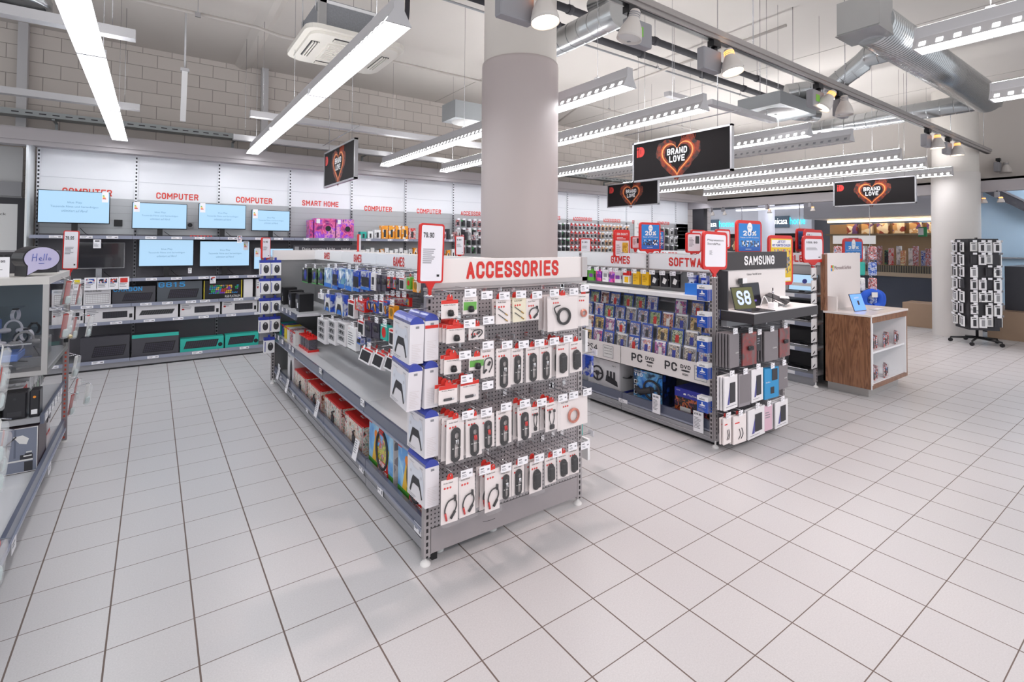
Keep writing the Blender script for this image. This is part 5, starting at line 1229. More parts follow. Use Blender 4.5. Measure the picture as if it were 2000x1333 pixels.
# red packs lying across the hooks of the second row
for i, (u, v) in enumerate(((770, 585), (781, 587), (792, 589), (804, 590))):
    p = on_x(u, v, 1.42)
    hook(G1, SPX - .002, p.z + .05, .22, y=p.y, rz=-math.pi / 2)
    place(get_cb('red', .11, .07, .02), (1.38, p.y, p.z + .045), -math.pi / 2, 'flat red accessory pack, %s of the red row near the near corner' % ORD[i], 'red packs near the near corner')
# tall dark sleeve hanging beside the header sign
p = on_x(822, 555, 1.3)
place(get_cb('purple', .06, .24), (1.3, p.y - .03, 1.42), -math.pi / 2, 'tall dark grey sleeve pack hanging under the 79.90 price frame')
hook(G1, SPX - .002, 1.424, .27, y=p.y - .03, rz=-math.pi / 2)

# ---------------------------------------------------------------- goods standing on the shelves
def upright_box(name, label, cat, x, y, z, w, d, h, body, front=None, extra=None, group=None, side=None, rz=-math.pi / 2):
    return carton(name, label, cat, x, y, z + .0005, w, d, h, body, front, rz, group, extra, side)


def on_shelf(u, v, z): p = on_z(u, v, z); return p
# far upper shelf: black accessory boxes
for i, (u, v, hh, w) in enumerate(((540, 594, .16, .07), (548, 598, .14, .09), (556, 602, .13, .1), (566, 606, .12, .1), (584, 607, .15, .11))):
    p = on_z(u, v, .915); y = min(p.y, 6.22) - .0
    y = 6.25 - i * .185
    upright_box('game_accessory_box', 'black game accessory box on the far upper shelf, %s from its far end' % ORD[i], 'box', 1.22 + .03 * (i % 2), y, .915, .13, .14, hh + .03, M_('black'), extra=(lambda b, w, h: b.rect(-w * .1, w * .15, h * .2, h * .5, -.003, M_('tag_white')).disc(-w * .2, h * .6, w * .15, -.002, M_('plastic_gray'), 12)), group='black boxes on the far upper shelf')
# far part of the middle shelf: small bright game boxes and red topped blisters
cc = ['teal', 'art_hori', 'yellow', 'offwhite', 'art_mixed', 'offwhite']
for i in range(6):
    y = 6.26 - i * .14
    upright_box('small_game_box', '%s small game box on the middle shelf, %s from the far end' % (('teal', 'violet', 'yellow', 'pale', 'mixed', 'cream')[i], ORD[i]), 'box', 1.2, y, .57, .11, .16, .13, M_(cc[i]), extra=lambda b, w, h: b.rect(-w * .5, w * .5, h * .86, h, -.002, M_('red')), group='small game boxes at the far end of the middle shelf')
for i in range(4):
    y = 5.40 - i * .10
    t = thing('joystick_pack', 'clear pack with red foot and red peg, %s of the middle shelf row' % ORD[i], 'game accessory', (1.22, y, .5705), -math.pi / 2, 'red footed packs on the middle shelf')
    MB().box(-.04, .04, 0, .1, .0, .02, M_('red')).box(-.04, .04, 0, .1, .12, .135, M_('red')).build('red_frame', t); MB().bbox(-.03, .03, .01, .09, .02, .12, M_('art_dark'), .01).build('contents', t)
    MB().box(-.041, .041, -.001, .101, .018, .122, M_('clear')).build('clear_case', t); MB().lathe([(.008, .135), (.008, .16), (.015, .165), (.001, .17)], M_('red'), 10, (0, .05, 0)).build('peg', t)
# consoles at the far end of the bottom shelf
t = thing('game_console', 'tall black game console standing at the far end of the bottom shelf', 'console', (1.26, 6.0, .1405), -math.pi / 2)
MB().bbox(-.15, .15, 0, .15, 0, .32, M_('satin_black'), .012).build('body', t); MB().disc(.1, .28, .008, -.001, M_('offwhite'), 12).build('power_button', t)
t = thing('console_box', 'white boxed console with a black oval on its front, on the bottom shelf', 'console box', (1.20, 5.70, .1405), -math.pi / 2)
MB().box(-.14, .14, 0, .20, 0, .30, M_('box_white')).build('carton', t); MB().disc(.03, .13, .055, -.0015, M_('charcoal'), 26, rz=.12).text('SERIES S', -.1, .265, .012, -.0015, M_('ink'), w=.08).build('printed_front', t)
b = MB(); b.box(.1405, .142, .01, .19, .01, .29, art_mat('art_gray', ['cfc9cc', 'a9a2a8', 'dedadd', '8a8890'], 20)); b.build('printed_side', t)
# toy kit boxes
kit = M_('art_kit')
def kit_x(b, w, h):
    b.rect(-w * .5, -w * .46, 0, h, -.002, M_('white')).rect(-w * .46, w * .5, 0, h * .05, -.002, M_('white'))
    b.bbox(w * .0, w * .22, -.012, -.002, h * .25, h * .5, M_('charcoal'), .005).tube([(w * .12, -.008, h * .5), (w * .05, -.008, h * .62), (w * .2, -.008, h * .68)], .005, M_('charcoal'), 6)
for i, (y0, y1, hh) in enumerate(((5.50, 5.02, .195), (4.95, 4.50, .2), (4.39, 3.93, .205), (3.84, 3.43, .215))):
    w = y0 - y1 - .02; yc = (y0 + y1) / 2
    for dd in ((0, 1) if i in (0, 2, 1) else (0,)):
        t = upright_box('toy_kit_box', ('red topped toy kit box, %s' % ('farthest of the four', 'second farthest of the four', 'second nearest of the four', 'nearest of the four')[i]) + (' on the bottom shelf' if not dd else ', the one standing behind it'), 'toy box', 1.195 + .2 * dd, yc, .14, w, .19, hh, M_('red'), None, None, 'red topped toy kit boxes')
        W2 = w * .5; b = MB(); b.rect(-W2 + .004, W2 - .004, .012, hh - .012, -.0015, kit); kit_x(b, w * .6, hh); b.build('printed_front', t)
        b = MB(); q = W2 + .0012; b.quad((q, .004, .008), (q, .186, .008), (q, .186, hh - .008), (q, .004, hh - .008), kit).quad((q + .0008, .0, 0), (q + .0008, .19, 0), (q + .0008, .19, .008), (q + .0008, 0, .008), M_('white')).quad((q + .0008, .0, 0), (q + .0008, .006, 0), (q + .0008, .006, hh), (q + .0008, 0, hh), M_('white')); b.build('printed_side', t)
        b = MB(); z = hh + .0012; cx, cy = 0, .095
        for (x0, x1, y0_, y1_) in ((-.035, .035, .06, .068), (-.035, .035, .122, .13), (-.035, -.029, .06, .13), (.029, .035, .06, .13), (-.02, .02, .085, .09), (-.02, .02, .1, .105)): b.quad((x0, y0_, z), (x1, y0_, z), (x1, y1_, z), (x0, y1_, z), M_('white'))
        b.build('lid_emblem', t)
# ring fitness game boxes
def ring_box(lab, loc):
    t = thing('fitness_game_box', lab, 'game box', loc, -math.pi / 2, 'fitness game boxes'); w, h, d = .42, .34, .08
    MB().box(-w / 2, w / 2, 0, d, 0, h, M_('offwhite')).build('carton', t)
    b = MB().rect(-w / 2 + .003, w / 2 - .003, .003, h - .003, -.001, art_mat('art_sky', ['3a8ad8', '6ab4ec', 'a8d8f4', '4a9ae0'], 5, kind='n')).poly([(-.1, .06), (.12, .06), (.14, .2), (.06, .27), (-.04, .25), (-.1, .18)], -.0013, M_('art_ring')).disc(-.08, .24, .03, -.0014, mat('orange_blob', 'ec8a2a', .5), 14).poly([(-.15, .05), (-.09, .05), (-.06, .2), (-.1, .22)], -.0014, mat('yellow_blob', 'e8b83a', .5)); b.rect(-w * .5, -w * .36, h * .86, h, -.002, M_('red')).rect(-w * .5, w * .5, 0, h * .2, -.0015, mat('grass', '4a9a3a', .5))
    rr2 = .115; b.tube([(.03 + rr2 * .8 * math.cos(a), -.004, h * .52 + rr2 * math.sin(a)) for a in [2 * math.pi * i / 28 for i in range(28)]], .009, M_('charcoal'), 6, closed=True).bbox(-.01, .06, -.012, -.003, h * .8, h * .9, M_('red'), .004)
    b.text('RING', -.02, h * .2, .035, -.003, M_('white'), w=.12, bold=.01).text('ADVENTURE', -.04, h * .09, .028, -.003, M_('white'), w=.16, bold=.01).poly([(-.05, h * .06), (.14, h * .1), (.12, h * .33), (-.04, h * .3)], -.0025, M_('red'))
    b.build('printed_front', t)
    b = MB(); q = w / 2 + .001; b.quad((q, .004, .004), (q, d - .004, .004), (q, d - .004, h - .004), (q, .004, h - .004), M_('art_gray')); b.build('printed_side', t)
ring_box('colourful ring game box leaning on the bottom shelf, the one further from the corner', (1.20, 3.11, .1405))
ring_box('colourful ring game box on the bottom shelf right at the near corner', (1.20, 2.62, .1405))

# a few packs on the hidden right hand side that stick out beyond the end panel
for i, (u, v, y, st) in enumerate(((1152, 815, 2.62, 'teal'), (1160, 822, 2.75, 'black'), (1143, 850, 2.48, 'whitecard'), (1150, 690, 2.5, 'blue'), (1136, 640, 2.42, 'whitecard'))):
    p = on_y(u, v, y); x = max(2.30, min(p.x, 2.45))
    place(get_cb(st, .09, .15, .02), (x, y, p.z), math.pi / 2, '%s hanging on the right side of the near gondola, %s from the bottom' % (('teal pack', 'black pack', 'white card', 'dark blue pack', 'upper white card')[i], ORD[i]), 'packs on the right side of the near gondola')
    MB().tube([(0, 0, 0), (0, -(x + .05 - 2.20), 0)], .0025, M_('chrome'), 5).box(-.025, .025, -(x + .055 - 2.20), -(x + .052 - 2.20), -.02, .02, M_('tag_white')).build('hook', G1, (2.20, y, p.z + .002), math.pi / 2)
# ---------------------------------------------------------------- boxes hanging off the far end post
mouse_b = pbw
def mouse_box():
    t = thing('boxed_mouse', 'x', 'boxed mouse'); w, h, d = .105, .17, .06
    MB().box(-w / 2, w / 2, 0, d, -h, 0, M_('white')).build('carton', t); MB().box(-w / 2 - .001, w / 2 + .001, -.001, d + .001, -.028, .001, M_('blue')).box(-.012, .012, d / 2 - .002, d / 2, 0, .03, M_('blue')).build('blue_lid', t)
    b = MB().disc(w * .1, -h * .58, w * .27, -.0015, M_('charcoal'), 18, rz=h * .27).disc(w * .1, -h * .42, w * .1, -.0025, M_('plastic_gray'), 10).rect(-w * .45, -w * .38, -h * .9, -h * .25, -.0015, M_('blue')); b.build('printed_front', t); return t
mb_ = mouse_box()
for c in range(2):
    for r_ in range(5):
        if r_ == 4 and c == 0: continue
        z = (1.425, 1.22, 1.00, .79, .56)[r_]; x = 1.015 + c * .11
        if r_ == 4: x = 1.07
        place(mb_, (x, 6.15, z), 0, 'blue lidded box, black oval, %s level, %s column, far gondola corner' % (ORD[r_], ('left', 'right')[c]), 'blue lidded boxes at the far gondola corner')
        MB().tube([(0, 0, 0), (0, -.16, 0)], .003, M_('chrome'), 5).build('hook', G1, (x, 6.345, z + .02))
MB().box(1.0, 1.16, 6.345, 6.36, .5, 1.46, M_('gray_metal')).build('side_hook_plate', G1)
# ================================================================== RED FRAMED PRICE HOLDERS ON POSTS
def price_frame(x, y, z, w, h, label, rz=0, fill=None, tilt=0, base=None):
    """rounded red frame with a sheet, standing on a short stem; z = bottom of the frame"""
    t = thing('price_sign', label, 'price sign', (x, y, z), rz, None); r = w * .11; n = 5
    def rnd(W, H, r, z0=0): return [(sx * (W / 2 - r) + r * math.cos(a), z0 + (H - r if sy > 0 else r) + r * math.sin(a)) for sx, sy, a0 in ((1, -1, -90), (1, 1, 0), (-1, 1, 90), (-1, -1, 180)) for a in [R(a0 + 90 * k / n) for k in range(n + 1)]]
    b = MB().prism(rnd(w, h, r), -.009, .009, M_('red')); b.build('frame', t)
    bw = w * .07; b = MB().poly(rnd(w - 2 * bw, h - 2 * bw, r * .6, bw), -.0098, mat('sheet_paper', 'edecf4', .45)); sh = b.build('sheet', t)
    p = MB()
    if fill: fill(p, w - 2 * bw, h - 2 * bw, bw, -.0108)
    if p.v: p.build('sheet_print', t)
    MB().prism([(-w * .12, .002), (-w * .2, .002), (-w * .05, -.035), (-w * .05, -.06), (w * .05, -.06), (w * .05, -.035), (w * .2, .002)], -.007, .007, M_('red')).build('stem', t)
    if base: MB().lathe([(.0, 0), (.03, 0), (.03, .006), (.0, .012)], M_('steel'), 12, (0, 0, base - z)).cyl((0, 0, base - z), (0, 0, -.05), .003, M_('steel'), 6).build('post', t)
    if tilt: t.rotation_euler.y = tilt
    return t


def price_fill(txt, lines=8, w=.55):
    def f(b, W, H, z0, y): b.text(txt, -W * .42, z0 + H * .78, H * .09, y, M_('ink'), w=W * w, bold=.01); b.lines(-W * .42, W * .25, z0 + H * .58, lines, H * .035, y, M_('ink_gray')); b.rect(W * .26, W * .38, z0 + H * .08, z0 + H * .12, y, M_('ink'))
    return f
sky_b = mat('poster_blue', '1f7fd0', .4); deep_b = mat('poster_deepblue', '1d5fb8', .4)
def hp_fill(b, W, H, z0, y):
    b.rect(-W / 2, W / 2, z0, z0 + H, y, sky_b).rect(-W / 2, W / 2, z0, z0 + H * .22, y - .0005, deep_b).disc(0, z0 + H * .86, W * .12, y - .001, M_('white'), 18).text('hp', 0, z0 + H * .82, H * .06, y - .0015, sky_b, w=W * .14, align='c')
    b.text('20%', 0, z0 + H * .56, H * .18, y - .001, M_('white'), w=W * .62, align='c', bold=.02).text('Rabatt auf HP Produkte', 0, z0 + H * .47, H * .05, y - .001, M_('white'), w=W * .84, align='c')
    b.rect(-W * .42, W * .42, z0 + H * .16, z0 + H * .38, y - .001, art_mat('art_printers', ['1f7fd0', '15356a', 'e8eef8', '1f7fd0', '101828'], 55)).lines(-W * .2, W * .2, z0 + H * .08, 1, .01, y - .001, M_('white'))
def yellow_fill(b, W, H, z0, y):
    b.rect(-W / 2, W / 2, z0, z0 + H, y, mat('poster_yellow', 'e8c420', .5)).rect(-W * .46, W * .46, z0 + H * .8, z0 + H * .97, y - .0005, M_('white')).text('JETZT', 0, z0 + H * .9, H * .055, y - .001, M_('blue'), w=W * .4, align='c', bold=.01).text('MIT PUNKTEN ZAHLEN', 0, z0 + H * .82, H * .055, y - .001, M_('blue'), w=W * .86, align='c', bold=.01)
    b.rect(-W * .44, W * .44, z0 + H * .2, z0 + H * .76, y - .001, art_mat('art_goods', ['e8c420', '3a3a44', 'e8c420', 'c8402e', '8a8a92', 'e8c420'], 45)).rect(-W * .44, W * .44, z0 + .01, z0 + H * .1, y - .001, M_('white'))
def red_fill(b, W, H, z0, y):
    b.rect(-W / 2, W / 2, z0 + H * .62, z0 + H, y, M_('red')).text('20% RABATT', 0, z0 + H * .84, H * .09, y - .001, M_('white'), w=W * .84, align='c', bold=.01).lines(-W * .42, W * .3, z0 + H * .76, 2, H * .06, y - .001, M_('white')).rect(-W * .0, W * .44, z0 + H * .06, z0 + H * .54, y - .001, art_mat('art_gold', ['e0b428', 'c89a20', 'f0cc50'], 40)).lines(-W * .44, -W * .1, z0 + H * .45, 5, H * .08, y, M_('ink_gray'))
def phone_fill(b, W, H, z0, y):
    b.bbox(W * .1, W * .4, y - .002, y, z0 + H * .45, z0 + H * .9, M_('satin_black'), .002); b.lines(-W * .42, W * .02, z0 + H * .8, 7, H * .08, y, M_('ink_gray'))
def ps_fill(b, W, H, z0, y):
    b.text('Playstation', -W * .4, z0 + H * .78, H * .075, y, M_('ink'), w=W * .78).text('Store&Plus', -W * .4, z0 + H * .68, H * .065, y, M_('ink'), w=W * .62); b.lines(-W * .3, -W * .15, z0 + H * .5, 5, H * .03, y, M_('ink_gray'))


def frame_at(u0, u1, v0, v1, y, label, fill, rz=0, base=1.54, tilt=0):
    m = (u0 + u1) / 2; a = on_y(u0, (v0 + v1) / 2, y); c = on_y(u1, (v0 + v1) / 2, y)
    if rz:
        x_ = on_y(m, v0, y).x; a = on_x(u0, (v0 + v1) / 2, x_); c = on_x(u1, (v0 + v1) / 2, x_); w = abs(a.y - c.y)
        zt = on_x(m, v0, x_).z; zb = on_x(m, v1, x_).z; return price_frame(x_, (a.y + c.y) / 2, zb, w, zt - zb, label, rz, fill, base=base, tilt=tilt)
    zt = on_y(m, v0, y).z; zb = on_y(m, v1, y).z; return price_frame((a.x + c.x) / 2, y, zb, c.x - a.x, zt - zb, label, 0, fill, base=base, tilt=tilt)


frame_at(816, 864, 437, 553, 2.29, 'red framed price sign reading 79.90 beside the ACCESSORIES header', price_fill('79.90', 8, .5), base=1.36, tilt=R(1.5))
frame_at(122, 153, 451, 526, 5.45, 'red framed price sign reading 39.95 above the glass showcase end', price_fill('39.95', 6, .62), base=1.30, tilt=R(1))

def on_spine(u0, u1, v0, v1, X, label, fill, top=1.537, rz=0, w=None):
    m = (u0 + u1) / 2; y = on_x(m, v0, X).y; a = on_y(u0, (v0 + v1) / 2, y); c = on_y(u1, (v0 + v1) / 2, y); zt = on_y(m, v0, y).z; zb = on_y(m, v1, y).z
    return price_frame(X, y, zb, w or (c.x - a.x), zt - zb, label, rz, fill, base=top)
p = on_y(528, 484, 6.30)
price_frame(1.04, 6.30, 1.44, .14, .24, 'narrow looking red framed price sign at the far end of the near gondola', R(42), price_fill('9.90', 6, .6), base=1.40)
on_spine(697, 706, 458, 493, 1.66, 'slim red framed sign standing on the GAMES header of the near gondola', None, rz=R(60), w=.1)
GA, GB = 4.15, 6.72
frame_at(889, 906, 461, 499, 5.5, 'red framed price sign just left of the big column', price_fill('9.90', 5, .6), base=.02)
frame_at(1133, 1153, 466, 500, 6.2, 'grey paper price sign in a red frame just right of the big column', price_fill('9.90', 5, .6), base=.02)
on_spine(1199, 1229, 449, 503, GA, 'red and gold 20% voucher sign above the GAMES header', red_fill)
on_spine(1249, 1289, 435, 491, GA, 'blue 20% printer sign in a red frame, left one over the games gondola', hp_fill)
frame_at(1281, 1296, 451, 488, 4.6, 'edge of a blue sign hidden behind the left blue 20% sign', hp_fill, base=.02)
on_spine(1233, 1249, 462, 486, GA + .03, 'small white phone sign left of the left blue 20% sign', phone_fill)
on_spine(1340, 1368, 455, 494, GA, 'white phone price sign left of the largest white sign', phone_fill)
frame_at(1349, 1376, 449, 491, 4.0, 'white sign mostly hidden behind the white phone price sign', price_fill('199.-', 4, .5), base=.02)
frame_at(1397, 1425, 448, 486, 3.3, 'red framed sign reading 25% behind the largest white sign', price_fill('25%', 3, .7), base=.02)
frame_at(1371, 1418, 453, 527, 2.30, 'large white sheet with two printed words in a red frame, near the games post', ps_fill, base=1.37, tilt=R(1.5))
frame_at(1437, 1486, 431, 497, 2.45, 'blue 20% printer sign in a red frame behind the black header', hp_fill, base=1.53)
frame_at(1500, 1547, 460, 558, 2.62, 'yellow points offer poster in a red frame right of the black header', yellow_fill, base=.02)
on_spine(1555, 1592, 447, 492, GB, 'blue 20% sign partly hidden behind the 159.90 sign', hp_fill)
on_spine(1570, 1606, 449, 488, GB - .06, 'pale sign in a red frame behind the 159.90 sign', price_fill('19.-', 3, .3))
frame_at(1567, 1607, 461, 513, 2.64, 'red framed price sign reading 159.90 left of the wooden counter', price_fill('159.90', 4, .62), base=1.4)
frame_at(1646, 1684, 466, 512, 3.0, 'blue 20% sign behind the white counter backboard', hp_fill, base=.02)
# ================================================================== SECOND GONDOLA (games and software / tablets end)
HX0, HX1, HY0 = 3.69, 4.80, 2.36
G2 = thing('shelving_gondola', 'second grey gondola with game cases, headed GAMES and SOFTWARE, tablet stand at its end', 'gondola', (0, 0, 0))
HSP = 4.12; hseam = [2.38, 3.37, 4.36, 5.35]
hc = M_('header_cool')
for i in range(3):
    y0, y1 = hseam[i], hseam[i + 1]; L = y1 - y0; yc = (y0 + y1) / 2
    MB().box(-L / 2, L / 2, 0, .02, .12, 1.38, grayp).build('spine_panel', G2, (HSP, yc, 0), -math.pi / 2)
    hd = MB().box(-L / 2 + .003, L / 2 - .003, -.012, .01, 1.385, 1.535, hc).box(-L / 2, L / 2, -.02, .02, 1.375, 1.387, frame_g).build('header_panel', G2, (HSP, yc, 0), -math.pi / 2)
    if i < 2: MB().text(('SOFTWARE', 'GAMES')[i], (.0, .12)[i], 1.42, .085, -.0135, M_('red_ink'), w=(.48, .27)[i], align='c', bold=.012).build('header_lettering', hd)
    if i: MB().box(-.014, .014, -.026, -.012, .12, 1.53, slot_g).build('upright', G2, (HSP, y0, 0), -math.pi / 2)
    s = MB().box(HX0 + .06, HSP, y0 + .002, y1 - .002, .10, .125, surf).build('base_shelf', G2)
    MB().box(HX0 + .035, HX0 + .06, y0 + .003, y1 - .003, .105, .19, M_('lip_navy')).box(HX0 + .03, HX0 + .035, y0 + .003, y1 - .003, .105, .12, M_('lip_lite')).build('price_rail', s)
    MB().box(HX0 + .025, HX0 + .06, y0 + .003, y1 - .003, .03, .10, M_('gray_metal')).box(HX0 + .02, HX0 + .026, y0 + .003, y1 - .003, .06, .066, M_('steel')).box(HX0 + .06, HX0 + .09, y0, y1, 0, .03, M_('black')).build('plinth', s)
    s = MB().box(HX0 + .14, HSP - .02, y0 + .002, y1 - .002, 1.165, 1.18, M_('white')).build('upper_shelf', G2)
    MB().box(HX0 + .125, HX0 + .14, y0 + .003, y1 - .003, 1.15, 1.185, M_('white')).build('price_rail', s)
    # stepped case rack with its lettered front
    b = MB()
    for k in range(5):
        x = HX0 + .05 + k * .075; z = .60 + k * .122
        b.box(x, x + .07, y0 + .01, y1 - .01, z - .012, z, M_('gray_metal')).box(x - .004, x, y0 + .01, y1 - .01, z - .012, z + .02, M_('clear'))
    b.build('case_rack', G2)
    bn = MB().box(-L / 2 + .004, L / 2 - .004, -.004, 0, .475, .645, hdr_w).build('rack_banner', G2, (HX0 + .02, yc, 0), -math.pi / 2)
    b = MB(); y = -.0055; k_ = M_('charcoal')
    if i == 0:
        for x in (-.36, .02):
            b.text('PC', x, .53, .075, y, k_, w=.13, bold=.01).text('DVD', x + .165, .570, .032, y, k_, w=.1, bold=.01).disc(x + .215, .553, .045, y, k_, 20, rz=.008).text('ROM', x + .185, .512, .018, y, k_, w=.055, bold=.005)
        b.rect(.32, .44, .50, .62, y, M_('plastic_gray')).rect(.326, .434, .505, .615, y - .0005, M_('offwhite'))
        for q, tx in enumerate(('Bedarf auf', 'gewohnte Ware', 'empfohlen')): b.text(tx, .38, .585 - q * .028, .016, y - .001, k_, w=.09, align='c')
    elif i == 1:
        b.text('PS4', .02, .535, .07, y, k_, w=.16).rect(.26, .40, .50, .62, y, M_('plastic_gray')).rect(.266, .394, .505, .615, y - .0005, M_('offwhite'))
        for q, tx in enumerate(('Bedarf auf', 'gewohnte Ware', 'empfohlen')): b.text(tx, .33, .585 - q * .028, .016, y - .001, k_, w=.1, align='c')
    if b.v: b.build('banner_lettering', bn)
b = MB().box(HSP + .03, HX1, HY0 + .04, 5.35, .1, 1.53, grayp); b.build('spine_core', G2)
for x in (HX0 + .012, HX1 - .018):
    MB().box(-.018, .018, -.012, .018, -.66, .66, slot_g).build('upright', G2, (x, HY0, .72))
MB().box(-.012, .012, -.014, .0, -.66, .66, slot_g).build('upright', G2, (HX0 - .004, HY0 + .018, .72), -math.pi / 2)
for x in (HX0 + .012, HX1 - .02): b = MB(); foot(b, x, HY0); b.build('levelling_foot', G2)
MB().box(HX0 + .03, HX1 - .03, HY0 + .006, HY0 + .02, .1, 1.02, peg_mat('pegboard_end', '6d6b70', '202024', .02, .004)).build('pegboard', G2)
MB().box(HX0 + .03, HX1 - .03, HY0 + .0, HY0 + .02, .04, .1, endp).build('kick_panel', G2)


def ticket_x(u, v, x, par, w=.07, h=.04):
    p = on_x(u, v, x); MB().box(-w / 2, w / 2, -.002, 0, -h / 2, h / 2, M_('tag_white')).lines(-w * .4, w * .2, h * .3, 2, h * .3, -.0025, M_('ink_gray')).build('price_label', par, (x, p.y, p.z), -math.pi / 2)
ticket_x(1217, 784, HX0 + .028, G2, .11); ticket_x(1130, 760, HX0 + .028, G2)

# ---------------------------------------------------------------- game cases, four stepped tiers
cover_cols = [['1e2f5a', 'e8e8ee', '3a5fa8', 'c8a890', '2a4a88', 'f0f0f2', '18203a'], ['f0eef0', 'b83028', '2a1a1a', 'e0c0a0', 'c05038', '3a2020'], ['e8eef4', '5f8fc0', 'd8a878', 'f4f4f8', '3f78b0', '2a3a5a'], ['2a2a2e', 'b8b8c0', '6a6058', 'e8e0d0', '45403c', '909098'], ['9a8238', '40381f', 'f0e0b0', '8a5a28', 'd8c070', '2a2418'], ['8a2a5a', 'f0d8e8', '3a2a68', 'e070a8', '5a4a98', 'f8f0f8'], ['3a5a3a', 'd8e0c8', '203020', 'a8c080', '5a7a58', 'f0e8d0'], ['f4f4f8', 'c85048', 'e4e4e8', '4a6aa8', 'f8f8fa', 'a8b4c8']]
covers = [art_mat('cover_art_%d' % i, c, 13, seed=i, kind='p') for i, c in enumerate(cover_cols)]
CN = ['navy', 'dark red', 'pale blue', 'grey', 'gold', 'pink and violet', 'green', 'white']
case_b = mat('case_blue', '2452b8', .25, coat=.5); case_c = mat('case_clear_edge', 'b9c4d8', .2)
protos = {}
TITLES = ['NBA 22', 'GOLF', 'RALLY', 'HERO', 'FARM', 'DANCE', 'FOREST', 'STARS']
def game_case(ci, w=.125, h=.155):
    k = ci
    if k in protos: return protos[k]
    t = thing('game_case', 'x', 'game case')
    MB().bbox(-w / 2, w / 2, 0, .014, 0, h, case_b if ci != 3 else case_c, .002).build('case', t)
    b = MB().rect(-w / 2 + .006, w / 2 - .006, .004, h - .018, -.0008, covers[ci]); b.rect(-w / 2 + .004, w / 2 - .004, h - .018, h - .004, -.0009, M_('white') if ci % 2 else case_b)
    b.rect(-w * .14, w * .16, h * .18, h * .62, -.0012, [M_('charcoal'), M_('offwhite'), M_('red'), M_('blue')][ci % 4]).disc(w * .02, h * .68, w * .08, -.0014, mat('skin_patch', 'c8a088', .6), 10).rect(-w * .4, w * .38, h * .06, h * .15, -.0015, [M_('white'), M_('ink')][ci % 2])
    b.build('cover', t)
    MB().box(-w / 2 - .004, w / 2 + .004, -.006, .02, -.002, h + .012, M_('clear')).build('clear_sleeve', t)
    protos[k] = t; return t
for k in range(4):
    r = random.Random(40 + k); x = HX0 + .06 + k * .075; z = .602 + k * .122; y = 2.49 + .02 * k; j = 0
    while y < 5.2:
        if y > 4.45 and k > 1 and False: break
        gap = (k == 3 and 3.02 < y < 3.10)
        if not gap:
            ci = r.randrange(8); j += 1
            place(game_case(ci), (x, y, z), -math.pi / 2, '%s game case, %s from near end, %s tier of the stepped rack' % (CN[ci], ORD[min(j - 1, 19)], ('lowest', 'second lowest', 'third', 'top')[k]), 'game cases in the stepped rack').rotation_euler.x = R(-6)
        y += .148 + r.choice((0, 0, .012, .03))
# yellow and blue learner boxes at the near end of the two lowest tiers
for i, (x, y, z) in enumerate(((HX0 + .05, 2.78, .604), (HX0 + .13, 2.66, .726))):
    pass

# ---------------------------------------------------------------- hanging cards above the rack
def gift_card(style):
    t = thing('gift_card', 'x', 'gift card'); w, h = .085, .13
    m = {'yellow': mat('card_yellow', 'e8b820', .4), 'black': M_('satin_black'), 'white': M_('white'), 'green': M_('lime'), 'pink': M_('art_hue'), 'redw': M_('white'), 'bluebox': M_('art_ps'), 'teal': M_('teal'), 'pen': M_('offwhite')}[style]
    MB().box(-w / 2, w / 2, -.002, 0, -h, 0, m).build('card', t)
    b = MB()
    if style == 'redw': b.rect(-w / 2, w / 2, -h * .35, 0, -.0028, M_('red')).rect(-w * .3, w * .35, -h * .9, -h * .45, -.0028, M_('card_yellow'))
    elif style == 'black': b.poly([(-w * .3, -h * .7), (w * .1, -h * .8), (w * .35, -h * .45), (-w * .1, -h * .3)], -.0028, M_('offwhite'))
    elif style == 'yellow': b.lines(-w * .4, w * .3, -h * .3, 4, .016, -.0028, mat('amber', 'b8860b', .5))
    elif style == 'white': b.rect(-w * .3, w * .3, -h * .6, -h * .3, -.0028, M_('plastic_gray')).lines(-w * .4, w * .3, -h * .7, 2, .012, -.0028, M_('ink_gray'))
    elif style == 'bluebox': b.rect(-w * .4, w * .2, -h * .95, -h * .3, -.0028, M_('white')).poly([(-w * .3, -h * .6), (w * .1, -h * .75), (w * .3, -h * .6), (-w * .1, -h * .45)], -.0034, M_('charcoal'))
    else: b.rect(-w * .35, w * .35, -h * .7, -h * .4, -.0028, M_('purple_patch') if 'purple_patch' in MATS else mat('purple_patch', '7a3a9a', .5))
    b.build('print', t); return t
GC = {}
seq = [('bluebox', 2.53), ('bluebox', 2.66), ('bluebox', 2.79), ('black', 2.98), ('black', 3.10), ('black', 3.22), ('yellow', 3.33), ('yellow', 3.45), ('redw', 3.58), ('pen', 3.70), ('pink', 3.78), ('white', 3.88), ('pink', 3.98), ('green', 4.1), ('green', 4.22), ('teal', 4.34), ('white', 4.46), ('black', 4.58), ('yellow', 4.7)]
for i, (st, y) in enumerate(seq):
    if st not in GC: GC[st] = gift_card(st)
    hook(G2, HSP - .002, 1.352, .12, y=y, rz=-math.pi / 2)
    for d in range(2): place(GC[st], (HSP - .10 + .03 * d, y, 1.350), -math.pi / 2, '%s hanging card, %s from near end, row below the games header%s' % ({'bluebox': 'blue and white', 'black': 'black and silver', 'yellow': 'yellow', 'redw': 'red and gold', 'pen': 'off white', 'pink': 'pink', 'white': 'white', 'green': 'green', 'teal': 'teal'}[st], ORD[i], '' if not d else ', rear'), 'cards hanging below the games header')
carton('blue_display_box', 'wide bright blue carton on the upper shelf near the near corner post', 'box', HSP - .2, 2.62, 1.181, .36, .08, .10, M_('ps_lightblue'), rz=-math.pi / 2)

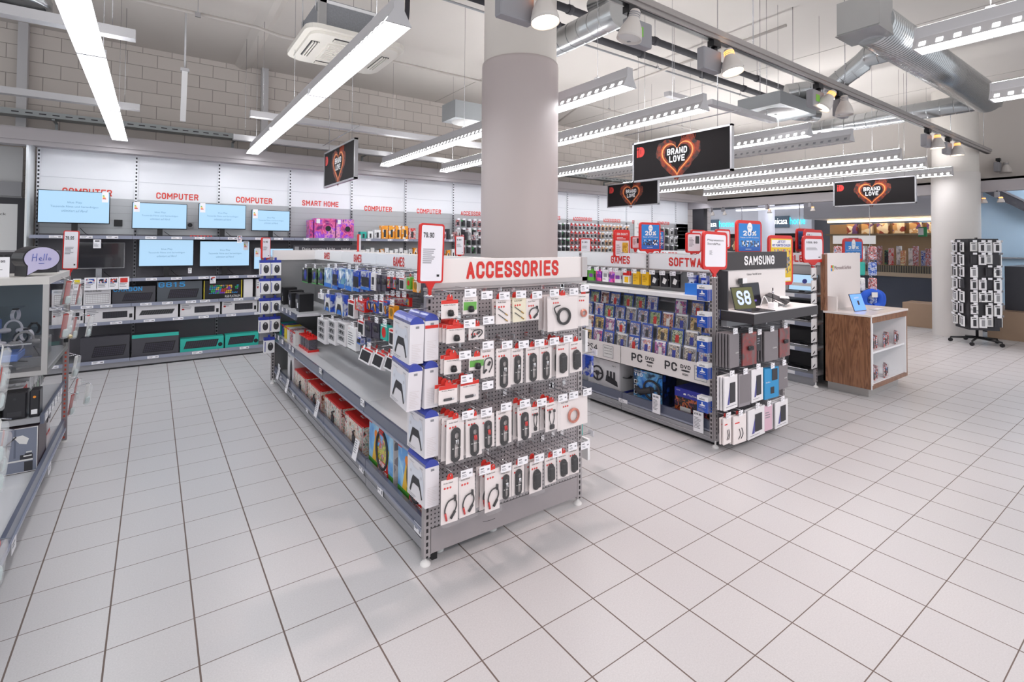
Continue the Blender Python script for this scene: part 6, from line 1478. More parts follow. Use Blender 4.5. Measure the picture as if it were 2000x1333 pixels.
# ---------------------------------------------------------------- big boxes on the bottom shelf
def wheel(b, cx, cz, r, y, m, thick=.012):
    b.tube([(cx + r * math.cos(a), y - .006, cz + r * .92 * math.sin(a)) for a in [2 * math.pi * i / 24 for i in range(24)]], thick, m, 6, closed=True)
    b.bbox(cx - r * .3, cx + r * .3, y - .016, y, cz - r * .3, cz + r * .3, m, .006)
    for s in (-1, 1): b.tube([(cx + s * r * .2, y - .01, cz), (cx + s * r, y - .006, cz + .005)], thick * .7, m, 6)
    b.tube([(cx, y - .01, cz), (cx, y - .006, cz - r * .9)], thick * .7, m, 6)
BXZ = .1255
t = thing('wheel_box', 'large white steering wheel carton on the bottom shelf, farthest left', 'box', (HX0 + .12, 3.70, BXZ), -math.pi / 2)
MB().box(-.22, .22, 0, .24, .0, .31, M_('box_white')).box(-.221, .221, -.001, .241, 0, .022, M_('blue')).build('carton', t)
b = MB(); wheel(b, -.08, .16, .075, -.002, M_('charcoal'), .009); b.poly([(.03, .1), (.2, .07), (.19, .12), (.12, .15), (.04, .16)], -.0015, M_('charcoal'))
for q in range(3): b.bbox(.05 + q * .045, .075 + q * .045, -.01, -.001, .13, .21, M_('charcoal'), .004)
b.text('logi G', .12, .26, .014, -.0015, M_('ink'), w=.05).rect(-.2, -.19, .2, .29, -.0015, M_('blue')).build('printed_front', t)
b = MB(); b.box(.2205, .222, .01, .23, .03, .3, M_('box_white')).lathe([(.0, -.02), (.05, -.01), (.06, .0)], M_('charcoal'), 18, (.226, .1, .17)); b.build('printed_side', t)
bluew = art_mat('art_blueglow', ['0c2a6a', '1a6ad0', '7ac0f0', '0a1a3a', '2a8ae0'], 7, kind='n')
t = thing('wheel_box', 'dark blue glowing steering wheel carton on the bottom shelf', 'box', (HX0 + .11, 3.12, BXZ), -math.pi / 2)
MB().box(-.17, .17, 0, .2, 0, .31, M_('black')).build('carton', t)
b = MB().rect(-.168, .168, .002, .308, -.001, bluew); wheel(b, .05, .15, .09, -.003, M_('charcoal'), .01); b.tube([(.05, -.004, .15), (-.08, -.004, .1), (-.13, -.004, .13)], .03, M_('charcoal'), 8).text('THRUSTMASTER', -.16, .285, .012, -.003, M_('white'), w=.15, bold=.01).text('T80', -.16, .245, .032, -.003, M_('white'), w=.1, bold=.008)
for q in range(4): b.rect(-.16, -.125, .02 + q * .05, .055 + q * .05, -.003, M_('white')).rect(-.155, -.13, .025 + q * .05, .05 + q * .05, -.0035, M_('black'))
b.rect(.0, .168, .0, .03, -.002, M_('blue')).build('printed_front', t)
b = MB(); b.quad((.171, .005, .005), (.171, .195, .005), (.171, .195, .305), (.171, .005, .305), art_mat('art_blueside', ['15171e', '1c2a52', '101218', '2a5ac0'], 9, kind='n')).disc(0, 0, .0001, 0, M_('black'), 3); b.build('printed_side', t)
t = thing('headset_box', 'violet blue headset carton with orange pictures on the bottom shelf', 'box', (HX0 + .11, 2.63, BXZ), -math.pi / 2)
MB().box(-.19, .19, 0, .24, 0, .24, mat('vr_blue', '2b34a8', .3, coat=.4)).build('carton', t)
b = MB().rect(-.188, .188, .03, .165, -.001, art_mat('art_vr', ['101018', '1a1a2a', '6a2a5a', 'd8702a', '14141e', '101018'], 24, kind='n')); b.bbox(-.13, -.02, -.012, -.001, .05, .085, M_('offwhite'), .01).bbox(.02, .08, -.014, -.001, .08, .14, M_('charcoal'), .01)
b.text('PlayStation VR', .03, .185, .022, -.0015, M_('white'), w=.17, align='c').poly([(-.1, .19), (-.07, .19), (-.075, .205), (-.095, .205)], -.0015, M_('white')).text('SONY', -.17, .215, .01, -.0015, M_('white'), w=.04).rect(.13, .165, .012, .04, -.0015, M_('orange_e')).build('printed_front', t)
for i, (u, v, w, lab, tx) in enumerate(((1280, 790, .085, 'white price board reading 99.90 in front of the steering wheel carton', '99.90'), (1362, 825, .095, 'white price board reading 229.90 in front of the violet blue carton', '229.90'))):
    p = on_x(u, v, HX0 - .01); t = thing('price_board', lab, 'price board', (HX0 + .005, p.y, p.z - .085), -math.pi / 2)
    MB().box(-w / 2, w / 2, -.003, 0, 0, .17, M_('tag_white')).build('board', t); MB().text(tx, -w * .4, .14, .016, -.004, M_('ink'), w=w * .7, bold=.01).lines(-w * .4, w * .3, .12, 8, .012, -.004, M_('ink_gray')).build('print', t)

# ---------------------------------------------------------------- PS store cards on the corner post
def store_card():
    t = thing('voucher_card', 'x', 'voucher card'); w, h = .1, .125
    MB().box(-w / 2, w / 2, -.002, 0, -h, 0, M_('white')).build('card', t)
    b = MB().rect(-w / 2, w / 2, -h, -.035, -.0025, case_b); b.text('PlayStation', -w * .3, -h * .72, .01, -.003, M_('white'), w=w * .6).poly([(-.02, -.075), (.02, -.075), (.026, -.068), (.002, -.06), (.002, -.045), (-.008, -.045), (-.008, -.065), (-.026, -.068)], -.003, M_('white')).lines(-w * .4, w * .3, -h * .8, 3, .008, -.003, M_('lip_lite')).rect(-w * .3, w * .2, -.028, -.018, -.0025, M_('plastic_gray')).build('print', t); return t
sc_ = store_card()
for i, (u, v) in enumerate(((1386, 556), (1388, 608), (1397, 658), (1386, 706), (1384, 770))):
    p = on_x(u, v, HX0 - .0); y = max(2.38, p.y)
    for d in range(4):
        place(sc_, (HX0 - .10 + .018 * d, 2.40, p.z), -math.pi / 2, 'blue and white voucher card on the corner post, %s bundle from top%s' % (ORD[i], ', front' if not d else ', %s behind' % ORD[d - 1]), 'voucher cards on the corner post')
    MB().tube([(0, 0, 0), (0, -.12, 0)], .003, M_('chrome'), 5).build('hook', G2, (HX0 + .005, 2.40, p.z - .008), -math.pi / 2)

# ---------------------------------------------------------------- tablet stand at the end
DZ = 1.105
T2 = thing('brand_display_stand', 'tablet stand with black header and white desk at the end of the games gondola', 'display stand', (4.285, 2.35, DZ))
def L2(x0, x1, y0, y1, z0, z1): return (x0 - 4.285, x1 - 4.285, y0 - 2.35, y1 - 2.35, z0 - DZ, z1 - DZ)
sam_w = mat('display_white', 'e6e1e0', .35)
MB().box(*L2(3.76, 4.81, 2.07, 2.345, DZ - .008, DZ), M_('white')).build('desk_top', T2)
MB().box(*L2(3.755, 4.815, 2.065, 2.345, DZ - .085, DZ - .008), mat('desk_dark', '3a373b', .4)).build('desk_edge', T2)
MB().box(*L2(3.77, 4.80, 2.30, 2.35, DZ - .14, DZ - .085), M_('gray_metal')).build('desk_support', T2)
MB().box(*L2(3.76, 4.81, 2.345, 2.375, DZ, 1.42), sam_w).box(*L2(3.745, 3.76, 2.28, 2.375, DZ, 1.42), M_('charcoal')).build('backboard', T2)
MB().text('Galaxy Tab S8 Series', -.02, 1.365 - DZ, .022, -.0065, M_('ink'), w=.24, align='c').build('backboard_lettering', T2)
hd = MB().box(*L2(3.745, 4.81, 2.33, 2.38, 1.42, 1.572), mat('header_black', '322c2f', .35)).build('header', T2)
MB().text('SAMSUNG', 4.33 - 4.285, 1.458 - DZ, .08, -.0215, M_('white'), w=.50, align='c', bold=.015).build('header_lettering', hd)


def tablet(x, y, z, w, h, lean, rz, lab, face, extra=None, kb=False):
    t = thing('tablet', lab, 'tablet', (x, y, z), rz); rot = Matrix.Rotation(R(-lean), 3, 'X')
    def turn(b): b.v = [tuple(rot @ Vector(v)) for v in b.v]; return b
    turn(MB().bbox(-w / 2, w / 2, 0, .008, 0, h, M_('satin_black'), .004)).build('body', t)
    b = MB().rect(-w / 2 + .006, w / 2 - .006, .006, h - .006, -.001, face)
    if extra: extra(b, w, h)
    turn(b).build('screen', t)
    if kb:
        b = MB().bbox(-w / 2, w / 2, -.17, -.004, 0, .006, M_('charcoal'), .002)
        for r_ in range(4):
            for c in range(11): b.box(-w * .44 + c * w * .08, -w * .44 + c * w * .08 + w * .066, -.15 + r_ * .03, -.128 + r_ * .03, .006, .0075, M_('satin_black'))
        b.build('keyboard_cover', t)
    turn(MB().box(-w * .2, w * .2, .008, .012, 0, h * .3, M_('plastic_gray'))).build('kickstand', t); return t
olive = mat('screen_olive', '4a4a22', .3, emit='3a3c1c', estr=.5); lilac = mat('lilac', 'a9b6ee', .4, emit='a9b6ee', estr=.6)
def s8(b, w, h): b.text('S8', 0, h * .2, h * .62, -.002, lilac, w=w * .62, align='c', bold=.008)
tablet(3.94, 2.235, DZ + .001, .26, .185, 14, R(-8), 'open tablet with big lilac characters on an olive screen, left on the white desk', olive, s8, True)
tablet(4.18, 2.30, DZ + .001, .30, .2, 8, R(4), 'tablet with an orange and violet planet picture, behind the olive screen tablet', mat('screen_space', '1c1a26', .3), lambda b, w, h: b.disc(-w * .2, h * .55, h * .2, -.0018, mat('screen_flame', 'e0702a', .4, emit='e0602a', estr=.4), 20).rect(-w * .45, w * .2, h * .2, h * .28, -.002, mat('screen_violet', '5a4a9a', .4, emit='5a4a9a', estr=.4)))
t = thing('tablet', 'tablet lying folded on a low stand at the right of the white desk', 'tablet', (4.45, 2.24, DZ + .001), R(20))
rot = Matrix.Rotation(R(-68), 3, 'X'); b = MB().bbox(-.13, .13, 0, .008, 0, .18, M_('charcoal'), .004); b.v = [tuple(rot @ Vector(v) + Vector((0, -.09, .03))) for v in b.v]; b.build('body', t)
b = MB().tube([(-.08, -.06, 0), (-.08, .02, .05), (-.08, .06, 0)], .005, M_('steel'), 6).tube([(.08, -.06, 0), (.08, .02, .05), (.08, .06, 0)], .005, M_('steel'), 6).tube([(-.08, -.06, .005), (.08, -.06, .005)], .005, M_('steel'), 6); b.build('stand', t)
b = MB()
for q in range(6): b.bbox(-.08 + q * .028, -.06 + q * .028, -.1 + q * .004, -.03 + q * .004, .068, .076, M_('white'), .002)
b.build('stylus_row', t)
t = thing('stylus_holder', 'white cube holder with an upright black stylus on the white desk', 'stylus holder', (4.20, 2.15, DZ + .0005))
MB().bbox(-.03, .03, -.03, .03, 0, .05, M_('white'), .005).build('cube', t); MB().tube([(0, 0, .05), (0, 0, .17)], .005, M_('satin_black'), 8).tube([(0, 0, .12), (0, 0, .145)], .0075, M_('steel'), 8).build('stylus', t)
MB().tube(bez([(-.02, .02, .03), (-.08, .03, .10), (-.10, .05, .02), (-.06, .06, .003)], 6), .004, M_('white'), 6).tube(bez([(.03, .0, .004), (.12, -.02, .004), (.16, .03, .004)], 5), .004, M_('white'), 6).build('cable', t)
t = thing('info_tag', 'small black and white name plates on top of the tablets', 'tag', (4.03, 2.32, DZ + .2)); MB().box(-.05, .01, 0, .004, 0, .045, M_('black')).box(.012, .08, 0, .004, 0, .045, M_('white')).build('plates', t); MB().tube([(0, .002, 0), (0, .002, -.2)], .002, M_('steel'), 5).build('rod', t)

# ---------------------------------------------------------------- tablet cases on the end pegboard
PY = 2.2; KS = 3.2524
def cm_(x, y): return 1380 + x / KS, 470 + y / KS
def tcase(kind, w, h, seed=0):
    t = thing('tablet_case', 'x', 'tablet case'); d = .014
    m = {'gray': mat('case_gray', '7d787c', .45), 'red': art_mat('art_redgray', ['5a4a4c', '8a3a3a', '6a5a5c', '9a4a48'], 9, kind='n'), 'white': M_('box_white'), 'blue': mat('case_azure', '2a90c8', .35), 'pink': mat('case_pink', 'd8b4c4', .45), 'dark': M_('charcoal'), 'redw': cardw, 'graydark': mat('case_gray2', '8f8a90', .5)}[kind]
    MB().bbox(-w / 2, w / 2, 0, d, -h, -.015, m, .003).build('box', t)
    b = MB(); y = -.001
    if kind == 'gray': b.text('case', w * .1, -h * .62, .01, y, M_('offwhite'), w=w * .3)
    elif kind == 'red': b.lathe([(.001, 0), (.02, 0), (.024, .008)], M_('satin_black'), 14, (0, 0, -h * .5)).bbox(-.035, .035, -.02, -.002, -h * .56, -h * .44, M_('satin_black'), .01)
    elif kind == 'white': b.bbox(-w * .12, w * .3, -.003, -.0005, -h * .82, -h * .25, M_('charcoal'), .003).poly([(-w * .3, -h * .85), (-w * .1, -h * .3), (0, -h * .3), (-w * .15, -h * .85)], y, mat('pen_violet', '5a5a9a', .5)).lines(-w * .4, w * .4, -h * .9, 1, .01, y, M_('ink_gray'))
    elif kind == 'blue': b.bbox(w * .0, w * .38, -.004, -.0005, -h * .45, -h * .1, M_('charcoal'), .006).bbox(-w * .1, w * .15, -.003, -.0005, -h * .85, -h * .65, M_('charcoal'), .003).text('folio', -w * .42, -h * .5, .012, y, M_('white'), w=w * .3)
    elif kind == 'redw':
        b.rect(-w * .4, -w * .05, -h * .32, -h * .28, y, M_('red_ink'))
        for s in (0, 1): b.tube(bez([(w * (.1 - .2 * s), -.004, -h * .5), (w * (.2 - .2 * s), -.004, -h * .7), (w * (.05 - .2 * s), -.004, -h * .85)], 4), .0025, M_('charcoal'), 5)
        b.poly([(-.015, -.016), (.015, -.016), (.012, .012), (-.012, .012)], y, M_('red'))
    elif kind == 'graydark': b.rect(-w * .42, w * .42, -h * .9, -h * .1, y, M_('case_gray'))
    else: b.lines(-w * .4, w * .3, -h * .3, 3, .02, y, M_('ink_gray'))
    if b.v: b.build('print', t)
    MB().poly([(-.016, -.016), (.016, -.016), (.01, .012), (-.01, .012)], d * .5, M_('clear')).build('hang_tab', t); return t
TC = {}
TR = [('top', [(145, 210, 575, 805, 'gray', 5), (233, 315, 570, 790, 'red', 1), (318, 345, 580, 700, 'dark', 2), (372, 450, 560, 762, 'gray', 3), (462, 532, 540, 735, 'red', 1)]),
      ('middle', [(112, 200, 845, 1070, 'white', 3), (208, 275, 830, 1050, 'graydark', 2), (285, 362, 800, 1020, 'white', 2), (373, 455, 795, 1000, 'blue', 2), (458, 518, 775, 940, 'gray', 1)]),
      ('bottom', [(108, 160, 1110, 1290, 'redw', 2), (175, 250, 1095, 1285, 'redw', 2), (262, 375, 1050, 1245, 'white', 2), (370, 415, 1035, 1205, 'pink', 1), (435, 520, 1005, 1180, 'white', 3)])]
TN = {'gray': 'grey tablet case', 'red': 'dark red and grey tablet case', 'dark': 'small dark case', 'white': 'white boxed stylus case', 'graydark': 'pale grey flat case', 'blue': 'bright blue boxed folio', 'pink': 'narrow pink case', 'redw': 'white card with thin dark leads'}
for rn, items in TR:
    for i, (x0, x1, y0, y1, kd, deep) in enumerate(items):
        (u0, v0), (u1, v1) = cm_(x0, y0), cm_(x1, y1); a, c = on_y(u0, v0, PY), on_y(u1, v0, PY); um = (u0 + u1) / 2; zt = on_y(um, v0, PY).z; zb = on_y(um, v1, PY).z
        w, h, x = c.x - a.x, zt - zb, (a.x + c.x) / 2; k = (kd, round(w, 2), round(h, 2))
        if k not in TC: TC[k] = tcase(kd, w, h)
        hook(G2, x, zt - .002, HY0 - PY, y=HY0 + .005, tag_w=.06, tag_h=.045)
        for d in range(deep): place(TC[k], (x - .003 * d, PY + .024 * d, zt - .004), R(-3 if i % 2 else 2), '%s, %s stack, %s row under the white desk%s' % (TN[kd], ORD[i], rn, '' if deep == 1 else (', front' if not d else ', %s behind' % ORD[d - 1])), 'tablet accessories under the desk')
# ================================================================== THIRD GONDOLA (tablets)
T0, T1, TYY = 6.22, 7.25, 2.72
G3 = thing('shelving_gondola', 'third gondola headed TABLETS, mostly hidden between the tablet stand and the wooden counter', 'gondola', (0, 0, 0))
for i in range(3):
    y0, y1 = TYY + i, TYY + i + 1; yc = y0 + .5
    MB().box(-.5, .5, 0, .02, .1, 1.38, M_('panel_light')).build('spine_panel', G3, (6.70, yc, 0), -math.pi / 2)
    hd = MB().box(-.497, .497, -.012, .01, 1.385, 1.535, hc).build('header_panel', G3, (6.70, yc, 0), -math.pi / 2)
    MB().text('TABLETS', .1, 1.42, .085, -.0135, M_('red_ink'), w=.42, align='c', bold=.012).build('header_lettering', hd)
    for z in (.13, .42, .72, 1.05):
        s = MB().box(T0 + .05, 6.70, y0, y1, z - .02, z, surf).build('shelf', G3); MB().box(T0 + .03, T0 + .05, y0, y1, z - .04, z + .005, M_('lip_lite')).build('price_rail', s)
        MB().box(-.06, .06, -.002, 0, -.02, .02, M_('tag_white')).build('price_label', s, (T0 + .029, y0 + .28, z - .015), -math.pi / 2)
MB().box(T0 + .05, T0 + .08, TYY, TYY + 3, .0, .1, M_('gray_metal')).build('plinth', G3)
MB().box(6.72, T1, TYY, TYY + 3, .05, 1.5, grayp).build('spine_core', G3)
MB().box(-.018, .018, -.012, .018, -.67, .67, slot_g).build('upright', G3, (T0 + .01, TYY - .02, .73)); b = MB(); foot(b, T0 + .01, TYY - .02); b.build('levelling_foot', G3)
for i, z in enumerate((1.05, .72, .42, .13)):
    for j in range(2):
        t = thing('laptop', 'laptop on the %s shelf of the third gondola, %s one' % (('top', 'second', 'third', 'bottom')[i], ('near', 'far')[j]), 'laptop', (T0 + .16, TYY + .30 + .5 * j, z + .001), -math.pi / 2, 'laptops on the third gondola')
        MB().bbox(-.17, .17, 0, .24, 0, .014, M_('steel') if i else M_('charcoal'), .004).build('base', t)
        b = MB().box(-.15, .15, .03, .14, .014, .015, M_('charcoal')); b.build('keyboard', t)
        rot = Matrix.Rotation(R(-12), 3, 'X'); b = MB().box(-.17, .17, .0, .008, 0, .21, M_('black')); b.v = [tuple(rot @ Vector(v) + Vector((0, .235, .012))) for v in b.v]; b.build('lid', t)
        b = MB().rect(-.162, .162, .008, .202, -.001, scr_m if i == 0 else scr_dk)
        if i == 0: b.rect(-.162, .162, .06, .1, -.0015, M_('white')).disc(.02, .12, .03, -.0018, M_('blue'), 14)
        b.v = [tuple(rot @ Vector(v) + Vector((0, .235, .012))) for v in b.v]; b.build('screen', t)
        MB().lathe([(.03, 0), (.036, .006), (.03, .012), (.02, .006), (.03, 0)], M_('black'), 16, (.08, .05, .016)).build('security_coil', t)
def hinge_card():
    t = thing('accessory_pack', 'x', 'accessory'); MB().box(-.055, .055, 0, .012, -.12, 0, M_('white')).build('card', t)
    MB().poly([(-.05, -.105), (.01, -.085), (.01, -.065), (-.045, -.09)], -.001, M_('charcoal')).box(-.05, .06, -.012, -.001, -.122, -.116, M_('black')).build('contents', t); return t
hc_ = hinge_card()
for i in range(8):
    z = 1.375 - i * .147
    place(hc_, (6.16, TYY - .04, z), 0, 'white pack with dark slanted item, post beside the wooden counter, %s from top' % ORD[i], 'white packs on the post by the counter')
    MB().tube([(0, 0, 0), (0, .03, 0)], .003, M_('chrome'), 5).build('hook', G3, (6.17, TYY - .04, z))

# ================================================================== WOODEN COUNTER
wood = mat('walnut', '6b4630', .38, coat=.15); g = NT(wood); tc = g.n('ShaderNodeTexCoord'); mp = g.n('ShaderNodeMapping'); g.l(tc.outputs['Object'], mp.inputs[0]); mp.inputs['Scale'].default_value = (9, 9, .9)
nz = g.n('ShaderNodeTexNoise'); nz.inputs['Scale'].default_value = 1.4; nz.inputs['Detail'].default_value = 3; nz.inputs['Distortion'].default_value = 1.2; g.l(mp.outputs[0], nz.inputs['Vector'])
cr = g.n('ShaderNodeValToRGB'); g.l(g.math('FRACT', g.math('MULTIPLY', nz.outputs['Fac'], 7.)), cr.inputs[0]); e = cr.color_ramp; e.elements[0].color = lin('6e4832'); e.elements[1].color = lin('9c6e50'); e.elements[1].position = .6; x_ = e.elements.new(1.0); x_.color = lin('7c5440'); g.l(cr.outputs[0], g.b.inputs['Base Color'])
C = thing('wooden_counter', 'walnut and white display counter with a tall white backboard and a tablet on top', 'counter', (6.77, 2.38, 0)); cx, cy = 6.77, 2.38
w0, w1, d0, d1 = 6.24 - cx, 7.31 - cx, 2.15 - cy, 2.60 - cy
MB().box(w0 + .06, w1 - .15, d0 + .05, d1, 0, .095, mat('plinth_steel', 'b9b6b4', .3, .5)).build('plinth', C)
MB().box(w0, w0 + .025, d0, d1 + .02, .095, .865, wood).box(w0, w1, d1, d1 + .02, .095, .865, wood).box(w0 + .025, w0 + .05, d0 + .001, d1, .12, .84, M_('white')).build('side_panel', C)
MB().box(w0 - .004, w0 + .006, d0 - .006, d0 + .004, .095, .865, M_('white')).build('corner_trim', C)
MB().box(w1 - .03, w1, d0, d1, .095, .865, wood).box(w1 - .05, w1 - .03, d0 + .001, d1, .12, .84, M_('white')).build('side_panel', C)
MB().box(w0 + .025, w1 - .03, d0, d1, .095, .135, wood).build('front_rail', C); MB().box(w0 + .025, w1 - .03, d0, d0 + .03, .80, .865, wood).build('front_rail', C)
MB().box(w0 + .05, w1 - .05, d1 - .02, d1, .135, .84, M_('white')).box(w0 + .05, w1 - .05, d0 + .02, d1 - .02, .135, .145, M_('white')).build('inner_lining', C)
MB().box(w0 + .05, w1 - .05, d0 + .015, d1 - .02, .465, .485, M_('white')).build('shelf', C)
MB().bbox(w0 - .008, w1 + .008, d0 - .01, d1 + .02, .865, .888, mat('counter_white', 'f0e8e6', .22), .003).build('counter_top', C)
bb = MB().box(w0 + .05, 7.20 - cx, d1 - .005, d1 + .02, .888, 1.543, M_('counter_white')).box(w0 + .05, w0 + .075, d1 - .10, d1, .888, 1.05, M_('counter_white')).build('backboard', C)
MB().box(w0 - .004, w0 + .05, d1 - .005, d1 + .045, .888, 1.53, wood).box(w0 + .05, 7.19 - cx, d1 + .02, d1 + .045, .888, 1.52, wood).build('backboard_frame', C)
b = MB(); y = d1 - .0065; x = w0 + .14; z = 1.37
for i, c in enumerate(('e0552c', '7db83c', '3a8ad0', 'f2b82c')): q = mat('logo_' + c, c, .5); b.rect(x + (i % 2) * .036, x + .032 + (i % 2) * .036, z - (i // 2) * .036, z + .032 - (i // 2) * .036, y, q)
b.text('Microsoft Surface', x + .09, z - .02, .042, y, M_('ink_gray') if False else mat('logo_ink', '6a4048', .5), w=.46).build('logo', bb)
C2 = C
tablet(6.56, 2.36, .8885, .26, .20, 18, R(-6), 'tablet with a blue screen leaning on the wooden counter', mat('screen_surface', '5a8ad8', .3, emit='5a8ae0', estr=.7), lambda b, w, h: b.rect(-w * .05, w * .1, h * .35, h * .6, -.0018, M_('charcoal')).lines(-w * .2, w * .2, h * .8, 2, .01, -.0018, M_('white')))
t = thing('price_plate', 'flat clear price plates lying on the wooden counter top', 'price plate', (6.9, 2.32, .8885)); MB().box(-.14, .14, -.06, .05, 0, .004, M_('clear')).box(-.13, .1, -.05, .03, .004, .005, M_('tag_white')).build('plate', t)
def clear_bag():
    t = thing('blister_pack', 'x', 'pack'); MB().box(-.04, .04, 0, .012, 0, .14, M_('art_mixed')).build('card', t); MB().bbox(-.045, .045, -.02, .004, -.0, .14, M_('clear'), .006).build('clear_bag', t); MB().bbox(-.022, .022, -.016, -.001, .03, .10, M_('charcoal'), .004).build('contents', t); return t
cbg = clear_bag()
for k in range(2):
    for i in range(8 if k else 5):
        place(cbg, (6.42 + i * .112, 2.20 + .025 * (i % 3), (.1455, .4855)[k]), R(25 + 10 * (i % 3)), 'clear bagged accessory, %s from the left on the %s of the wooden counter' % (ORD[i], ('floor', 'inner shelf')[k]), 'bagged accessories inside the wooden counter')

# ================================================================== ROTATING RACK
def rr_pack(m, w, h, dark):
    t = thing('phone_accessory', 'x', 'phone accessory'); MB().box(-w / 2, w / 2, 0, .012, -h, 0, M_(m)).build('card', t)
    b = MB(); b.bbox(-w * .22, w * .22, -.004, -.0005, -h * .85, -h * .25, M_('charcoal') if dark else M_('plastic_gray'), .003).rect(-w * .4, w * .2, -h * .16, -h * .08, -.0012, M_('ink')); b.build('print', t)
    MB().box(-.028, .028, -.03, -.028, .002, .034, M_('tag_white')).tube([(0, -.028, .006), (0, .06, .006)], .002, M_('chrome'), 4).build('hook_tag', t); return t
RX, RY = 11.30, 2.36
RK = thing('rotating_rack', 'tall rotating rack on five castors full of phone accessories by the right column', 'rack', (RX, RY, 0), R(-52))
blk_ = M_('charcoal')
MB().cyl((0, 0, .08), (0, 0, 1.78), .02, M_('black'), 12).build('pole', RK)
for k in range(5):
    a = 2 * math.pi * k / 5 + .3; d = Vector((math.cos(a), math.sin(a), 0)); MB().tube([d * .03 + Vector((0, 0, .1)), d * .34 + Vector((0, 0, .075))], [.02, .014], M_('black'), 8).build('base_arm', RK)
    MB().cyl(tuple(d * .34 + Vector((-.012, -.012, .03))), tuple(d * .34 + Vector((.012, .012, .03))), .03, M_('black'), 14).cyl(tuple(d * .34 + Vector((0, 0, .03))), tuple(d * .34 + Vector((0, 0, .08))), .008, M_('black'), 8).build('castor', RK)
hw = .2
for k in range(4):
    MB().box(-hw, hw, -hw - .006, -hw, .25, 1.74, blk_).build('rack_panel', RK, (0, 0, 0), k * math.pi / 2)
MB().box(-hw, hw, -hw, hw, 1.74, 1.76, blk_).build('top_plate', RK)
RP = {}
sty = [('white', .10, .17, False), ('box_white', .10, .165, True), ('charcoal', .09, .15, True), ('offwhite', .095, .15, False), ('art_white', .098, .16, True), ('white', .10, .18, True)]
RSN = {'white': 'white', 'box_white': 'pale', 'charcoal': 'dark', 'offwhite': 'off white', 'art_white': 'grey white'}
for f, fn_ in ((0, 'front face'), (3, 'left face'), (1, 'right face')):
    a = R(-52) + f * math.pi / 2
    for r_ in range(7):
        n = 4
        for c in range(n):
            rnd = random.Random(f * 99 + r_ * 7 + c); st = sty[rnd.randrange(6)]
            if rnd.random() < .06: continue
            if st not in RP: RP[st] = rr_pack(*st)
            lx, ly = -.15 + .1 * c, -hw - .045 - .03 * (c % 2); wx = RX + lx * math.cos(a) - ly * math.sin(a); wy = RY + lx * math.sin(a) + ly * math.cos(a)
            place(RP[st], (wx, wy, 1.70 - r_ * .205), a, '%s pack on the rotating rack, %s, %s row, %s column' % (RSN[st[0]], fn_, ORD[r_], ORD[c]), 'packs on the rotating rack')

# ================================================================== COUNTER AND BENCHES ON THE RIGHT
oak = mat('oak', 'a08670', .5, noise=.12, nscale=3)
t = thing('checkout_counter', 'dark counter with a wooden ledge behind the rotating rack at the right edge', 'counter', (12.9, 1.6, 0))
MB().box(-.75, .9, -1.9, .80, 0, .50, oak).build('ledge', t); MB().box(-.45, .9, -1.9, .62, .5, 1.28, mat('counter_dark', '3f3f46', .4, coat=.3)).build('counter_body', t)
t = thing('wooden_bench', 'small wooden block bench left of the right column', 'bench', (12.75, 3.42, 0)); MB().bbox(-.2, .35, -.15, .35, 0, .48, oak, .006).build('block', t)

# ================================================================== SHOP FRONT AND THE MALL BEYOND
GXF = 13.02
win = MB()
for k in range(7): y0 = 8.9 - k * 1.45; 
for k in range(6):
    y1 = 9.0 - k * 1.5; y0 = y1 - 1.49
    if 0: pass
    tag(MB().box(GXF, GXF + .012, y0, y1, .02, 2.78, M_('glass')).box(GXF - .008, GXF + .02, y1 - .004, y1 + .004, .02, 2.78, M_('steel')).build('window_%d' % (k + 1), None), kind='structure')
struct('trim_4', MB().box(GXF - .03, GXF + .05, -1.5, 9.2, 0, .02, M_('black')))
mallw = mat('mall_gray', 'd6d6dc', .5, noise=.02); mall_l = mat('mall_strip', 'f4f4fa', .4, emit='f0f2ff', estr=1.4)
struct('wall_mall', MB().box(20.3, 20.5, -2, 20, 0, 5.2, mat('mall_wall', 'b4b6bd', .6)).box(13.2, 20.5, 19.8, 20, 0, 5.2, MATS['mall_wall']))
struct('ceiling_mall', MB().box(13.25, 20.5, -2, 20, 3.5, 3.6, mat('mall_ceiling', 'c9c9ce', .7)))
struct('floor_mall', MB().box(13.0, 20.4, 10.9, 20, -.1, 0, fm))
for k, (x, y) in enumerate(((15.2, 1.5), (15.2, 6.5), (14.8, 11), (14.8, 15))):  # glowing panels added to brighten the mall beyond the glass
    tag(MB().box(x - .8, x + .8, y - 1, y + 1, 3.44, 3.499, mat('mall_fill_glow', 'ffffff', .5, emit='f4f6ff', estr=6.5)).build('mall_fill_panel', None), 'added glowing fill panel under the mall ceiling, %s from the right' % ORD[k], 'ceiling light', 'added fill panels on the mall ceiling')
t = thing('shop_facade', 'grey shop facade across the mall with a lit white and cyan home sign', 'shop front', (18, 10.5, 0))
MB().box(0, .2, -2.6, 4, 2.05, 3.0, mallw).box(0, .2, 3.2, 4, 0, 2.1, mallw).box(0, .2, -2.6, -2.2, 0, 2.1, mallw).build('fascia', t)
MB().box(.5, .6, -2.2, 3.2, 0, 2.05, mat('shop_inner', '4a4038', .6)).build('shop_interior', t)
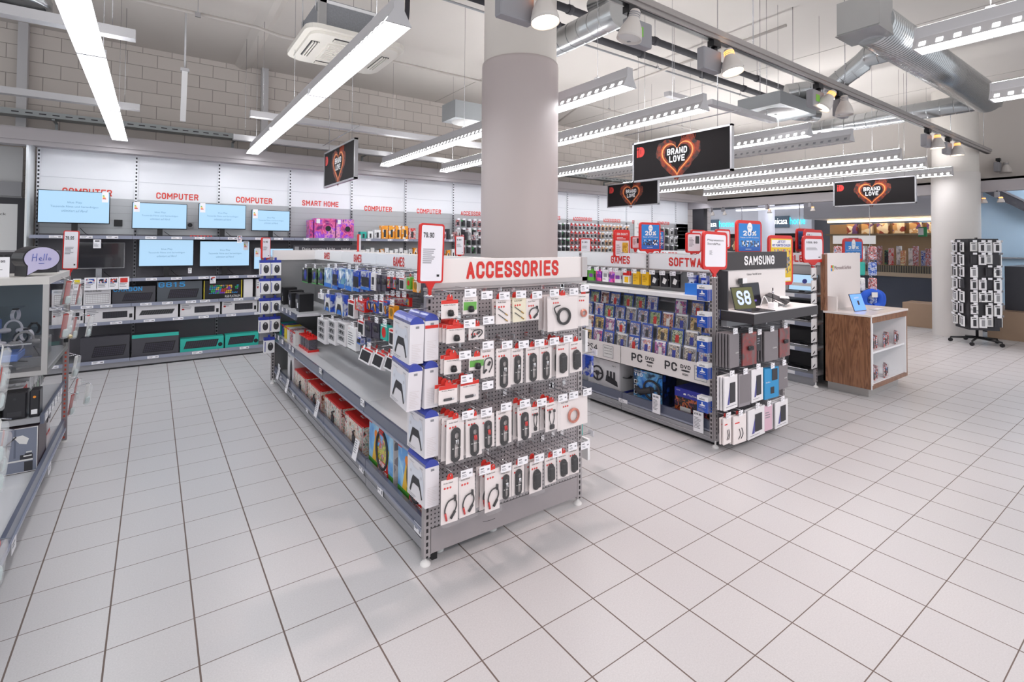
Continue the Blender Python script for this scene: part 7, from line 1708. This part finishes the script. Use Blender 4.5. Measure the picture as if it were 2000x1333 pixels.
for a_, (u0, u1, v, nm) in enumerate(((1373, 1437, 440, 'left'), (1510, 1576, 434, 'right'))):
    p0, p1 = on_x(u0, v, 17.98), on_x(u1, v - (1 if a_ else -1), 17.98); L = abs(p0.y - p1.y); ym = (p0.y + p1.y) / 2
    s = thing('lit_shop_sign', 'lit white and cyan shop sign across the mall, %s one' % nm, 'sign', (17.97, ym, p0.z - .16), -math.pi / 2)
    MB().box(-L / 2, 0, -.04, 0, -.04, .36, mat('sign_slate', '5b6f80', .5)).build('board', s); MB().text('micasa', -L * .47, .08, .2, -.042, mat('sign_glow_white', 'ffffff', .4, emit='ffffff', estr=2.5), w=L * .42, bold=.0).build('lettering', s)
    MB().text('home', L * .03, .06, .24, -.042, mat('sign_glow_cyan', '40d8f0', .4, emit='2ad0f0', estr=2.2), w=L * .44).build('neon_lettering', s)
for k, (y0, y1) in enumerate(((8.6, 10.1), (10.5, 12.6))):
    tag(MB().box(18.2, 18.45, y0, y1, 0, 1.9, art_mat('art_deco', ['3a2c24', 'b88a58', 'e8d8b8', '5a4030', 'd8b888', '2a2420'], 4)).build('shop_display', None), 'brown and gold goods display inside the shop across the mall, %s part' % ('right', 'left')[k], 'shop display', 'goods in the shop across the mall')
t = thing('column', 'slim white mall column seen between the two lit home signs', 'column', (*(on_x(1497, 450, 16.0).xy), 0)); MB().lathe([(.24, 0), (.24, 3.5)], mat('mall_column', 'e4e6ee', .4), 32).build('shaft', t)
for i, (v, x) in enumerate(((398, 16.4), (410, 15.2))):
    p = on_x(1500, v, x); t = thing('mall_light_strip', 'long white light strip above the mall, %s one' % ('upper', 'lower')[i], 'ceiling light', (x, p.y - 2, p.z)); MB().box(-.06, .06, -2.2, 3, 0, .05, mall_l).box(-.1, .1, -2.2, 3, .05, .1, M_('charcoal') if i == 0 else mallw).build('strip', t)
# kiosk beyond the glass
K0 = 13.9
t = thing('kiosk', 'kiosk with dark blue counter, wooden ledge and warm lit shelves beyond the glass', 'kiosk', (K0, 3.9, 0))
MB().box(0, .5, -.35, 1.75, 0, .93, mat('kiosk_navy', '474c5c', .35, coat=.3, noise=.08, nscale=3)).box(-.01, 0, -.35, 1.75, 0, .08, M_('black')).build('counter', t)
MB().box(-.05, .55, -.38, 1.78, .93, 1.02, mat('kiosk_ledge', 'c9b49c', .4)).build('ledge', t)
b = MB(); km = mat('kiosk_slats', '8a7f6a', .5)
for k in range(45): b.box(-.0, .006, -.35 + k * .046, -.322 + k * .046, 1.02, 1.18, km)
b.box(.006, .02, -.35, 1.75, 1.02, 1.18, M_('charcoal')).build('slatted_front', t)
MB().box(1.3, 1.4, -.2, 2.3, 0, 2.2, mat('kiosk_wood', 'b0906a', .5, emit='a8845a', estr=.0)).box(1.0, 1.3, -.2, 2.3, 1.9, 1.94, km).build('back_wall', t)
MB().box(-.1, 1.4, -.4, 2.35, 2.32, 2.75, mallw).build('fascia', t)
MB().box(.9, .96, -.2, 2.2, 2.24, 2.3, mat('warm_strip', 'ffe8c8', .4, emit='ffe0b0', estr=5)).build('light_strip', t)
KM = ['art_mixed', 'art_white', 'art_red', 'art_blue', 'art_yellow', 'art_black', 'art_mixed', 'art_white']
for k in range(17):
    y = 5.55 - k * .115; m = KM[k * 5 % 8]; z = 1.19
    tag(MB().bbox(-.02, .06, -.045, .045, 0, .34 + .05 * (k % 3), M_(m), .004).build('kiosk_pack', None, (K0 + .05 + .12 * (k % 2), y, z)), 'tall %s pack standing on the kiosk counter, %s of the row' % ({'art_mixed': 'mixed colour', 'art_white': 'white', 'art_red': 'red', 'art_blue': 'blue', 'art_yellow': 'yellow', 'art_black': 'dark'}[m], ORD[k]), 'pack', 'packs standing on the kiosk counter')
for k in range(6):
    y = 5.6 - k * .34
    tag(MB().box(-.02, .1, -.12, .12, 0, .26, art_mat('art_mag', ['e8dcc8', 'c8a070', '6a4a8a', 'f0ead8', '8a3a2a'], 9)).build('kiosk_picture', None, (K0 + 1.15, y, 1.945)), 'small picture box on the upper kiosk shelf, %s from the left' % ORD[k], 'picture', 'pictures on the upper kiosk shelf')
p = on_x(1813, 468, K0 + .9); tag(MB().box(-.02, .0, -.06, .1, -.1, .12, mat('exit_green', '1e9a58', .5)).box(-.022, -.02, .0, .1, -.06, .1, M_('white')).build('exit_sign', None, (K0 + .6, p.y, 1.95)), 'small green and white emergency exit sign near the kiosk', 'sign')
# stand with neck pillows behind the wooden counter
t = thing('hook_stand', 'open wire stand with bagged travel goods behind the wooden counter', 'rack', (9.6, 3.55, 0), R(-60))
MB().cyl((0, 0, 0), (0, 0, 1.75), .02, M_('steel'), 10).box(-.3, .3, -.25, .25, 0, .03, M_('gray_metal')).build('frame', t)
MB().box(-.3, .3, -.03, .0, 1.66, 1.80, M_('offwhite')).box(-.08, .06, -.034, -.03, 1.69, 1.76, M_('black')).build('header_plate', t)
for r_ in range(4):
    for c in range(4):
        a = R(-60); lx = -.24 + c * .16; wx = 9.6 + lx * math.cos(a) + .08 * math.sin(a); wy = 3.55 + lx * math.sin(a) - .08 * math.cos(a); m = ['art_mixed', 'teal', 'art_yellow', 'art_blue', 'art_white', 'purple_patch'][(r_ * 3 + c * 2) % 6]
        o = MB().bbox(-.06, .06, -.03, .03, -.22, 0, M_(m), .02).tube([(0, 0, 0), (0, .08, .03)], .003, M_('chrome'), 5).build('travel_pack', None, (wx, wy, 1.62 - r_ * .26), a)
        tag(o, 'bagged %s travel item on the wire stand, %s row, %s from left' % ({'art_mixed': 'mixed', 'teal': 'teal', 'art_yellow': 'yellow', 'art_blue': 'blue', 'art_white': 'white', 'purple_patch': 'violet'}[m], ORD[r_], ORD[c]), 'pack', 'travel goods on the wire stand')
for k in range(2):
    p = on_y(1702 + 14 * k, 585, 3.3); t = thing('neck_pillow', 'blue neck pillow hanging behind the counter, %s one' % ('front', 'rear')[k], 'neck pillow', (p.x, 3.3 + .06 * k, p.z), R(-30))
    MB().tube(bez([(-.03, 0, -.12), (-.13, 0, -.08), (-.13, 0, .06), (0, 0, .12), (.13, 0, .06), (.13, 0, -.08), (.03, 0, -.12)], 5), .055, mat('pillow_blue', '2458c8', .8), 12).build('pillow', t); MB().box(-.05, .05, -.07, -.06, .04, .12, M_('offwhite')).build('label_card', t)
    MB().cyl((0, .0, .12), (0, .3, .2), .003, M_('chrome'), 5).build('hook', t)
# blueish glass balustrade and escalator line at the right
struct('wall_glass_right', MB().box(16.5, 16.55, -2, 4.6, 0, 3.4, mat('blue_glass', 'a9c2d4', .15, spec=.6)).box(16.45, 16.5, -2, 4.6, 1.35, 1.38, M_('steel')))
pa, pb_ = on_x(1893, 362, 16.2), on_x(2015, 420, 16.2)
t = thing('escalator', 'slanting dark escalator edge beyond the glass at the right photo edge', 'escalator', (16.2, pa.y, 0))
MB().ext([(0, pa.z), (0, pa.z + .22), (pb_.y - pa.y, pb_.z + .22), (pb_.y - pa.y, pb_.z)], 'x', 0, .25, M_('charcoal')).build('balustrade', t); MB().ext([(0, pa.z + .22), (0, pa.z + .27), (pb_.y - pa.y, pb_.z + .27), (pb_.y - pa.y, pb_.z + .22)], 'x', -.01, .26, M_('steel')).build('handrail', t)
for k in range(3):
    tag(MB().box(14.2, 14.6, 1.0 - k * .9, 1.7 - k * .9, 1.25, 1.5 + .06 * k, art_mat('art_warm', ['f0c890', 'e89860', 'f4e4c8', 'd87048', 'f8f0e0'], 9)).box(14.2, 14.6, 1.0 - k * .9, 1.7 - k * .9, 0, 1.25, M_('offwhite')).build('produce_stand', None), 'low stand of warm coloured goods beyond the glass, %s from the column' % ORD[k], 'display stand', 'goods stands beyond the glass')
# ================================================================== LEFT GONDOLA AND GLASS SHOWCASE (faces +x)
LX, LS = -.55, -1.05
GL_ = thing('shelving_gondola', 'low grey gondola at the left edge of the photo carrying the glass showcase', 'gondola', (0, 0, 0))
for i, (y0, y1) in enumerate(((2.5, 3.45), (3.45, 4.42), (4.42, 5.42))):
    q = LS if i == 2 else LS - .35
    s = MB().box(q, LX - .03, y0 + .002, y1 - .002, .12, .145, surf).build('base_shelf', GL_)
    MB().box(LX - .03, LX - .01, y0, y1, .10, .19, M_('lip_navy')).box(LX - .01, LX - .002, y0, y1, .10, .118, M_('lip_lite')).build('price_rail', s)
    MB().box(LX - .06, LX - .035, y0, y1, .02, .12, M_('gray_metal')).box(LX - .09, LX - .06, y0, y1, 0, .02, M_('black')).build('plinth', s)
    MB().box(q - .03, q, y0, y1, .12, .76 if i == 2 else .5, grayp).build('spine_panel', GL_)
s = MB().box(LS, LX - .03, 4.44, 5.40, .46, .485, surf).build('mid_shelf', GL_); MB().box(LX - .03, LX - .012, 4.44, 5.40, .44, .50, M_('lip_navy')).box(LS, LX - .03, 4.425, 4.44, .455, .49, M_('gray_metal')).build('price_rail', s)
MB().box(-.018, .018, -.012, .018, -.66, .66, slot_mat('upright_red', '9a9093', 'c8503a', .034, .006, .5)).build('upright', GL_, (LX - .015, 5.43, .68)); b = MB(); foot(b, LX - .02, 5.44); b.build('levelling_foot', GL_)
for i, (u, v) in enumerate(((97, 915), (27, 1065))):
    p = on_x(u, v, LX); MB().box(-.05, .05, -.002, 0, -.03, .03, M_('tag_white')).lines(-.04, .02, .02, 2, .015, -.003, M_('ink_gray')).build('price_label', GL_, (LX - .001, p.y, p.z), math.pi / 2)
for i in range(6): MB().box(-.04, .04, -.002, 0, -.022, .022, M_('tag_white')).lines(-.03, .01, .015, 2, .012, -.003, M_('ink_gray')).build('price_label', GL_, (LX - .011, 4.52 + i * .13, .468), math.pi / 2)

CZ = .76
V = thing('glass_showcase', 'glass showcase with aluminium edges and a pale top, left edge of the photo', 'showcase', (0, 0, CZ)); alu = mat('aluminium', 'b6b3b2', .35, .7)
x0, x1, y0, y1 = -1.62, LX, 4.42, 5.40; z0, z1 = 0, 1.345 - CZ
MB().box(x0, x1, y0, y1, z1, z1 + .045, mat('showcase_top', 'd3d0cc', .35)).build('top_board', V)
MB().box(x0, x1, y0, y1, z0 - .0, z0 + .03, alu).build('base_frame', V)
for (x, y) in ((x1 - .03, y0), (x1 - .03, y1 - .03), (x0, y0), (x0, y1 - .03)): MB().box(x, x + .03, y, y + .03, z0 + .03, z1, alu).build('corner_post', V)
MB().box(x0 + .03, x1 - .03, y0 + .01, y0 + .014, z0 + .03, z1, M_('glass')).build('glass_pane', V)
MB().box(x1 - .014, x1 - .01, y0 + .03, y1 - .03, z0 + .03, z1, M_('glass')).build('glass_pane', V)
MB().box(x0 + .03, x1 - .04, y0 + .15, y0 + .19, z0 + .03, z0 + .09, M_('plastic_gray')).build('step', V)
MB().lathe([(.001, -.02), (.018, -.01), (.02, 0), (.018, .01), (.001, .02)], mat('brass_knob', 'd8c8a0', .3, .5), 14, (x1 + .012, 5.36, .10)).box(x1 - .02, x1 + .006, 5.33, 5.36, .06, .085, M_('black')).build('lock', V)
rear = MB().box(x0 + .03, -.69, y1 - .035, y1 - .03, z0 + .03, z1, mat('showcase_back', '71818c', .35, noise=.15, nscale=6)).build('rear_panel', V)
# products inside the case
stb = mat('stand_blue', '7a9ae8', .4); hp_w = mat('headphone_white', 'd8d8e4', .35); 
for i, (x, y, z, rz, k) in enumerate(((-1.12, 4.75, .0, 10, 'blue'), (-.98, 4.95, .02, -10, 'white'), (-.86, 4.62, .0, 15, 'white'), (-.78, 4.9, .05, -20, 'white'), (-.70, 4.62, .0, 30, 'grey'), (-1.28, 4.6, .0, 0, 'blue'))):
    t = thing('headset', ('%s headset on a sloping clear stand in the showcase, %s from the left' % (k, ORD[[5, 0, 1, 3, 4, 2].index(i) if i in (5, 0, 1, 3, 4, 2) else 0])), 'headset', (x, y, CZ + .0305), R(rz), 'headsets in the glass showcase')
    MB().ext([(-.09, 0), (.09, 0), (.09, .05 + z), (-.09, .12 + z)], 'x', -.06, .06, M_('clear')).box(-.06, .06, -.085, .085, 0, .012, stb if k != 'grey' else M_('plastic_gray')).build('stand', t)
    m = {'blue': M_('ps_lightblue'), 'white': hp_w, 'grey': M_('plastic_gray')}[k]
    MB().tube([(.05 * math.cos(a), -.02, .17 + z + .06 * math.sin(a)) for a in [math.pi * q / 12 for q in range(13)]], .007, m, 8).lathe([(.001, -.02), (.03, -.012), (.034, 0), (.03, .012), (.001, .02)], m, 16, (-.05, -.02, .16 + z)).lathe([(.001, -.02), (.03, -.012), (.034, 0), (.03, .012), (.001, .02)], m, 16, (.05, -.02, .16 + z)).build('headband', t)
    MB().tube(bez([(.05, -.02, .13 + z), (.07, -.05, .06), (.02, -.06, .04), (-.04, -.05, .05)], 5), .003, M_('charcoal'), 5).build('cable', t)
for i, (u, v, y, c) in enumerate(((52, 668, 4.70, 'white'), (30, 690, 4.62, 'white'), (40, 672, 4.85, 'black'), (66, 655, 4.95, 'dark'), (30, 628, 5.0, 'white'))):
    p = on_y(u, v, y); t = thing('fitness_band', '%s fitness band curled on a clear block in the showcase, %s from the front' % (c, ORD[i]), 'fitness band', (p.x, y, p.z), R(25 * i - 30), 'fitness bands in the glass showcase'); m = {'white': hp_w, 'black': M_('black'), 'dark': M_('charcoal')}[c]; b = MB()
    n = 16; pr = [(.038 * math.cos(a), .045 + .042 * math.sin(a)) for a in [R(-60 + 300 * q / n) for q in range(n + 1)]]
    for q in range(n): b.box(0, 0, 0, 0, 0, 0, m) if False else b.add([(pr[q][0], -.011, pr[q][1]), (pr[q + 1][0], -.011, pr[q + 1][1]), (pr[q + 1][0], .011, pr[q + 1][1]), (pr[q][0], .011, pr[q][1]), (pr[q][0] * .9, -.011, .045 + (pr[q][1] - .045) * .9), (pr[q + 1][0] * .9, -.011, .045 + (pr[q + 1][1] - .045) * .9), (pr[q + 1][0] * .9, .011, .045 + (pr[q + 1][1] - .045) * .9), (pr[q][0] * .9, .011, .045 + (pr[q][1] - .045) * .9)], [(0, 1, 2, 3), (7, 6, 5, 4), (0, 4, 5, 1), (3, 2, 6, 7)], m)
    b.build('strap', t); MB().bbox(-.017, .017, -.014, .014, .08, .092, M_('satin_black'), .004).build('face', t); MB().box(-.03, .03, -.02, .02, CZ + .03 - p.z, .004, M_('clear')).build('stand', t)
for i, (xa, xb, ya, yb, h, c) in enumerate(((-1.05, -.86, 4.5, 4.8, .06, 'b'), (-.80, -.70, 4.48, 4.72, .045, 'b'), (-.76, -.62, 4.95, 5.15, .07, 'g'), (-1.0, -.9, 4.95, 5.2, .2, 'b'))):
    tag(MB().bbox(xa, xb, ya, yb, CZ + .0905 if ya < 4.6 else CZ + .0305, CZ + .09 + h, stb if c == 'b' else M_('plastic_gray'), .006).build('display_tray', None), '%s display tray in the showcase, %s' % ('blue' if c == 'b' else 'grey', ('large one at the left', 'small front one', 'small rear one', 'tall rear one')[i]), 'tray', 'display trays in the showcase')
for z in (.19, .36): MB().box(x0 + .03, -.80 if z > .3 else -.64, y0 + .1, y1 - .05, z, z + .006, M_('glass')).box(x0 + .03, -.80 if z > .3 else -.64, y0 + .097, y0 + .1, z - .001, z + .007, M_('chrome')).build('glass_shelf', V)
# speech bubble clock and leaflet on the top
p = on_z(85, 535, 1.3905)
TZ_ = 1.3905
t = thing('message_bubble', 'dark speech bubble shaped message board lettered Hello on the showcase', 'message board', (-.63, 4.64, TZ_), R(34)); b = MB(); n = 28
pts = [(.105 * math.cos(a), .118 + .082 * math.sin(a)) for a in [2 * math.pi * q / n for q in range(n)]]; i0 = 18
pts2 = []
for q, (px_, pz_) in enumerate(pts):
    a = 360 * q / n
    if 228 < a < 250: 
        if not any(v == (-.085, .0) for v in pts2): pts2 += [(-.085, .0)]
        continue
    pts2.append((px_, pz_))
b.ext(pts2, 'y', -.03, .10, M_('satin_black')); b.build('body', t)
s_ = MB().poly([(p_[0] * .93, .118 + (p_[1] - .118) * .93) for p_ in pts2], -.032, mat('bubble_face', 'b9b4d2', .4, emit='c4c0e0', estr=.06)); s_.build('face', t)
b = MB()
for ln in ([(-.05, .15), (-.056, .10)], [(-.03, .152), (-.034, .10)], [(-.054, .125), (-.03, .127)], [(-.018, .112), (-.004, .116), (-.008, .126), (-.018, .12), (-.012, .102), (0, .106)], [(.012, .15), (.006, .104)], [(.026, .15), (.02, .104)], [(.036, .106), (.036, .122), (.048, .12), (.046, .106), (.036, .106)], [(-.02, .086), (.01, .084)]): b.tube([(q[0], -.034, q[1]) for q in ln], .0016, mat('pen_blue', '3a58b8', .5), 5)
b.build('handwriting', t)
t = thing('price_leaflet', 'white price leaflet standing on the showcase at the left photo edge', 'leaflet', (-.82, 4.55, TZ_), R(2)); MB().box(-.12, .06, 0, .003, 0, .13, M_('tag_white')).build('sheet', t); MB().text('119.95', -.02, .095, .014, -.001, M_('ink'), w=.06, bold=.01).lines(-.1, .04, .075, 5, .012, -.001, M_('ink_gray')).build('print', t)
t = thing('speaker_box', 'wide dark box with black lettering standing behind the speech bubble', 'box', (-1.0, 5.08, TZ_)); MB().box(-.6, .41, 0, .12, 0, .165, M_('charcoal')).box(-.6, .41, -.001, 0, .155, .165, M_('plastic_gray')).build('carton', t); MB().text('BOSE', .02, .105, .03, -.0015, M_('black'), w=.2, bold=.02).build('lettering', t)

# shelf goods under the showcase
for i in range(11):
    y = 4.64 + i * .072
    t = thing('case_box', ('red topped white box, nearest' if i == 0 else 'slim white and clear box, %s' % ORD[i]) + ' in the row under the showcase', 'box', (LX - .14, y, .4855), math.pi / 2, 'slim boxes on the shelf under the showcase')
    MB().box(-.03, .03, 0, .26, 0, .17 + .015 * (i % 2), M_('art_white') if i % 3 else M_('white')).build('carton', t); MB().rect(-.03, .03, .13, .165, -.001, M_('red') if i < 2 else M_('clear')).rect(-.02, .02, .03, .1, -.001, M_('art_black')).build('printed_front', t)
for i in range(3):
    t = thing('speaker_pack', 'black %s under the showcase, near end of the shelf' % ('speaker box with an orange mark', 'square speaker pack, middle', 'square speaker pack, left')[i], 'box', ((-.612, -.705, -.84)[i], 4.46, .4855)); w = (.05, .11, .13)[i]
    MB().bbox(-w / 2, w / 2, 0, .12, 0, .17, M_('satin_black'), .006).build('carton', t); MB().rect(-w * .3, w * .3, .02, .05, -.001, M_('white') if i == 0 else M_('charcoal')).disc(0, .13, .008, -.002, M_('orange_e') if i == 0 else M_('charcoal'), 10).build('printed_front', t)
lampb = mat('lampbox_slate', '7c8294', .4, coat=.2)
for i in range(2):
    w = .21; t = thing('lamp_box', ('dark box with a desk lamp picture on the bottom shelf, fully seen' if i == 0 else 'lamp box partly cut off by the left photo edge'), 'lamp box', (-.69 - .225 * i, 4.44, .1455), 0, 'desk lamp boxes')
    MB().box(-w / 2, w / 2, 0, .30, 0, .29, mat('lampbox_dark', '4a3c44', .4)).build('carton', t)
    b = MB().rect(-w / 2 + .004, w / 2 - .004, .004, .286, -.001, M_('offwhite')).rect(-w / 2 + .008, w / 2 - .008, .008, .282, -.0015, lampb).rect(-.01, 0, .1, .28, -.0018, mat('lamp_seam', '646a7c', .5))
    b.tube([(-.04, -.004, .09), (-.045, -.004, .19), (.0, -.004, .235)], .004, M_('satin_black'), 6).poly([(-.015, .235), (.03, .24), (.06, .215), (.05, .18), (.015, .19)], -.003, M_('offwhite')).rect(-.08, .08, .075, .085, -.003, M_('offwhite')).rect(.02, .08, .085, .115, -.003, M_('charcoal')).rect(.04, .08, .01, .07, -.003, M_('charcoal'))
    for q in range(4): b.rect(.03 + .006 * q, .075, .09 + q * .012, .098 + q * .012, -.0035, M_('offwhite') if q % 2 else M_('charcoal'))
    b.build('printed_front', t)
for i in range(7):
    y = 4.60 + i * .115
    t = thing('headset_pack', 'white and red headset box on the bottom shelf, %s behind the lamp boxes' % ORD[i], 'box', (LX - .09, y, .1455), math.pi / 2, 'headset boxes on the left bottom shelf'); MB().box(-.045, .045, 0, .2, 0, .25, M_('box_white')).build('carton', t)
    b = MB().rect(-.045, .045, 0, .02, -.001, M_('red')); b.tube([(.028 * math.cos(a), -.003, .14 + .035 * math.sin(a)) for a in [math.pi * 2 * q / 14 for q in range(14)]], .005, M_('charcoal') if i % 2 else M_('plastic_gray'), 5, closed=True); b.build('printed_front', t)
# clear holders with phone cases hanging from the end post and the side
def clear_case(red=True):
    t = thing('blister_case', 'x', 'blister pack'); rot = Matrix.Rotation(R(0), 3, 'X')
    MB().box(-.025, .025, 0, .003, -.17, 0, mat('blister_red', 'b8504a', .4) if red else M_('offwhite')).build('card', t)
    MB().bbox(-.028, .028, -.026, .004, -.175, -.01, glass_mat('blister', 'f4f8fa', .26, .06), .008).build('clear_blister', t); MB().bbox(-.022, .022, -.022, -.003, -.165, -.11, mat('frost', 'c9d8d8', .3), .01).build('contents', t)
    MB().tube([(0, -.03, .0), (0, .12, .03)], .0022, M_('chrome'), 5).build('hook', t); return t
bc = [clear_case(True), clear_case(False)]
spots = [(119, 555, 4.9), (128, 560, 5.5), (157, 560, 5.6), (118, 615, 5.0), (148, 625, 5.5), (176, 622, 5.6), (104, 620, 4.8), (150, 700, 5.5), (152, 745, 5.55), (173, 755, 5.65), (143, 775, 5.5)]
for i, (u, v, y) in enumerate(spots):
    p = on_y(u, v, y)
    o = place(bc[i % 2], (max(p.x, LX + .05) if y < 5.42 else p.x, y, p.z + .02), R(62 + 10 * (i % 3)), 'clear blister pack, %s from the top of the cluster on the showcase end post' % ORD[i], 'clear packs on the left end post'); o.rotation_euler.x = R(8)
    if y > 5.42: MB().tube([(LX - .015, 5.45, p.z + .03), (o.location.x, y, p.z + .03)], .0022, M_('chrome'), 5).build('hook', GL_)
# packs hanging on the near bay at the photo edge
for i, (u, v) in enumerate(((6, 705), (4, 745), (2, 850), (8, 870), (2, 905), (0, 1085))):
    p = on_x(u, v, -.50)
    place(bc[(i + 1) % 2], (-.50, p.y, p.z + .06), R(90 + 12), 'clear blister pack at the left photo edge, %s from the top' % ORD[i], 'clear packs at the left photo edge').rotation_euler.x = R(6)
# board with price lists on the wall behind
t = thing('notice_board', 'black framed notice board with striped price lists at the far left', 'notice board', (-1.65, 8.71, 1.2))
MB().box(-.5, .32, -.03, 0, 0, .96, M_('charcoal')).build('frame', t); b = MB().rect(-.46, .26, .02, .88, -.032, M_('offwhite')); b.text('LAGER', -.12, .8, .03, -.033, M_('ink'), w=.2, bold=.01).text('auf einen Blick', -.2, .74, .03, -.033, M_('ink'), w=.36)
for q in range(16): b.rect(-.44, .1, .02 + q * .04, .05 + q * .04, -.033, mat('lav', '8a86c0', .5) if q not in (8, 9) else M_('gold'))
b.build('sheets', t)
MB().box(-3.4, -1.36, 8.68, 8.72, 2.18, 2.36, mat('gray_band', '9a999c', .6)).build('trim_5', None); tag(bpy.data.objects['trim_5'], kind='structure')
